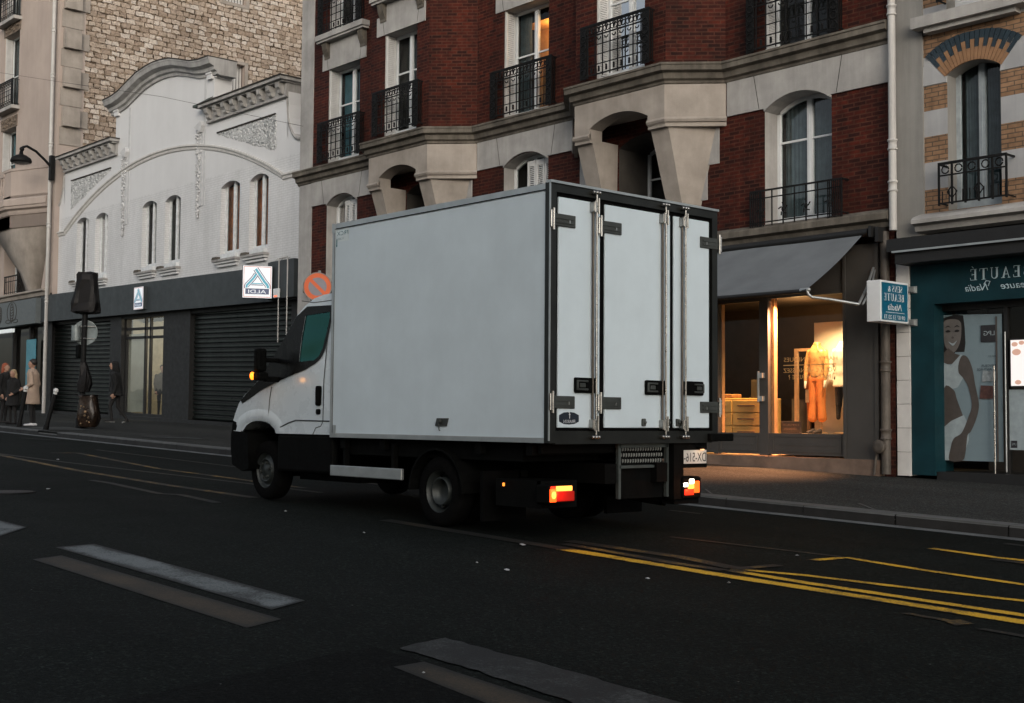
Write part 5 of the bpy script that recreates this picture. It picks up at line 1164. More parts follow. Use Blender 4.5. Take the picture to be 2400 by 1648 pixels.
# lit store signs
LW = em('sign_glow_white', (0.92, 0.96, 1.0), 0.36); LR = em('sign_glow_red', (0.70, 0.09, 0.05), 0.22); LN = em('sign_glow_navy', (0.006, 0.035, 0.13), 0.30); LC = em('sign_glow_cyan', (0.02, 0.36, 0.50), 0.34)
def store_sign(label, P, wid, hei, thick, dn, detail, loc):
    """lit box sign; P(u, v, out) places u to the right, v upward, seen from its front"""
    t = thing('store_sign', label, 'sign', loc, 'lit store signs')
    m = MB()
    def bx(u0_, u1_, v0, v1, o0, o1, mi=0): m.add([P(u0_, v0, o0), P(u1_, v0, o0), P(u1_, v1, o0), P(u0_, v1, o0), P(u0_, v0, o1), P(u1_, v0, o1), P(u1_, v1, o1), P(u0_, v1, o1)], [(0, 3, 2, 1), (4, 5, 6, 7), (0, 1, 5, 4), (1, 2, 6, 5), (2, 3, 7, 6), (3, 0, 4, 7)], mi)
    bx(0, wid, 0, hei, -thick, 0); m.build('box', CHAR, t)
    m = MB(); e = .03*wid
    bx(.008, wid-.008, .008, hei-.008, .0, .006, 0); f = m.build('face', LW, t)
    m = MB(); o = .009
    q = lambda pts, mi: m.poly([P(u*wid, v*hei, o) for u, v in pts], mi)
    def bar(pts, w, mi, oo):
        L_, R2 = [], []
        for k, p in enumerate(pts):
            a = Vector(pts[max(k-1, 0)]); b_ = Vector(pts[min(k+1, len(pts)-1)]); d = (b_-a); d = Vector((d.x*wid, d.y*hei)).normalized(); n_ = Vector((-d.y/wid, d.x/hei))*w*wid/2
            L_.append((p[0]+n_.x, p[1]+n_.y)); R2.append((p[0]-n_.x, p[1]-n_.y))
        for k in range(len(pts)-1): m.poly([P(u*wid, v*hei, oo) for u, v in (L_[k], L_[k+1], R2[k+1], R2[k])], mi)
    for (u0_, v0, u1_, v1) in ((.04, .03, .96, .045), (.04, .955, .96, .97), (.04, .03, .055, .97), (.945, .03, .96, .97)): q([(u0_, v0), (u1_, v0), (u1_, v1), (u0_, v1)], 0)
    right = [(.44, .90), (.58, .72), (.74, .51), (.83, .42), (.86, .36), (.85, .315)]
    left = [(.46, .74), (.36, .60), (.22, .46), (.155, .40), (.135, .35), (.15, .315)]
    bar(right, .19, 1, .008); bar(right, .135, 3, .0095); bar(right, .085, 2, .011)
    bar(left, .17, 1, .0125); bar(left, .115, 3, .014); bar(left, .07, 2, .0155)
    bar([(.30, .45), (.70, .45)], .03, 2, .0165); bar([(.30, .405), (.70, .405)], .028, 1, .0165)
    q([(.10, .12), (.90, .12), (.90, .295), (.10, .295)], 1)
    m.build('logo', [LR, LN, LC, LW], f)
    m = MB(); m.text('ALDI', .155*hei, lambda a, b_: P(wid*.80-a, hei*.15+b_, .0125), 0, width=wid*.60)
    vs = list(m.v); m.add([tuple(Vector(p)) for p in vs], [tuple(g) for g in m.f], 0); m.build('lettering', LW, f)
    return t
# one flat on the fascia, one standing out from it and turned along the street
store_sign('smaller lit white supermarket sign fixed flat above the open entrance', lambda u, v, o: (-40.30+u, YA-.42-o, 4.77+v), .70, .76, .12, 0, 1, (-39.95, YA-.3, 4.77))
A_ = math.radians(64); SGX, SGY = -31.4, 18.46
store_sign('larger lit white supermarket sign standing out from the right end of the fascia', lambda u, v, o: (SGX+(u-.41)*math.cos(A_)+o*math.sin(A_), SGY+(u-.41)*math.sin(A_)-o*math.cos(A_), 4.55+v), .82, .92, .16, 0, 1, (SGX, SGY, 4.6))

# ================================================================== BEIGE CORNER BUILDING
YB, XP = 19.2, -47.8
bb = thing('corner_building', 'tall beige stone apartment building with a bare rubble party wall', 'building', (-54, 19.2, sz(-54)))
BT = 24.0
m = MB(); H_ = []
for dx in (0, -3.4, -6.8, -18.2):
    H_ += [(-53.45+dx, -51.85+dx, 13.85, 17.0, 0), (-53.5+dx, -51.95+dx, 10.4, 13.02, 0), (-53.45+dx, -51.85+dx, 17.55, 20.6, 0)]
m.wall((-66, YB), (XP, YB), 9.0, BT, H_, 0, .38, 0, u0=-66)
m.wall((-66, YB), (XP, YB), 5.9, 9.0, [(-52.9, -50.35, 6.1, 8.2, .7)], 0, .5, 0, u0=-66)
m.quad((XP, YB, 5.2), (XP, 20.25, 5.2), (XP, 20.25, BT), (XP, YB, BT)); m.quad((-66, YB, 0), (-66, 34, 0), (-66, 34, BT), (-66, YB, BT)); m.quad((-66, 34, 0), (XP, 34, 0), (XP, 34, BT), (-66, 34, BT))
m.build('wall', BST, bb)
m = MB()                                                              # rubble party wall with two small openings
m.wall((XP+.001, 20.25), (XP+.001, 34), .5, BT, [(20.25+5.9, 20.25+7.05, 15.08, 16.25, 0), (20.25+5.9, 20.25+7.05, 18.85, 20.0, 0)], 0, .35, 1, u0=20.25); m.build('party_wall', [RUB, BST], bb)
for z0_, z1_ in ((15.08, 16.25), (18.85, 20.0)):
    m = MB(); y0_, y1_ = 26.15, 27.30; x = XP+.03
    for a, b_, c, d in ((y0_-.12, y1_+.15, z0_-.14, z0_), (y0_-.12, y1_+.15, z1_, z1_+.13), (y0_-.12, y0_, z0_, z1_), (y1_, y1_+.15, z0_, z1_)): m.box(XP-.02, x, a, b_, c, d)
    w = m.build('window', BST2, bb)
    m = MB()
    for k in range(8): m.cyl((XP-.08, y0_+.14*k+.08, z0_), (XP-.08, y0_+.14*k+.08, z1_), .013, n=6)
    m.build('bar', IRON, w); m = MB(); m.box(XP-.36, XP-.30, y0_, y1_, z0_, z1_); m.build('pane', SHUT, w)
m = MB()                                                              # toothing stones left for a neighbour
for k, z in enumerate((16.95, 15.41, 13.88, 12.35)):
    m.box(XP-.02, XP+.24, 19.36, 20.02, z, z+.76); m.box(XP-.02, XP+.05, 19.9, 20.4, z+.04, z+.7)
    m.box(XP-.02, XP+.04, 19.3, 20.15, z-.70, z-.02)
m.build('toothing_stone', BST2, bb)
m = MB(); m.box(XP-.02, XP+.012, 19.45, 19.98, 15.95, 16.35); m.build('moss_stain', pm('dark_moss', (0.03, 0.032, 0.018), 0.95, var=0.5, scale=6), bb)
m = MB(); m.quad((-66, YB+1.1, 5), (XP-.4, YB+1.1, 5), (XP-.4, YB+1.1, BT), (-66, YB+1.1, BT)); m.build('inner_wall', ROOM, bb)
m = MB(); m.prism([(-66, YB-.2, BT), (XP+.05, YB-.2, BT), (XP+.05, 26, BT+2.5), (-66, 26, BT+2.5)], (0, 0, .2)); m.prism([(-66, 26, BT+2.5), (XP+.05, 26, BT+2.5), (XP+.05, 34, BT), (-66, 34, BT)], (0, 0, .2)); m.build('roof', ZINC, bb)
CARV = pm('carved_stone', (0.14, 0.11, 0.085), 0.95, var=0.6, scale=9, bump=0.6, bscale=12)
for dx in (0, -3.4):
    for x0_, x1_, z0_, z1_, cu in ((-53.45, -51.85, 13.85, 17.0, CURT), (-53.5, -51.95, 10.4, 13.02, CURTB), (-53.45, -51.85, 17.55, 20.6, CURT)):
        window(bb, x0_+dx, x1_+dx, z0_, z1_, YB, depth=.36, curtain=cu, transom=.45, shutter='left')
        m = MB(); m.box(x0_-.1+dx, x1_+.12+dx, YB-.03, YB+.02, z1_+.01, z1_+.48); rnd = random.Random(3)
        for k in range(40): m.ball((rnd.uniform(x0_, x1_)+dx, YB-.05, z1_+rnd.uniform(.1, .42)), .06, .04, .05, 6, 5)
        m.build('carved_lintel', CARV, bb)
        if z0_ > 12:
            m = MB(); m.box(x0_-.18+dx, x1_+.2+dx, YB-.34, YB+.02, z0_-.16, z0_-.02); m.build('balcony_slab', STONE, bb)
            railing(bb, x0_-.1+dx, x1_+.12+dx, z0_, z0_+1.08, YB-.26, .25, 8)
# corbelled bay at first floor
m = MB(); p2 = [(-66, 18.4), (-50.2, 18.4), (-48.15, 19.2)]
m.prism([(-66, 18.4, 9.7), (-50.2, 18.4, 9.7), (-48.15, 19.2, 9.7), (-66, 19.2, 9.7)], (0, 0, .12)); m.sweep(p2, [(0, 8.55), (.0, 9.02), (.05, 9.05), (.08, 9.12), (.10, 9.2), (.22, 9.26), (.24, 9.34), (.28, 9.38), (.28, 9.60), (.2, 9.66), (0, 9.72)])
m.sweep([(-50.9, 18.4), (-50.2, 18.4), (-48.15, 19.2)], [(-.12, 9.7), (0, 9.7), (0, 10.78), (.03, 10.8), (.03, 10.9), (-.12, 10.9)])
m.box(-52.6, -50.9, 18.38, 18.52, 10.65, 10.9); m.box(-52.6, -50.9, 18.38, 18.52, 9.7, 9.95); m.box(-66, -52.6, 18.38, 18.52, 9.7, 10.9)
for k in range(6): m.lathe((-52.4+.27*k, 18.45, 9.95), [(.05, 0), (.075, .12), (.085, .2), (.045, .42), (.04, .55), (.06, .66), (.06, .7)], 10)
m.build('stone_balcony', BST, bb)
m = MB()
R = []
for z, a in ((8.98, 0.0), (8.55, .05), (8.0, .16), (7.4, .34), (6.8, .58), (6.3, .80), (5.95, .93)):
    yfz = 18.44+(19.17-18.44)*a; xin = -52.3+2.05*min(1, a*1.9)**.75 if a < .5 else -50.25+.35*(a-.5)
    xr = -50.2+.45*a; xw = -48.25-.75*a
    R.append([(xin, yfz, z), (max(xr, xin+.12), yfz, z), (xw, 19.2, z), (xin, 19.2, z)])
m.rings(R, 0, True, True); m.build('bay_console', BST2, bb)
m = MB(); m.box(-66, -52.8, 18.44, 19.2, 8.5, 9.0); m.build('bay_soffit', BST, bb)
window(bb, -52.9, -50.35, 6.1, 8.9, YB, depth=.5, rise=.7, transom=.7, shutter=None)
railing(bb, -52.55, -50.0, 6.12, 6.85, YB-.08, .05, 11, False)
m = MB(); m.sweep([(-66, YB), (-48.0, YB)], [(0, 5.78), (.16, 5.82), (.2, 5.95), (.3, 5.99), (.3, 6.06), (0, 6.12)]); m.build('string_course', BST2, bb)
downpipe(bb, -47.98, YB-.13, 1.0, BT, .075, PIPE, (8.5, 11.6, 14.3, 16.1, 5.6), bend=-.12)
m = MB(); m.wall((-66, YB+.04), (XP, YB+.04), .6, 5.85, [(-62, -48.6, 1.4, 4.8, 0)], 0, .3, 0, u0=-66); m.build('ground_floor_wall', CHARD, bb)
m = MB(); m.box(-66, -48.62, YB-.30, YB+.0, 4.76, 5.74); f = m.build('fascia', pm('slate_fascia', (0.10, 0.115, 0.12), 0.6, var=0.1), bb)
m = MB(); yq = YB-.305                                                # grain and ear of wheat drawn in line on the fascia
def ell(cx, cz, rx, rz, a0=0, a1=360, t=.013): m.tube([(cx+rx*math.cos(math.radians(a0+(a1-a0)*k/20)), yq, cz+rz*math.sin(math.radians(a0+(a1-a0)*k/20))) for k in range(21)], t, 5)
ell(-51.05, 5.32, .50, .40, -60, 240); ell(-51.05, 5.30, .17, .36); ell(-52.35, 5.26, .22, .33); ell(-52.35, 5.26, .10, .28)
for k in range(5): m.tube([(-51.18, yq, 5.08+.11*k), (-51.05, yq, 5.05+.11*k), (-50.92, yq, 5.10+.11*k)], .012, 5); m.tube([(-52.42, yq, 5.06+.1*k), (-52.35, yq, 5.02+.1*k), (-52.28, yq, 5.06+.1*k)], .010, 5)
ell(-51.42, 4.95, .26, .07); ell(-50.66, 4.95, .26, .07); m.tube([(-51.05, yq, 4.86), (-51.05, yq, 5.0)], .012, 5); m.tube([(-52.35, yq, 4.82), (-52.35, yq, 4.95)], .012, 5)
m.build('wheat_emblem', DARKST, f)
m = MB(); m.box(-56, -50.7, YB-.42, YB-.30, 4.50, 4.64); m.build('light_strip', em('strip_white', (0.9, 0.95, 0.95), 0.26), bb)
m = MB(); m.quad((-62, YB+.25, 1.3), (-48.6, YB+.25, 1.3), (-48.6, YB+.25, 4.8), (-62, YB+.25, 4.8)); m.build('shop_window', GLASS, bb)
m = MB(); m.box(-52.0, -51.9, YB+.1, YB+.24, 1.3, 4.7); m.box(-50.25, -50.12, YB+.1, YB+.24, 1.3, 4.7); m.build('window_mullion', CHARD, bb)
solid('window_poster', MB().box(-50.1, -49.15, YB-.05, YB-.03, 2.3, 4.18), pm('blue_poster', (0.06, 0.22, 0.28), 0.5, var=0.15, scale=2), 'plain blue poster on the dark shop wall behind the trench coat', 'poster', (-49.6, YB-.04, 2.3))

# ================================================================== UNSEEN BLOCKS ADDED BEHIND THE CAMERA TO SCREEN THE TRUCK SIDE FROM THE SKY
for k, (xa, xb, hh) in enumerate(((-22, -8, 20), (-8, 12, 18), (12, 34, 14))):
    lab = ['plastered block across the street from the red brick building', 'plastered block across the street behind the beauty shop view', 'plastered block furthest along the opposite pavement'][k]
    t = thing('opposite_building', lab, 'building', ((xa+xb)/2, -18, sz((xa+xb)/2)), 'buildings on the opposite pavement')
    m = MB(); hl = []
    n = int((xb-xa)/3)
    for f_ in range(int(hh/3.2)):
        for q in range(n):
            x = -xb+1+(xb-xa-2)*(q+.2)/n; hl.append((x, x+1.2, 4.6+3.1*f_, 6.6+3.1*f_, 0)) if 6.6+3.1*f_ < hh-.5 else None
    # wall faces the street (+Y): run it from right to left
    m.wall((xb, -18), (xa, -18), -1.0, hh, [h for h in hl if h], 0, .25, 0, u0=-xb); m.quad((xa, -18, 0), (xa, -30, 0), (xa, -30, hh), (xa, -18, hh)); m.quad((xb, -18, 0), (xb, -30, 0), (xb, -30, hh), (xb, -18, hh)); m.quad((xa, -30, 0), (xb, -30, 0), (xb, -30, hh), (xa, -30, hh))
    m.build('wall', [PLAS, BST][k % 2], t)
    m = MB(); m.quad((xa+.1, -18.2, 0), (xb-.1, -18.2, 0), (xb-.1, -18.2, hh), (xa+.1, -18.2, hh)); m.build('pane', CHARD, t)
    m = MB(); m.prism([(xa, -17.8, hh), (xb, -17.8, hh), (xb, -23, hh+2.5), (xa, -23, hh+2.5)], (0, 0, .2)); m.prism([(xa, -23, hh+2.5), (xb, -23, hh+2.5), (xb, -30, hh), (xa, -30, hh)], (0, 0, .2)); m.build('roof', ZINC, t)

# ================================================================== BOX TRUCK
tr = thing('box_truck', 'white box van with closed rear doors driving away along the street', 'truck', (-10.8, 8.7, gz(-10.8)))
X0, X1, Y0, Y1, Z0, Z1 = -11.37, -8.0, 7.59, 9.87, .995, 3.27
m = MB(); m.box(X0+.02, X1-.02, Y0+.008, Y1-.008, Z0+.02, Z1-.02); box = m.build('cargo_box', TRUCKW, tr)
m = MB()
e = .055
for y, s in ((Y0, 1), (Y1, -1)):
    a, b_ = sorted((y, y+s*.012))
    m.box(X0, X1-.02, a, b_, Z0, Z0+.045); m.box(X0, X1-.02, a, b_, Z1-e, Z1); m.box(X0, X0+.045, a, b_, Z0+.045, Z1-e)
m.box(X0, X1, Y0+.012, Y1-.012, Z1-.02, Z1-.002); m.box(X0, X0+.02, Y0+.012, Y1-.012, Z0, Z1-.02); m.box(X0, X1, Y0+.012, Y1-.012, Z0, Z0+.02)
m.box(X0+.06, X0+.11, Y0-.004, Y0, Z0+.03, Z0+.13); m.box(X0-.006, X0+.05, Y0-.004, Y0+.03, Z1-.10, Z1+.002)
m.build('edge_rail', ALU, box)
m = MB(); m.box(X0+.06, X1-.03, Y0-.0015, Y0, Z1-e-.006, Z1-e+.002); m.box(X0+.045, X0+.05, Y0-.0015, Y0, Z0+.05, Z1-e); m.build('panel_seam', BLK, box)
# rear frame
fw_ = .075
m = MB(); m.box(X1-.05, X1+.012, Y0-.004, Y0+fw_, Z0, Z1+.004); m.box(X1-.05, X1+.012, Y1-fw_, Y1+.004, Z0, Z1+.004); m.box(X1-.05, X1+.012, Y0+fw_, Y1-fw_, Z1-.075, Z1+.004); m.box(X1-.05, X1+.012, Y0+fw_, Y1-fw_, Z0-.01, Z0+.105)
rf = m.build('rear_frame', FRAMED, tr)
m = MB(); m.box(X1-.03, X1+.03, Y0-.01, Y1+.01, Z1, Z1+.022); m.box(X1+.004, X1+.016, Y0-.008, Y0+.004, Z0+.02, Z1); m.build('rain_gutter', ALU, rf)
m = MB(); m.box(X1-.04, X1-.012, Y0+fw_, Y1-fw_, Z0+.1, Z1-.07); m.build('door_seal', RUBB, rf)
DZ0, DZ1 = 1.128, 3.158
doors = []
for a, b_, lab in ((7.70, 8.22, 'narrow outer rear door with the navy rental badge'), (8.285, 9.178, 'wide middle rear door'), (9.232, 9.757, 'narrow far rear door')):
    d = MB().rbox(X1-.03, X1+.004, a, b_, DZ0, DZ1, .008).build('rear_door', TRUCKW, tr); d['label'] = lab; doors.append(d)
def hinge(d, y, z, s):
    m = MB(); m.rbox(X1+.006, X1+.02, min(y, y+s*.29), max(y, y+s*.29), z-.055, z+.055, .006); m.box(X1+.02, X1+.028, min(y+s*.03, y+s*.26), max(y+s*.03, y+s*.26), z-.028, z-.014); m.box(X1+.02, X1+.028, min(y+s*.03, y+s*.26), max(y+s*.03, y+s*.26), z+.010, z+.024)
    h = m.build('hinge', ALUD, d); m = MB(); m.cyl((X1+.028, y+s*.012, z-.095), (X1+.028, y+s*.012, z+.095), .014); m.box(X1+.0205, X1+.03, y+s*.20, y+s*.215, z-.022, z+.005); m.cyl((X1+.02, y-s*.012, z-.07), (X1+.02, y-s*.012, z+.075), .016)
    m.build('hinge_pin', CHROME, d)
for z in (2.95, 1.352): hinge(doors[0], 7.605, z, 1); hinge(doors[1], 8.20, z-.0, 1)
for z in (2.945, 1.33): hinge(doors[2], 9.90, z, -1)
def lockrod(d, y):
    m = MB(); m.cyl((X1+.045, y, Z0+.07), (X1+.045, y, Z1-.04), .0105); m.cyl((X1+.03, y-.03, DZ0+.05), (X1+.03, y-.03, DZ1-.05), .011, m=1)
    for z in (DZ0+.03, DZ1-.05): m.rbox(X1+.005, X1+.06, y-.055, y+.028, z-.045, z+.045, .006); m.cyl((X1+.062, y-.035, z-.05), (X1+.062, y-.035, z+.05), .009); m.cyl((X1+.062, y+.01, z-.06), (X1+.062, y+.01, z+.08), .010)
    for z in (Z0+.05, Z1-.03):
        m.rbox(X1+.012, X1+.055, y-.045, y+.035, z-.014, z+.014, .005); m.ball((X1+.05, y-.04, z), .017, n=8, k=6); m.ball((X1+.05, y+.035, z), .017, n=8, k=6); m.ball((X1+.05, y, z), .02, n=8, k=6)
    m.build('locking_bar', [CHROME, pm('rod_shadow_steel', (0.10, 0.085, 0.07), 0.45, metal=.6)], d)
lockrod(doors[0], 8.135); lockrod(doors[1], 9.07); lockrod(doors[2], 9.355)
def lockhandle(d, y0, y1, z, s):
    m = MB(); m.rbox(X1+.006, X1+.035, y0, y1, z-.068, z+.068, .012); m.build('lock_case', BLK, d)
    m = MB(); yy = y0 if s > 0 else y1-.16
    m.rbox(X1+.035, X1+.05, yy+.01, yy+.15, z+.028, z+.045, .005); m.rbox(X1+.035, X1+.05, yy+.01, yy+.15, z-.045, z-.028, .005); m.rbox(X1+.035, X1+.052, yy+(.01 if s > 0 else .13), yy+(.03 if s > 0 else .15), z-.04, z+.04, .005); m.rbox(X1+.036, X1+.044, yy+.05, yy+.12, z-.02, z+.02, .006)
    m.build('door_handle', ALUD, d)
lockhandle(doors[0], 7.885, 8.16, 1.505, 1); lockhandle(doors[1], 8.81, 9.09, 1.505, 1); lockhandle(doors[2], 9.36, 9.64, 1.51, -1)
m = MB()
for y in (8.795, 9.13, 9.275): m.rbox(X1+.005, X1+.028, y-.022, y+.022, 1.145, 1.215, .006); m.ball((X1+.03, y+.005, 1.18), .016, n=8, k=6)
m.build('door_catch', ALUD, doors[1])
# rental badge on the rear, panel code on the side
m = MB(); P_ = [(7.715, 1.24), (7.77, 1.262), (7.835, 1.268), (7.90, 1.262), (7.955, 1.24), (7.957, 1.21), (7.955, 1.182), (7.90, 1.162), (7.835, 1.157), (7.77, 1.162), (7.715, 1.182), (7.713, 1.21)]
m.prism([(X1+.005, y, z) for y, z in P_], (.002, 0, 0)); bd = m.build('rental_badge', NAVY, doors[0])
m = MB(); m.text('FRAIKIN', .042, lambda a, b_: (X1+.0085, 7.908-a, 1.170+b_), 0, width=.142); m.text('f', .085, lambda a, b_: (X1+.0085, 7.85-a, 1.21+b_), 0, shear=.0); m.build('lettering', INKW, bd)
m = MB(); m.text('FRCX', .062, lambda a, b_: (-11.085-a, Y0+.0055, 3.137+b_), 0, width=.205); m.text('11 2022', .03, lambda a, b_: (-11.17-a, Y0+.0055, 3.09+b_), 0, width=.11); m.box(-11.302, -11.287, Y0+.005, Y0+.006, 3.025, 3.10); m.cyl((-11.295, Y0+.0045, 3.03), (-11.295, Y0+.0055, 3.03), .012); m.build('lettering', INKT, box)
m = MB(); m.quad((-11.31, Y0+.0068, 3.07), (-11.07, Y0+.0068, 3.07), (-11.07, Y0+.0068, 3.20), (-11.31, Y0+.0068, 3.20)); m.build('code_sticker', pm('sticker_film', (0.55, 0.62, 0.63), 0.4), box)
m = MB(); m.prism([(-9.545, Y0-.004, 1.205), (-9.375, Y0-.004, 1.205), (-9.40, Y0-.004, 1.13), (-9.57, Y0-.004, 1.13)], (0, .014, 0)); m.cyl((-9.49, Y0-.03, 1.175), (-9.49, Y0, 1.175), .022); m.tube([(-9.49, Y0-.02, 1.15), (-9.485, Y0-.022, 1.10), (-9.475, Y0-.02, 1.085)], .006, 6); m.build('side_hatch_lock', ALUD, box)
# chassis
m = MB(); m.box(-13.3, X1-.05, 8.35, 8.5, .62, .80); m.box(-13.3, X1-.05, 9.05, 9.2, .62, .80); m.box(X0+.1, X1-.45, Y0+.12, Y1-.12, .82, .995)
for x in (-11.2, -10.5, -9.0, -8.3): m.box(x-.04, x+.04, Y0+.05, Y1-.05, .88, .99)
m.box(-11.2, -10.5, 8.5, 9.05, .45, .85); m.cyl((-10.9, 9.35, .6), (-10.2, 9.35, .6), .17); m.box(-12.5, -11.3, 7.95, 9.5, .5, .9); m.cyl((-9.62, 7.9, .50), (-9.62, 9.6, .50), .09); m.ball((-9.62, 8.75, .50), .19)
m.cyl((-12.92, 7.9, .57), (-12.92, 9.5, .57), .06)
for y in (8.1, 9.4): m.prism([(-10.35, y, .62), (-9.62, y, .40), (-8.9, y, .66), (-8.9, y, .72), (-9.62, y, .48), (-10.35, y, .68)], (0, .08, 0))
m.box(X1-.75, X1-.15, Y0+.06, Y0+.5, .42, .66); m.tube([(-9.0, 9.3, .5), (-8.5, 9.3, .45), (-8.25, 9.4, .42)], .05)
m.build('chassis', BLK, tr)
m = MB(); m.rbox(-11.40, -10.145, 7.62, 7.66, .588, .70, .008); sg = m.build('side_guard', ALU, tr)
m = MB()
for x in (-11.2, -10.35): m.box(x-.02, x+.02, 7.665, 7.72, .60, .95)
m.build('bracket', BLK, sg)
# wheels
def wheel(cx, cy, cz, out, dual=False):
    """out = -1: outer face towards the camera side"""
    s = out; R_ = .34; w = .20
    m = MB(); pr = [(.205, .0), (.235, -.005), (.30, -.0), (.33, .02), (.338, .05), (.338, w-.05), (.33, w-.02), (.30, w), (.205, w)]
    m.lathe((cx, cy, cz), [(r, h*-s) for r, h in pr], 36, axis='y', caps=False)
    t = m.build('wheel', TYRE, tr)
    m = MB()
    if dual: pr2 = [(.208, .012), (.20, .02), (.19, .10), (.165, .115), (.140, .11), (.132, .02), (.128, .015), (.120, .02), (.115, .09), (.05, .10), (.0, .10)]
    else: pr2 = [(.208, .012), (.195, .02), (.19, .05), (.15, .045), (.135, .008), (.125, .004), (.115, .02), (.10, .03), (.06, .0), (.0, -.005)]
    m.lathe((cx, cy, cz), [(r, h*-s) for r, h in pr2], 36, axis='y', caps=False); m.build('rim', RIM, t)
    m = MB()
    for k in range(6):
        a = math.pi*2*k/6+.2; r = .158 if dual else .09; m.cyl((cx+r*math.cos(a), cy+(.105 if dual else .01)*-s, cz+r*math.sin(a)), (cx+r*math.cos(a), cy+(.085 if dual else -.01)*-s, cz+r*math.sin(a)), .016, n=8)
    m.build('wheel_nut', ALUD, t)
    if dual:
        m = MB(); m.lathe((cx, cy+.24*-s, cz), [(r, h*-s) for r, h in pr], 32, axis='y', caps=False); m.build('inner_tyre', TYRE, t)
wheel(-12.92, 7.74, .345+gz(-12.92), -1); wheel(-12.92, 9.70, .345+gz(-12.92), 1); wheel(-9.62, 7.68, .345+gz(-9.62), -1, True); wheel(-9.62, 9.76, .345+gz(-9.62), 1, True)
for y0_, y1_ in ((7.63, 8.2), (9.25, 9.85)):
    m = MB(); m.rings([[(-9.62+.42*math.cos(a), y, .5+.42*math.sin(a)) for a in [math.pi*k/12 for k in range(13)]] + [(-9.62+.40*math.cos(a), y, .5+.40*math.sin(a)) for a in [math.pi*(12-k)/12 for k in range(13)]] for y in (y0_, y1_)], 0, False, True)
    m.build('mudguard', BLK, tr)
for y0_, y1_ in ((7.66, 8.2), (9.3, 9.82)): MB().box(-8.98, -8.94, y0_, y1_, .26, .72).build('mud_flap', RUBB, tr)
# step, tail lamps, plate, bumper
m = MB(); Xs = X1-.08
for y in (8.575, 9.24): m.box(Xs-.035, Xs, y-.016, y+.016, .475, .985)
m.box(Xs-.06, Xs, 8.575, 9.24, .945, .985); m.box(Xs-.06, Xs, 8.575, 9.24, .755, .78); m.box(Xs-.055, Xs-.05, 8.60, 9.22, .47, .96, 1)
rnd = random.Random(2)
for r in range(3):
    for k in range(17):
        y = 8.625+.035*k+(.012 if r % 2 else 0); z = .80+.055*r; m.prism([(Xs-.05, y, z), (Xs-.042, y+.008, z+.01), (Xs-.042, y+.009, z+.034), (Xs-.05, y+.001, z+.038)], (0, .005, 0), 2)
m.build('rear_step', [pm('galvanised_step', (0.09, 0.105, 0.10), 0.5, metal=.6, var=.25), BLK, pm('tread_teeth', (0.13, 0.14, 0.135), 0.5, metal=.5)], tr)
m = MB(); m.box(X1-.12, X1-.02, 9.26, 9.40, .45, .99); m.box(X1-.10, X1-.03, 9.405, 9.76, .745, .99); m.box(X1-.2, X1-.16, 7.65, 7.95, .46, .66); m.rbox(X1-.05, X1+.06, 9.72, 10.07, 1.0, 1.075, .012); m.box(X1-.2, X1-.16, 7.66, 9.7, .9, .985); m.box(X1-.2, X1-.05, 9.30, 9.66, .40, .66); m.build('rear_bumper', BLK, tr)
m = MB(); m.box(X1-.025, X1-.015, 9.40, 9.735, .785, .915); pl = m.build('number_plate', PLATE, tr)
m = MB(); m.text('DX-516-', .125, lambda a, b_: (X1-.013, 9.725-a, .805+b_), 0, width=.325); m.build('lettering', INK, pl)
m = MB(); m.rbox(X1-.03, X1+.03, 9.60, 9.68, .925, .95, .006); m.ball((X1+.012, 9.64, .922), .015, .03, .01, 8, 6, 1); m.build('plate_lamp', [BLK, em('plate_glow', (1.0, .50, .25), 0.9)], tr)
lamp('plate_light', 'POINT', (X1+.05, 9.64, .905), .10, (1.0, .66, .42), tr, .01)
def tail(y0, y1, s, lab):
    m = MB(); x = X1-.06; m.rbox(x-.1, x+.06, y0, y1, .47, .635, .015); t = m.build('tail_lamp', BLK, tr); t['label'] = lab
    yy = lambda f: y0+(y1-y0)*f if s > 0 else y1-(y1-y0)*f
    def lens(f0_, f1_, z0_, z1_, mat, nm, o=.0):
        m = MB(); a, b_ = sorted((yy(f0_), yy(f1_))); m.rbox(x+.05, x+.068+o, a, b_, z0_, z1_, .006); m.build(nm, mat, t)
    lens(.04, .28, .485, .60, ORL, 'side_lens'); lens(.26, .88, .578, .622, YELL, 'indicator_lens'); lens(.28, .96, .488, .576, REDD, 'reflector_lens'); lens(.06, .26, .60, .622, REDL, 'marker_lens')
    m = MB(); m.ball((x+.072, yy(.16), .545), .008, .028, .035, 10, 7); m.build('bulb_glow', YELL, t)
    lamp('tail_light', 'POINT', (x+.16, yy(.4), .56), .9, (1.0, .25, .06), t, .04)
tail(7.60, 7.92, 1, 'near side tail lamp lit orange and yellow')
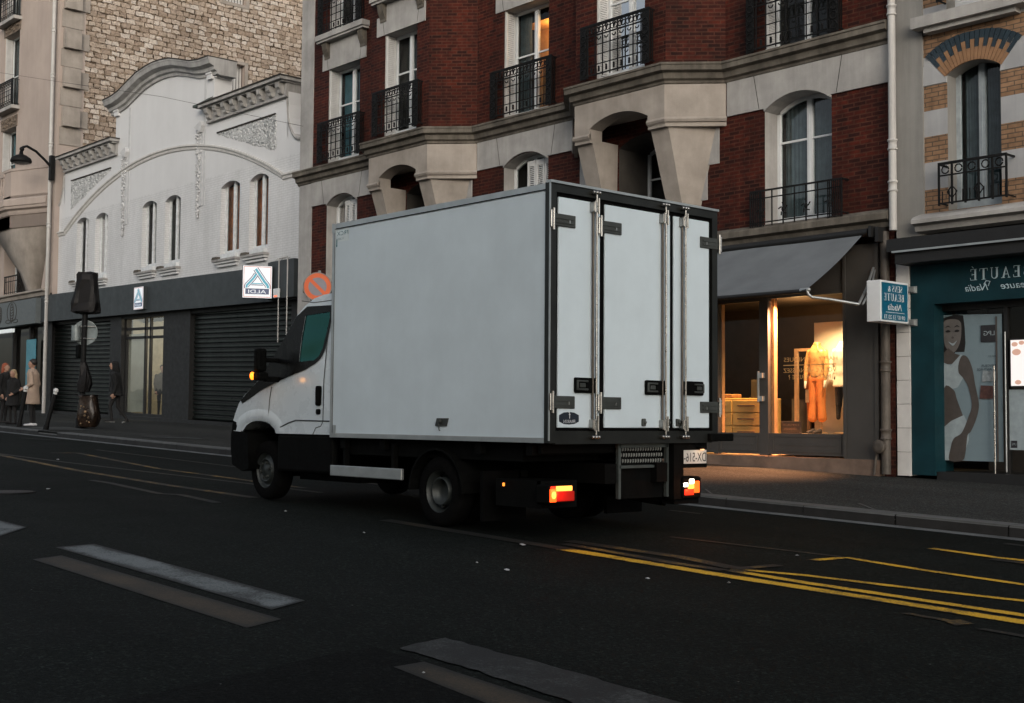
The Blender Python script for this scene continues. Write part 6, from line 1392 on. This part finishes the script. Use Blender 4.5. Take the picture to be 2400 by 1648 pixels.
# far lamp is seen beyond the step: lit white, orange and red
m = MB(); x = X1-.06; m.rbox(x-.1, x+.06, 9.37, 9.64, .455, .655, .015); t = m.build('tail_lamp', BLK, tr); t['label'] = 'far side tail lamp lit white, orange and red'
for a, b_, z0_, z1_, mat, nm in ((9.46, 9.53, .592, .640, em('white_lamp', (1.0, .85, .6), 4.0), 'reversing_lens'), (9.38, 9.44, .565, .605, em('white_lamp', (1, 1, 1), 1), 'marker_lens'), (9.44, 9.53, .545, .59, YELL, 'indicator_lens'), (9.53, 9.61, .505, .618, ORL, 'side_lens'), (9.39, 9.525, .485, .545, REDL, 'stop_lens')):
    MB().rbox(x+.05, x+.068, a, b_, z0_, z1_, .008).build(nm, mat, t)
lamp('tail_light', 'POINT', (x+.16, 9.5, .56), .9, (1.0, .3, .08), t, .04)
m = MB(); m.rbox(-8.6, -8.58, Y0+.005, Y0+.02, .60, .63, .004); m.build('side_marker', em('marker_orange', (1.0, .25, .03), 1.5), tr)
# ---- cab
side = [(-11.42, 1.02), (-12.51, 1.02), (-12.545, 1.07), (-12.64, 1.125), (-12.76, 1.155), (-12.90, 1.165), (-13.04, 1.15), (-13.16, 1.11), (-13.26, 1.03), (-13.34, 1.05), (-13.49, 1.05), (-13.475, 1.16), (-13.42, 1.26), (-13.34, 1.37), (-13.22, 1.46), (-13.06, 1.545), (-12.92, 1.625), (-12.60, 1.90), (-12.36, 2.15), (-12.18, 2.34), (-12.02, 2.445), (-11.86, 2.51), (-11.68, 2.54), (-11.42, 2.55)]
hole = [(-12.0, 2.33), (-11.52, 2.345), (-11.51, 2.26), (-11.60, 1.96), (-11.665, 1.87), (-11.75, 1.825), (-12.06, 1.815), (-12.045, 2.05)]
def cabx(x, z, k):    # nose bulge and roof crown towards the middle of the cab
    f = max(0, min(1, (-11.9-x)/1.4)); return x-.30*k*f, z+(.05*k if z > 2.3 else 0)+(.03*k if 1.2 < z < 1.5 else 0)
YC0, YC1 = 7.63, 9.80
m = MB(); st = [(0.0, YC0+.035, .985), (.12, YC0+.0, 1.0), (.40, YC0+.10, 1.0), (.80, YC0+.45, 1.0), (1.0, (YC0+YC1)/2, 1.0), (.80, YC1-.45, 1.0), (.40, YC1-.10, 1.0), (.12, YC1, 1.0), (0.0, YC1-.035, .985)]
R = []
for k, y, sc in st[1:-1]:
    kk = (k-.12)/.88; R.append([(cabx(x, z, kk)[0], y+((.06 if y < 8.7 else -.06)*max(0, (z-1.75)/.8) if k < .5 else 0), cabx(x, z, kk)[1]) for x, z in side])
m.rings(R, 0, True, False)
nR = len(side)
keep = [i for i, f in enumerate(m.f) if not 16 <= (f[0] % nR) <= 19]; m.f = [m.f[i] for i in keep]; m.mi = [m.mi[i] for i in keep]; m.sm = [m.sm[i] for i in keep]   # windscreen opening
bm = bmesh.new()
def ty(z, y): return y+(.06 if y < 8.7 else -.06)*max(0, (z-1.75)/.8)
for y in (YC0, YC1):
    ol = [bm.verts.new((x, ty(z, y), z)) for x, z in side]; hl_ = [bm.verts.new((x, ty(z, y), z)) for x, z in hole]
    ed = [bm.edges.new((L[i], L[(i+1) % len(L)])) for L in (ol, hl_) for i in range(len(L))]
    bmesh.ops.triangle_fill(bm, use_beauty=True, use_dissolve=False, edges=ed)
bm.verts.index_update(); m.add([v.co[:] for v in bm.verts], [tuple(v.index for v in f.verts) for f in bm.faces], 0); bm.free()
m.quad((-11.42, YC0, 1.02), (-11.42, YC1, 1.02), (-11.42, YC1-.06, 2.55), (-11.42, YC0+.06, 2.55))
cab = m.build('cab', CABW, tr)
# black glazing mask and clear pane on both doors
msk = [(-11.98, 2.43), (-11.47, 2.415), (-11.465, 2.28), (-11.56, 1.92), (-11.62, 1.845), (-11.72, 1.79), (-11.93, 1.725), (-12.27, 1.655), (-12.58, 1.585), (-12.86, 1.505), (-13.08, 1.42), (-13.26, 1.36), (-13.30, 1.395), (-13.20, 1.462), (-13.06, 1.54), (-12.92, 1.617), (-12.60, 1.892), (-12.36, 2.14), (-12.18, 2.33)]
for y, s, nm in ((YC0, -1, 1), (YC1, 1, 1)):
    bm = bmesh.new(); m = MB()
    ol = [bm.verts.new((x, ty(z, y)+s*.005, z)) for x, z in msk]; hl_ = [bm.verts.new((x, ty(z, y)+s*.005, z)) for x, z in hole]
    ed = [bm.edges.new((L[i], L[(i+1) % len(L)])) for L in (ol, hl_) for i in range(len(L))]
    bmesh.ops.triangle_fill(bm, use_beauty=True, use_dissolve=False, edges=ed); bm.verts.index_update()
    m.add([v.co[:] for v in bm.verts], [tuple(v.index for v in f.verts) for f in bm.faces], 0); bm.free()
    m.build('window_mask', pm('black_glazing', (0.004, 0.004, 0.004), 0.3, var=0.2, spec=0.08), cab)
    m = MB(); m.poly([(x, ty(z, y)-s*.004, z) for x, z in hole]); m.build('side_window', glass('teal_glass', (0.50, 0.92, 0.86), 3.5, gcol=(0.085, 0.26, 0.235), wob=1.0), cab)
ws = [(-12.92, 1.632), (-12.60, 1.905), (-12.36, 2.155), (-12.18, 2.345), (-12.04, 2.44)]
m = MB(); R = []
for k, y in ((.12, YC0+.05), (.40, YC0+.14), (.8, YC0+.48), (1.0, 8.715), (.8, YC1-.48), (.40, YC1-.14), (.12, YC1-.05)):
    kk = (k-.12)/.88; R.append([(cabx(x, z, kk)[0]-.006, ty(z, y) if k < .3 else y, cabx(x, z, kk)[1]+.006) for x, z in ws])
m.rings(R, 0, True, False, False); m.build('windscreen', glass('windscreen_glass', (0.80, 0.92, 0.90), 1.0), cab)
m = MB(); m.rings([[(cabx(x, z, kk)[0]-.008, y, cabx(x, z, kk)[1]+.004) for x, z in ((-13.47, 1.18), (-13.42, 1.265), (-13.345, 1.37), (-13.24, 1.455))] for kk, y in ((0.0, YC0+.02), (.05, YC0+.06), (.2, YC0+.22), (.35, YC0+.36))], 0, True, False, False); m.build('headlight', glass('lamp_cover', (.5, .5, .5), 1.5), cab)
m = MB(); m.rbox(-11.695, -11.60, YC0-.018, YC0+.01, 1.33, 1.545, .025); m.rbox(-11.69, -11.61, YC0-.012, YC0+.01, 1.235, 1.295, .02); m.build('door_handle', BLK, cab)
def seam(pts, r=.005): m.tube([(x, ty(z, YC0)-.001, z) for x, z in pts], r, 5)
m = MB(); seam([(-11.50, 2.40), (-11.53, 2.0), (-11.555, 1.6), (-11.56, 1.16), (-11.60, 1.11), (-11.70, 1.09), (-11.75, 1.02)]); seam([(-12.62, 1.55), (-12.66, 1.4), (-12.68, 1.2), (-12.70, 1.14)]); seam([(-11.44, 1.165), (-12.10, 1.17), (-12.25, 1.14), (-12.42, 1.09)], .008); seam([(-12.1, 2.50), (-11.86, 2.465), (-11.45, 2.47)]); m.build('panel_gap', pm('dark_gap', (0.03, 0.035, 0.037), 0.7), cab)
m = MB(); R = []                                         # flared wheel arch shoulder
for a in range(0, 13):
    t = math.radians(4+a*14.3); R.append([(-12.90+q*math.cos(t), YC0+.004-e_, 1.02+w*math.sin(t)) for q, w, e_ in ((-.58, .29, .002), (-.53, .25, .008), (-.47, .205, .010), (-.41, .155, .010), (-.385, .14, .002))])
m.rings(R, 0, True, False, False); m.build('wheel_arch_flare', CABW, cab)
m = MB()
R = []
for y, dx in ((YC0-.0, .0), (YC0+.1, -.07), (YC0+.4, -.17), (8.715, -.24), (YC1-.4, -.17), (YC1-.1, -.07), (YC1, 0)): R.append([(-13.52+dx, y, 1.0), (-13.52+dx, y, .82), (-13.48+dx, y, .64), (-13.26+dx*.3, y, .57), (-13.1, y, .60), (-13.14, y, 1.0), (-13.3, y, 1.05), (-13.50+dx, y, 1.05)])
m.rings(R, 0, True, True); m.rbox(-12.50, -11.40, YC0+.01, YC0+.10, .60, 1.015, .03); m.rbox(-12.50, -11.40, YC1-.10, YC1-.01, .60, 1.015, .03)
m.prism([(-13.49, YC0-.005, 1.05), (-13.34, YC0-.005, 1.035), (-13.40, YC0-.005, 1.14), (-13.475, YC0-.005, 1.16)], (0, .06, 0)); m.build('front_bumper', BLK, cab)
m = MB(); m.rbox(-12.57, -12.47, 7.35, 7.48, 1.71, 1.975, .03); m.rbox(-12.60, -12.46, 7.36, 7.50, 1.61, 1.71, .03); m.rbox(-12.55, -12.47, 7.46, 7.66, 1.60, 1.66, .015); m.rbox(-12.55, -12.49, 7.46, 7.66, 1.82, 1.87, .015); mr_ = m.build('mirror', BLK, cab)
m = MB(); m.ball((-12.59, 7.36, 1.665), .026, .03, .046, 12, 8); m.build('indicator', AMBERW, mr_)
lamp('indicator_light', 'POINT', (-12.60, 7.24, 1.64), .30, (1.0, .40, .06), mr_, .03)
m = MB(); R = []
for kk, y in ((0, 7.85), (1, 8.2), (1, 9.2), (0, 9.6)): R.append([(-11.40, y, 2.53), (-11.82+.1*(1-kk), y, 2.535), (-11.72, y, 2.575), (-11.55, y, 2.62+.04*kk), (-11.40, y, 2.66+.04*kk)])
m.rings(R, 0, True, True); m.build('roof_fairing', CABW, cab)
INTR = pm('cab_interior', (0.75, 0.80, 0.79), 0.8, var=0.1)
m = MB(); m.box(-11.50, -11.45, 7.75, 9.7, 1.1, 2.48); m.box(-11.95, -11.5, 9.55, 9.6, 2.12, 2.42); m.box(-12.3, -11.5, 9.66, 9.7, 1.1, 1.84); m.quad((-12.0, 7.75, 2.42), (-11.45, 7.75, 2.44), (-11.45, 9.7, 2.44), (-12.0, 9.7, 2.42)); m.build('cab_lining', INTR, cab)
m = MB()
for y in (8.05, 8.75, 9.3): m.rbox(-11.72, -11.55, y-.22, y+.22, 1.35, 2.0, .05); m.rbox(-12.05, -11.55, y-.22, y+.22, 1.25, 1.42, .05); m.rbox(-11.68, -11.58, y-.12, y+.12, 2.0, 2.14, .03)
m.rbox(-12.9, -12.3, 7.75, 9.68, 1.35, 1.62, .08); m.tube([(-12.22+.06*math.cos(t), 8.1+.2*math.cos(t), 1.66+.19*math.sin(t)) for t in [math.pi*2*k/20 for k in range(21)]], .016, 6); m.rbox(-12.05, -11.98, 7.9, 8.2, 2.2, 2.34, .02); m.build('seat_and_dash', BLK, cab)

# ================================================================== STREET FURNITURE
SK = [0]
t = thing('traffic_light', 'traffic light wrapped in black plastic on a pole with two round sign backs', 'traffic light', (-32.64, 13.99, sz(-32.64)))
px, py, pz = -32.64, 13.99, sz(-32.64); BAGM = pm('black_bag', (0.007, 0.006, 0.006), 0.5, var=0.4, scale=3, spec=0.2)
u_ = Vector((rt.x, rt.y, 0)).normalized(); w_ = Vector((-u_.y, u_.x, 0))
def L(a, b_, z): return (px+u_.x*a+w_.x*b_, py+u_.y*a+w_.y*b_, pz+z)
m = MB(); m.tube([L(0, 0, 0), L(0, 0, 1.8), L(.02, 0, 3.1)], .075, 14); m.lathe((px, py, pz), [(.16, 0), (.16, .25), (.1, .32), (.08, .34)], 16); m.build('pole', IRON, t)
def bag(rings, seed, mat, name, par, jit=.03, n=22, smooth=False):
    rnd = random.Random(seed); R = []
    for z, rx, ry, ox in rings:
        R.append([L(ox+rx*(abs(math.cos(a))**.45*math.copysign(1, math.cos(a)))+rnd.uniform(-jit, jit), ry*(abs(math.sin(a))**.45*math.copysign(1, math.sin(a)))+rnd.uniform(-jit, jit), z+rnd.uniform(-jit, jit)*.6) for a in [2*math.pi*k/n for k in range(n)]])
    return MB().rings(R, 0, smooth, True).build(name, mat, par)
bag([(3.10, .06, .06, .05), (3.02, .20, .16, .06), (3.06, .34, .26, .02), (3.10, .36, .28, .01), (3.3, .33, .25, .02), (3.6, .30, .22, .04), (3.9, .265, .20, .05), (4.06, .245, .18, .06), (4.11, .23, .16, .06), (4.12, .12, .1, .06)], 4, BAGM, 'wrapped_head', t, .03, 15)
SB_ = pm('sign_back_grey', (0.22, 0.25, 0.25), 0.45, metal=.4, var=0.25, scale=5)
m = MB()
for a, b_, r in ((.02, .06, .33), ):
    c = Vector(L(.02, .06, 2.52)); R = []
    for rr, o in ((.0, .0), (.32, .0), (.335, -.012), (.335, -.03), (.32, -.025), (.0, -.02)): R.append([tuple(c+u_*rr*math.cos(q)+w_*o+Vector((0, 0, rr*math.sin(q)))) for q in [2*math.pi*k/32 for k in range(32)]])
    m.rings(R, 0, True, False)
m.build('sign_back', SB_, t)
m = MB(); m.tube([L(-.20, -.02, 2.70), L(-.20, -.02, 2.3)], .12, 14); m.build('signal_box', SB_, t); m = MB(); m.rbox(L(-.32, 0, 0)[0]-.03, L(-.12, 0, 0)[0]+.06, py-.12, py+.02, pz+1.85, pz+2.2, .03); m.build('pedestrian_signal', BLK, t)
m = MB()
for z in (2.36, 2.68): m.tube([L(-.3, -.05, z), L(.3, .03, z)], .012, 6); m.tube([L(.03, -.1, z), L(.09, -.1, z)], .02, 6)
m.build('clamp', CHROME, t)
bag([(.95, .13, .12, .03), (1.15, .17, .13, .05), (1.35, .15, .12, .06), (1.6, .10, .1, .03), (1.75, .06, .06, .02)], 9, BAGM, 'wrapped_button_box', t, .02)
# litter bin of the see-through bag kind
t = thing('litter_bin', 'see-through litter bag full of rubbish hanging from a ring beside the wrapped traffic light', 'bin', (-32.3, 14.05, sz(-32.3)))
px, py, pz = -32.28, 14.02, sz(-32.28)
BAGB = pm('brown_bag', (0.020, 0.012, 0.008), 0.3, var=0.8, scale=5, spec=0.35)
bag([(.03, .19, .17, .0), (.08, .235, .21, .0), (.25, .255, .23, .01), (.45, .26, .23, .0), (.65, .22, .20, .0), (.80, .21, .19, -.02), (.86, .22, .2, -.02), (.88, .2, .19, -.02)], 12, BAGB, 'bag', t, .02, 22, True)
m = MB(); m.tube([L(-.02+.235*math.cos(a), .215*math.sin(a), .87) for a in [2*math.pi*k/20 for k in range(21)]], .018, 6); m.tube([L(-.25, .0, .87), L(-.36, 0, .9)], .02, 6); m.build('ring', IRON, t)
m = MB(); rnd = random.Random(8)
for k in range(14): a = rnd.uniform(-2.6, -.6); z = rnd.uniform(.12, .6); m.ball(L(.25*math.cos(a), .235*math.sin(a), z), .022+.02*rnd.random(), n=6, k=5)
m.build('rubbish', pm('rubbish_scraps', (0.20, 0.13, 0.07), 0.6, var=0.8, scale=20), t)
def bollard(x, y, lean, label, h=1.12):
    t = thing('bollard', label, 'bollard', (x, y, sz(x)), 'black street bollards'); z = sz(x); d = Vector((lean[0], lean[1], 1)).normalized(); b0 = Vector((x, y, z))
    P = lambda q: tuple(b0+d*q)
    m = MB(); m.tube([P(-.02), P(.5), P(h-.16)], .055, 12); m.tube([P(-.02), P(.12)], .07, 12); m.build('post', IRON, t)
    m = MB(); m.tube([P(h-.15), P(h-.10)], .05, 12); m.tube([P(h-.085), P(h-.03), P(h)], [.062, .062, .03], 12); m.build('white_cap', pm('white_cap', (0.62, 0.62, 0.60), 0.5), t)
    return t
bollard(-31.31, 12.50, (.16, .18), 'leaning black bollard with a white cap between the trench coat and the traffic light', 1.06)
bollard(-33.26, 12.58, (.10, .11), 'black bollard with a white cap half hidden in front of the group of people', 1.08)
# no parking sign
t = thing('road_sign', 'round orange and grey no parking sign showing above the van cab', 'sign', (-24.06, 15.68, sz(-24.06)))
sx, sy, s_z = -24.06, 15.68, 4.133
m = MB(); m.cyl((sx-.02, sy+.06, sz(sx)), (sx-.02, sy+.06, 4.5), .035); m.build('pole', SB_, t)
c = Vector((sx, sy, s_z)); nv = -w_
def disc(r0_, r1_, o, mat_i, mb, n=40): mb.rings([[tuple(c+u_*r*math.cos(q)+nv*o+Vector((0, 0, r*math.sin(q)))) for q in [2*math.pi*k/n for k in range(n)]] for r in (r0_, r1_)], mat_i, False, False)
m = MB(); disc(0, .325, .0, 0, m); disc(.325, .326, .0, 0, m); disc(.325, .322, .0, 0, m)
m.rings([[tuple(c+u_*.325*math.cos(q)+nv*o+Vector((0, 0, .325*math.sin(q)))) for q in [2*math.pi*k/40 for k in range(40)]] for o in (-.02, 0)], 0, False, True); m.build('plate', pm('sign_pink_white', (0.36, 0.31, 0.285), 0.4), t)
m = MB(); disc(.205, .302, .003, 0, m); dv = (u_*-.72+Vector((0, 0, .70))).normalized(); dn = (u_*.70+Vector((0, 0, .72))).normalized(); m.poly([tuple(c+nv*.004+dv*a+dn*b_) for a, b_ in ((-.22, -.038), (.22, -.038), (.22, .038), (-.22, .038))]); m.build('ring_and_bar', pm('sign_orange', (0.62, 0.105, 0.02), 0.4, var=0.06), t)
m = MB(); disc(0, .206, .0015, 0, m); m.build('disc', pm('sign_grey', (0.20, 0.195, 0.225), 0.45, var=0.06), t)
m = MB(); m.rbox(-24.36, -24.0, sy+.02, sy+.045, 3.55, 3.80, .01); m.build('lower_plate', pm('sign_white2', (0.5, 0.52, 0.53), 0.5), t)
# wall lantern on the corner building
t = thing('street_lamp', 'dark street lantern on a curved wall bracket at the corner of the beige building', 'street lamp', (-47.75, 19.0, 10.6))
m = MB(); m.rbox(-47.86, -47.66, 18.95, 19.12, 10.2, 11.15, .02); m.tube([(-47.76, 19.0, 10.72), (-47.75, 18.75, 10.95), (-47.73, 18.4, 11.22), (-47.71, 18.05, 11.36), (-47.70, 17.9, 11.3), (-47.70, 17.85, 11.2)], .05, 8); m.ball((-47.70, 17.86, 11.22), .09, n=10, k=7); m.build('bracket', IRON, t)
m = MB(); m.lathe((-47.70, 17.84, 10.72), [(.0, .42), (.06, .42), (.08, .30), (.2, .25), (.36, .14), (.39, .05), (.38, .0), (.34, -.03)], 22); m.build('lamp_shade', IRON, t)
m = MB(); m.lathe((-47.70, 17.84, 10.72), [(.34, .0), (.30, -.05), (.15, -.09), (.0, -.1)], 20); m.build('lamp_glass', pm('dull_lens', (0.10, 0.10, 0.10), 0.3), t)
# cable across the facades
m = MB(); pts = [Vector((-64, 17.6, 17.0)), Vector((-49.5, 17.6, 14.45)), Vector((-43.27, 17.6, 12.85)), Vector((-35.87, 17.6, 10.98)), Vector((-28.9, 18.3, 9.0))]; m.tube(pts, .006, 5); solid('overhead_cable', m, IRON, 'thin dark cable strung across in front of the white gable', 'cable', (-40, 17.6, 12))
# scraps on the road
LITW = pm('paper_white', (0.36, 0.37, 0.37), 0.8)
for k, (x, y, s, lab) in enumerate(((-8.10, 7.39, .075, 'largest white scrap of paper on the road near the rear wheel'), (-7.44, 6.32, .03, 'small white scrap left of the pair on the dark road'), (-7.02, 6.25, .05, 'thin flat white scrap on the dark road below the largest one'), (-9.53, 6.75, .035, 'tiny white scrap on the road in front of the van flank'), (-6.15, 6.82, .05, 'pale scrap lying short of the yellow lines'), (-4.67, 3.65, .02, 'tiny scrap on the old tan crossing stripe'), (-6.38, 8.93, .035, 'white speck beside the yellow zigzag'), (-5.70, 7.17, .035, 'white speck just below the yellow double line'), (-11.59, 7.2, .05, 'white scrap on the road by the front of the van flank'), (-21.0, 8.61, .08, 'white scrap on the far road between faded lines'), (-15.22, 6.13, .07, 'dim scrap lying alone on the empty road left of the van'))):
    rnd = random.Random(k); n = 7; s *= .62; P = [(x+s*rnd.uniform(.6, 1)*math.cos(2*math.pi*i/n), y+s*.7*rnd.uniform(.6, 1)*math.sin(2*math.pi*i/n), gz(x)+.006+rnd.uniform(0, .3)*s) for i in range(n)]
    m = MB(); m.add(P+[(x, y, gz(x)+.012+.2*s)]+[(x, y, gz(x)+.004)], [(i, (i+1) % n, n) for i in range(n)]+[((i+1) % n, i, n+1) for i in range(n)]); solid('paper_scrap', m, LITW, lab, 'litter', (x, y, gz(x)), 'scraps of litter on the road')

# ================================================================== PEOPLE
HAIRB = pm('dark_hair', (0.016, 0.013, 0.011), 0.6, var=0.3, scale=20); HAIRY = pm('blond_hair', (0.42, 0.30, 0.17), 0.6, var=0.25, scale=20); HAIRR = pm('red_hair', (0.30, 0.07, 0.025), 0.6, var=0.3, scale=20)
TRENCH = pm('beige_trench', (0.42, 0.31, 0.235), 0.85, var=0.14, scale=5, bump=0.25, bscale=18); BLACKW = pm('black_wool', (0.010, 0.010, 0.010), 0.95, var=0.3, scale=6); SHOEW = pm('white_shoe', (0.60, 0.59, 0.60), 0.6); SHOEG = pm('grey_trainer', (0.22, 0.22, 0.21), 0.6, var=0.8, scale=18)
def person(label, pos, face, h, legs, arms, hair, shoe, coat=None, coat_len=.62, trouser=None, top=None, hood=False, lean=0.0, long_hair=False, loc_z=None):
    """one continuous body skin; hair and clothing are its children. legs/arms: joint offsets in (forward, left, up) for a 1.75 m figure"""
    x, y = pos; z = sz(x) if loc_z is None else loc_z; k = h/1.75; F = Vector((math.cos(face), math.sin(face), 0)); S = Vector((-F.y, F.x, 0))
    t = thing('person', label, 'person', (x, y, z))
    def G(p): return tuple(Vector((x, y, z)) + (F*(p[0]+lean*max(0, p[2]-.9))+S*p[1]+Vector((0, 0, p[2])))*k)
    def cap(mb, a, b_, ra, rb): mb.capsule(G(a), G(b_), ra*k, rb*k, 12)
    m = MB()
    # head with brow, nose, mouth, chin, ears
    cap(m, (0, 0, 1.42), (.02, 0, 1.53), .058, .055)
    hx, hz = .03, 1.635
    def el(c, r, n=14, kk=9):
        R = []
        for i in range(1, kk):
            a = math.pi*i/kk; R.append([G((c[0]+r[0]*math.sin(a)*math.cos(2*math.pi*j/n), c[1]+r[1]*math.sin(a)*math.sin(2*math.pi*j/n), c[2]-r[2]*math.cos(a))) for j in range(n)])
        m.rings(R, 0, True, True)
    el((hx, 0, hz), (.098, .076, .112)); el((hx+.035, 0, hz-.065), (.062, .052, .055)); cap(m, (hx+.092, 0, hz+.012), (hx+.112, 0, hz-.02), .012, .017); cap(m, (hx+.085, -.022, hz-.052), (hx+.085, .022, hz-.052), .012, .012); cap(m, (hx+.078, -.035, hz+.028), (hx+.078, .035, hz+.028), .016, .016); el((hx+.07, 0, hz-.10), (.025, .025, .02))
    for s in (-1, 1): el((hx-.01, s*.078, hz-.01), (.018, .012, .032), 8, 6)
    # trunk
    cap(m, (0, 0, 1.40), (0, 0, 1.18), .105, .125); cap(m, (0, -.08, 1.34), (0, .08, 1.34), .09, .09); cap(m, (0, -.15, 1.38), (0, .15, 1.38), .062, .062); cap(m, (0, -.05, 1.15), (0, .05, 1.15), .105, .105); cap(m, (-.01, -.075, .95), (-.01, .075, .95), .108, .108)
    for s, (hip, knee, ank, toe) in zip((1, -1), legs):
        cap(m, hip, knee, .088, .058); cap(m, knee, ank, .057, .038); cap(m, (ank[0]-.03, ank[1], ank[2]-.035), toe, .038, .030); cap(m, (ank[0]-.045, ank[1], ank[2]-.04), (ank[0], ank[1], ank[2]-.02), .035, .04)
    hands = []
    for s, (sh, elb, wr, fd) in zip((1, -1), arms):
        cap(m, sh, elb, .05, .042); cap(m, elb, wr, .042, .027)
        fd = Vector(fd).normalized(); wv = Vector(wr); side_ = fd.cross(Vector((0, s, 0))); side_ = side_.normalized() if side_.length > .1 else Vector((1, 0, 0))
        pc = wv+fd*.05; cap(m, wv+fd*.01, wv+fd*.075, .026, .033)
        for q in range(4):
            b0 = wv+fd*.085+side_*(.027-.018*q); ln = (.062, .072, .068, .052)[q]; mid = b0+fd*ln*.5+Vector((0, -s*.006, 0)); end = b0+fd*ln+Vector((0, -s*.022, 0)); cap(m, b0, mid, .0105, .0095); cap(m, mid, end, .0095, .008)
        tb = wv+fd*.035+side_*.03; cap(m, tb, tb+side_*.028+fd*.03, .012, .011); cap(m, tb+side_*.028+fd*.03, tb+side_*.03+fd*.062, .011, .009); hands.append(pc)
    o = m.build('body', [SKIN, trouser or BLACKC, shoe, top or BLACKC], t); remesh(o, .0115*k, 3, .5)
    inv = lambda c: (Vector(c))/k
    hw = [Vector(G(p))-Vector((x, y, z)) for p in hands]
    paint_faces(o, lambda c: 2 if min(c.z/k, 9) < .085 and not any((c-q).length < .16*k for q in hw) else (0 if c.z/k > 1.47 or any((c-q).length < .105*k for q in hw) else (1 if c.z/k < .97 else 3)))
    # hair
    m = MB(); R = []
    rnd = random.Random(int(x*100)); lo = -1.25 if long_hair else -.35
    for i in range(1, 9):
        a = math.pi*i/9; R.append([G((hx-.022+.104*math.sin(a)*math.cos(2*math.pi*j/18)-(.012 if math.cos(2*math.pi*j/18) > .3 else 0)+rnd.uniform(-.004, .004), .09*math.sin(a)*math.sin(2*math.pi*j/18)+rnd.uniform(-.004, .004), hz+.030-.105*math.cos(a)*(1 if math.cos(a) < 0 else (1.6 if long_hair else .85))+rnd.uniform(-.004, .004)+(.05 if math.cos(2*math.pi*j/18) > .45 and math.cos(a) > -.3 else 0))) for j in range(18)])
    m.rings(R, 0, True, True)
    if long_hair:
        cap(m, (hx-.06, -.045, hz-.02), (hx-.075, -.05, hz-.17), .055, .045); cap(m, (hx-.06, .045, hz-.02), (hx-.075, .05, hz-.17), .055, .045)
    if hood: cap(m, (hx-.045, 0, hz+.02), (hx-.06, 0, hz-.14), .112, .11)
    m.build('hair' if not hood else 'hood', hair, t)
    if coat is not None:
        m = MB(); b = coat_len
        def ring(z_, rx, ry, ox=0): return [G((ox+rx*math.cos(2*math.pi*j/26)*(1+.03*math.sin(5*j)), ry*math.sin(2*math.pi*j/26)*(1+.025*math.cos(7*j)), z_)) for j in range(26)]
        m.rings([ring(b, .20, .235, .02), ring(b+.03, .20, .235, .02), ring(.80, .175, .205, .01), ring(1.02, .145, .175), ring(1.06, .14, .17), ring(1.2, .15, .19), ring(1.35, .145, .205), ring(1.42, .115, .17), ring(1.47, .08, .10), ring(1.50, .07, .07)], 0, True, True)
        for s, (sh, elb, wr, fd) in zip((1, -1), arms): cap(m, sh, elb, .072, .062); cap(m, elb, Vector(wr)*.93+Vector(elb)*.07, .062, .046)
        for s in (-1, 1): cap(m, (.10, s*.03, 1.47), (.135, s*.07, 1.36), .028, .022)
        cap(m, (.14, -.02, 1.3), (.20, -.03, b+.12), .014, .018)
        o = m.build('coat', coat, t); remesh(o, .0135*k, 3, .5)
        m = MB(); m.rings([ring(1.025, .152, .182), ring(1.075, .150, .180)], 0, True, False); m.build('belt', coat, t)
    return t
ST = (((0, .09, .92), (.01, .095, .50), (-.02, .10, .085), (.15, .115, .04)), ((0, -.09, .92), (.015, -.095, .50), (-.02, -.10, .085), (.15, -.115, .04)))
WK = (((0, .085, .92), (.16, .09, .52), (.10, .09, .12), (.28, .10, .10)), ((0, -.085, .92), (-.02, -.09, .50), (-.26, -.09, .16), (-.16, -.10, .06)))
AD = (((0, .19, 1.37), (-.03, .235, 1.10), (.06, .225, .86), (.15, 0, -1)), ((0, -.19, 1.37), (-.03, -.235, 1.10), (.06, -.225, .86), (.15, 0, -1)))
AF = (((0, .19, 1.37), (-.05, .225, 1.11), (.17, .16, .98), (.8, -.15, -.3)), ((0, -.19, 1.37), (-.06, -.22, 1.11), (.05, -.20, .88), (.5, .1, -.8)))
LEFT = math.atan2(-rt.y, -rt.x)
person('person in a beige belted trench coat and white shoes standing at the kerb', (-33.60, 13.05), LEFT, 1.78, ST, AF, HAIRB, SHOEW, TRENCH, .58)
person('person with blond hair in a long black coat standing left of the trench coat', (-34.85, 13.0), LEFT+1.2, 1.50, ST, AF, HAIRY, BLACKC, BLACKW, .60, long_hair=True)
person('person with red hair in dark clothes cut off by the picture edge', (-36.05, 13.2), LEFT+3.0, 1.68, ST, AD, HAIRR, BLACKC, BLACKW, .66, long_hair=True)
person('person in black with grey trainers walking past the left roller shutter', (-35.15, 16.1), LEFT+.15, 1.84, WK, AD, BLACKW, SHOEG, BLACKW, .80, hood=True, lean=.10)
person('dark silhouetted person standing inside the lit supermarket entrance', (-40.05, 19.95), LEFT+1.9, 1.78, ST, AF, HAIRB, BLACKC, BLACKW, .78, loc_z=1.17)
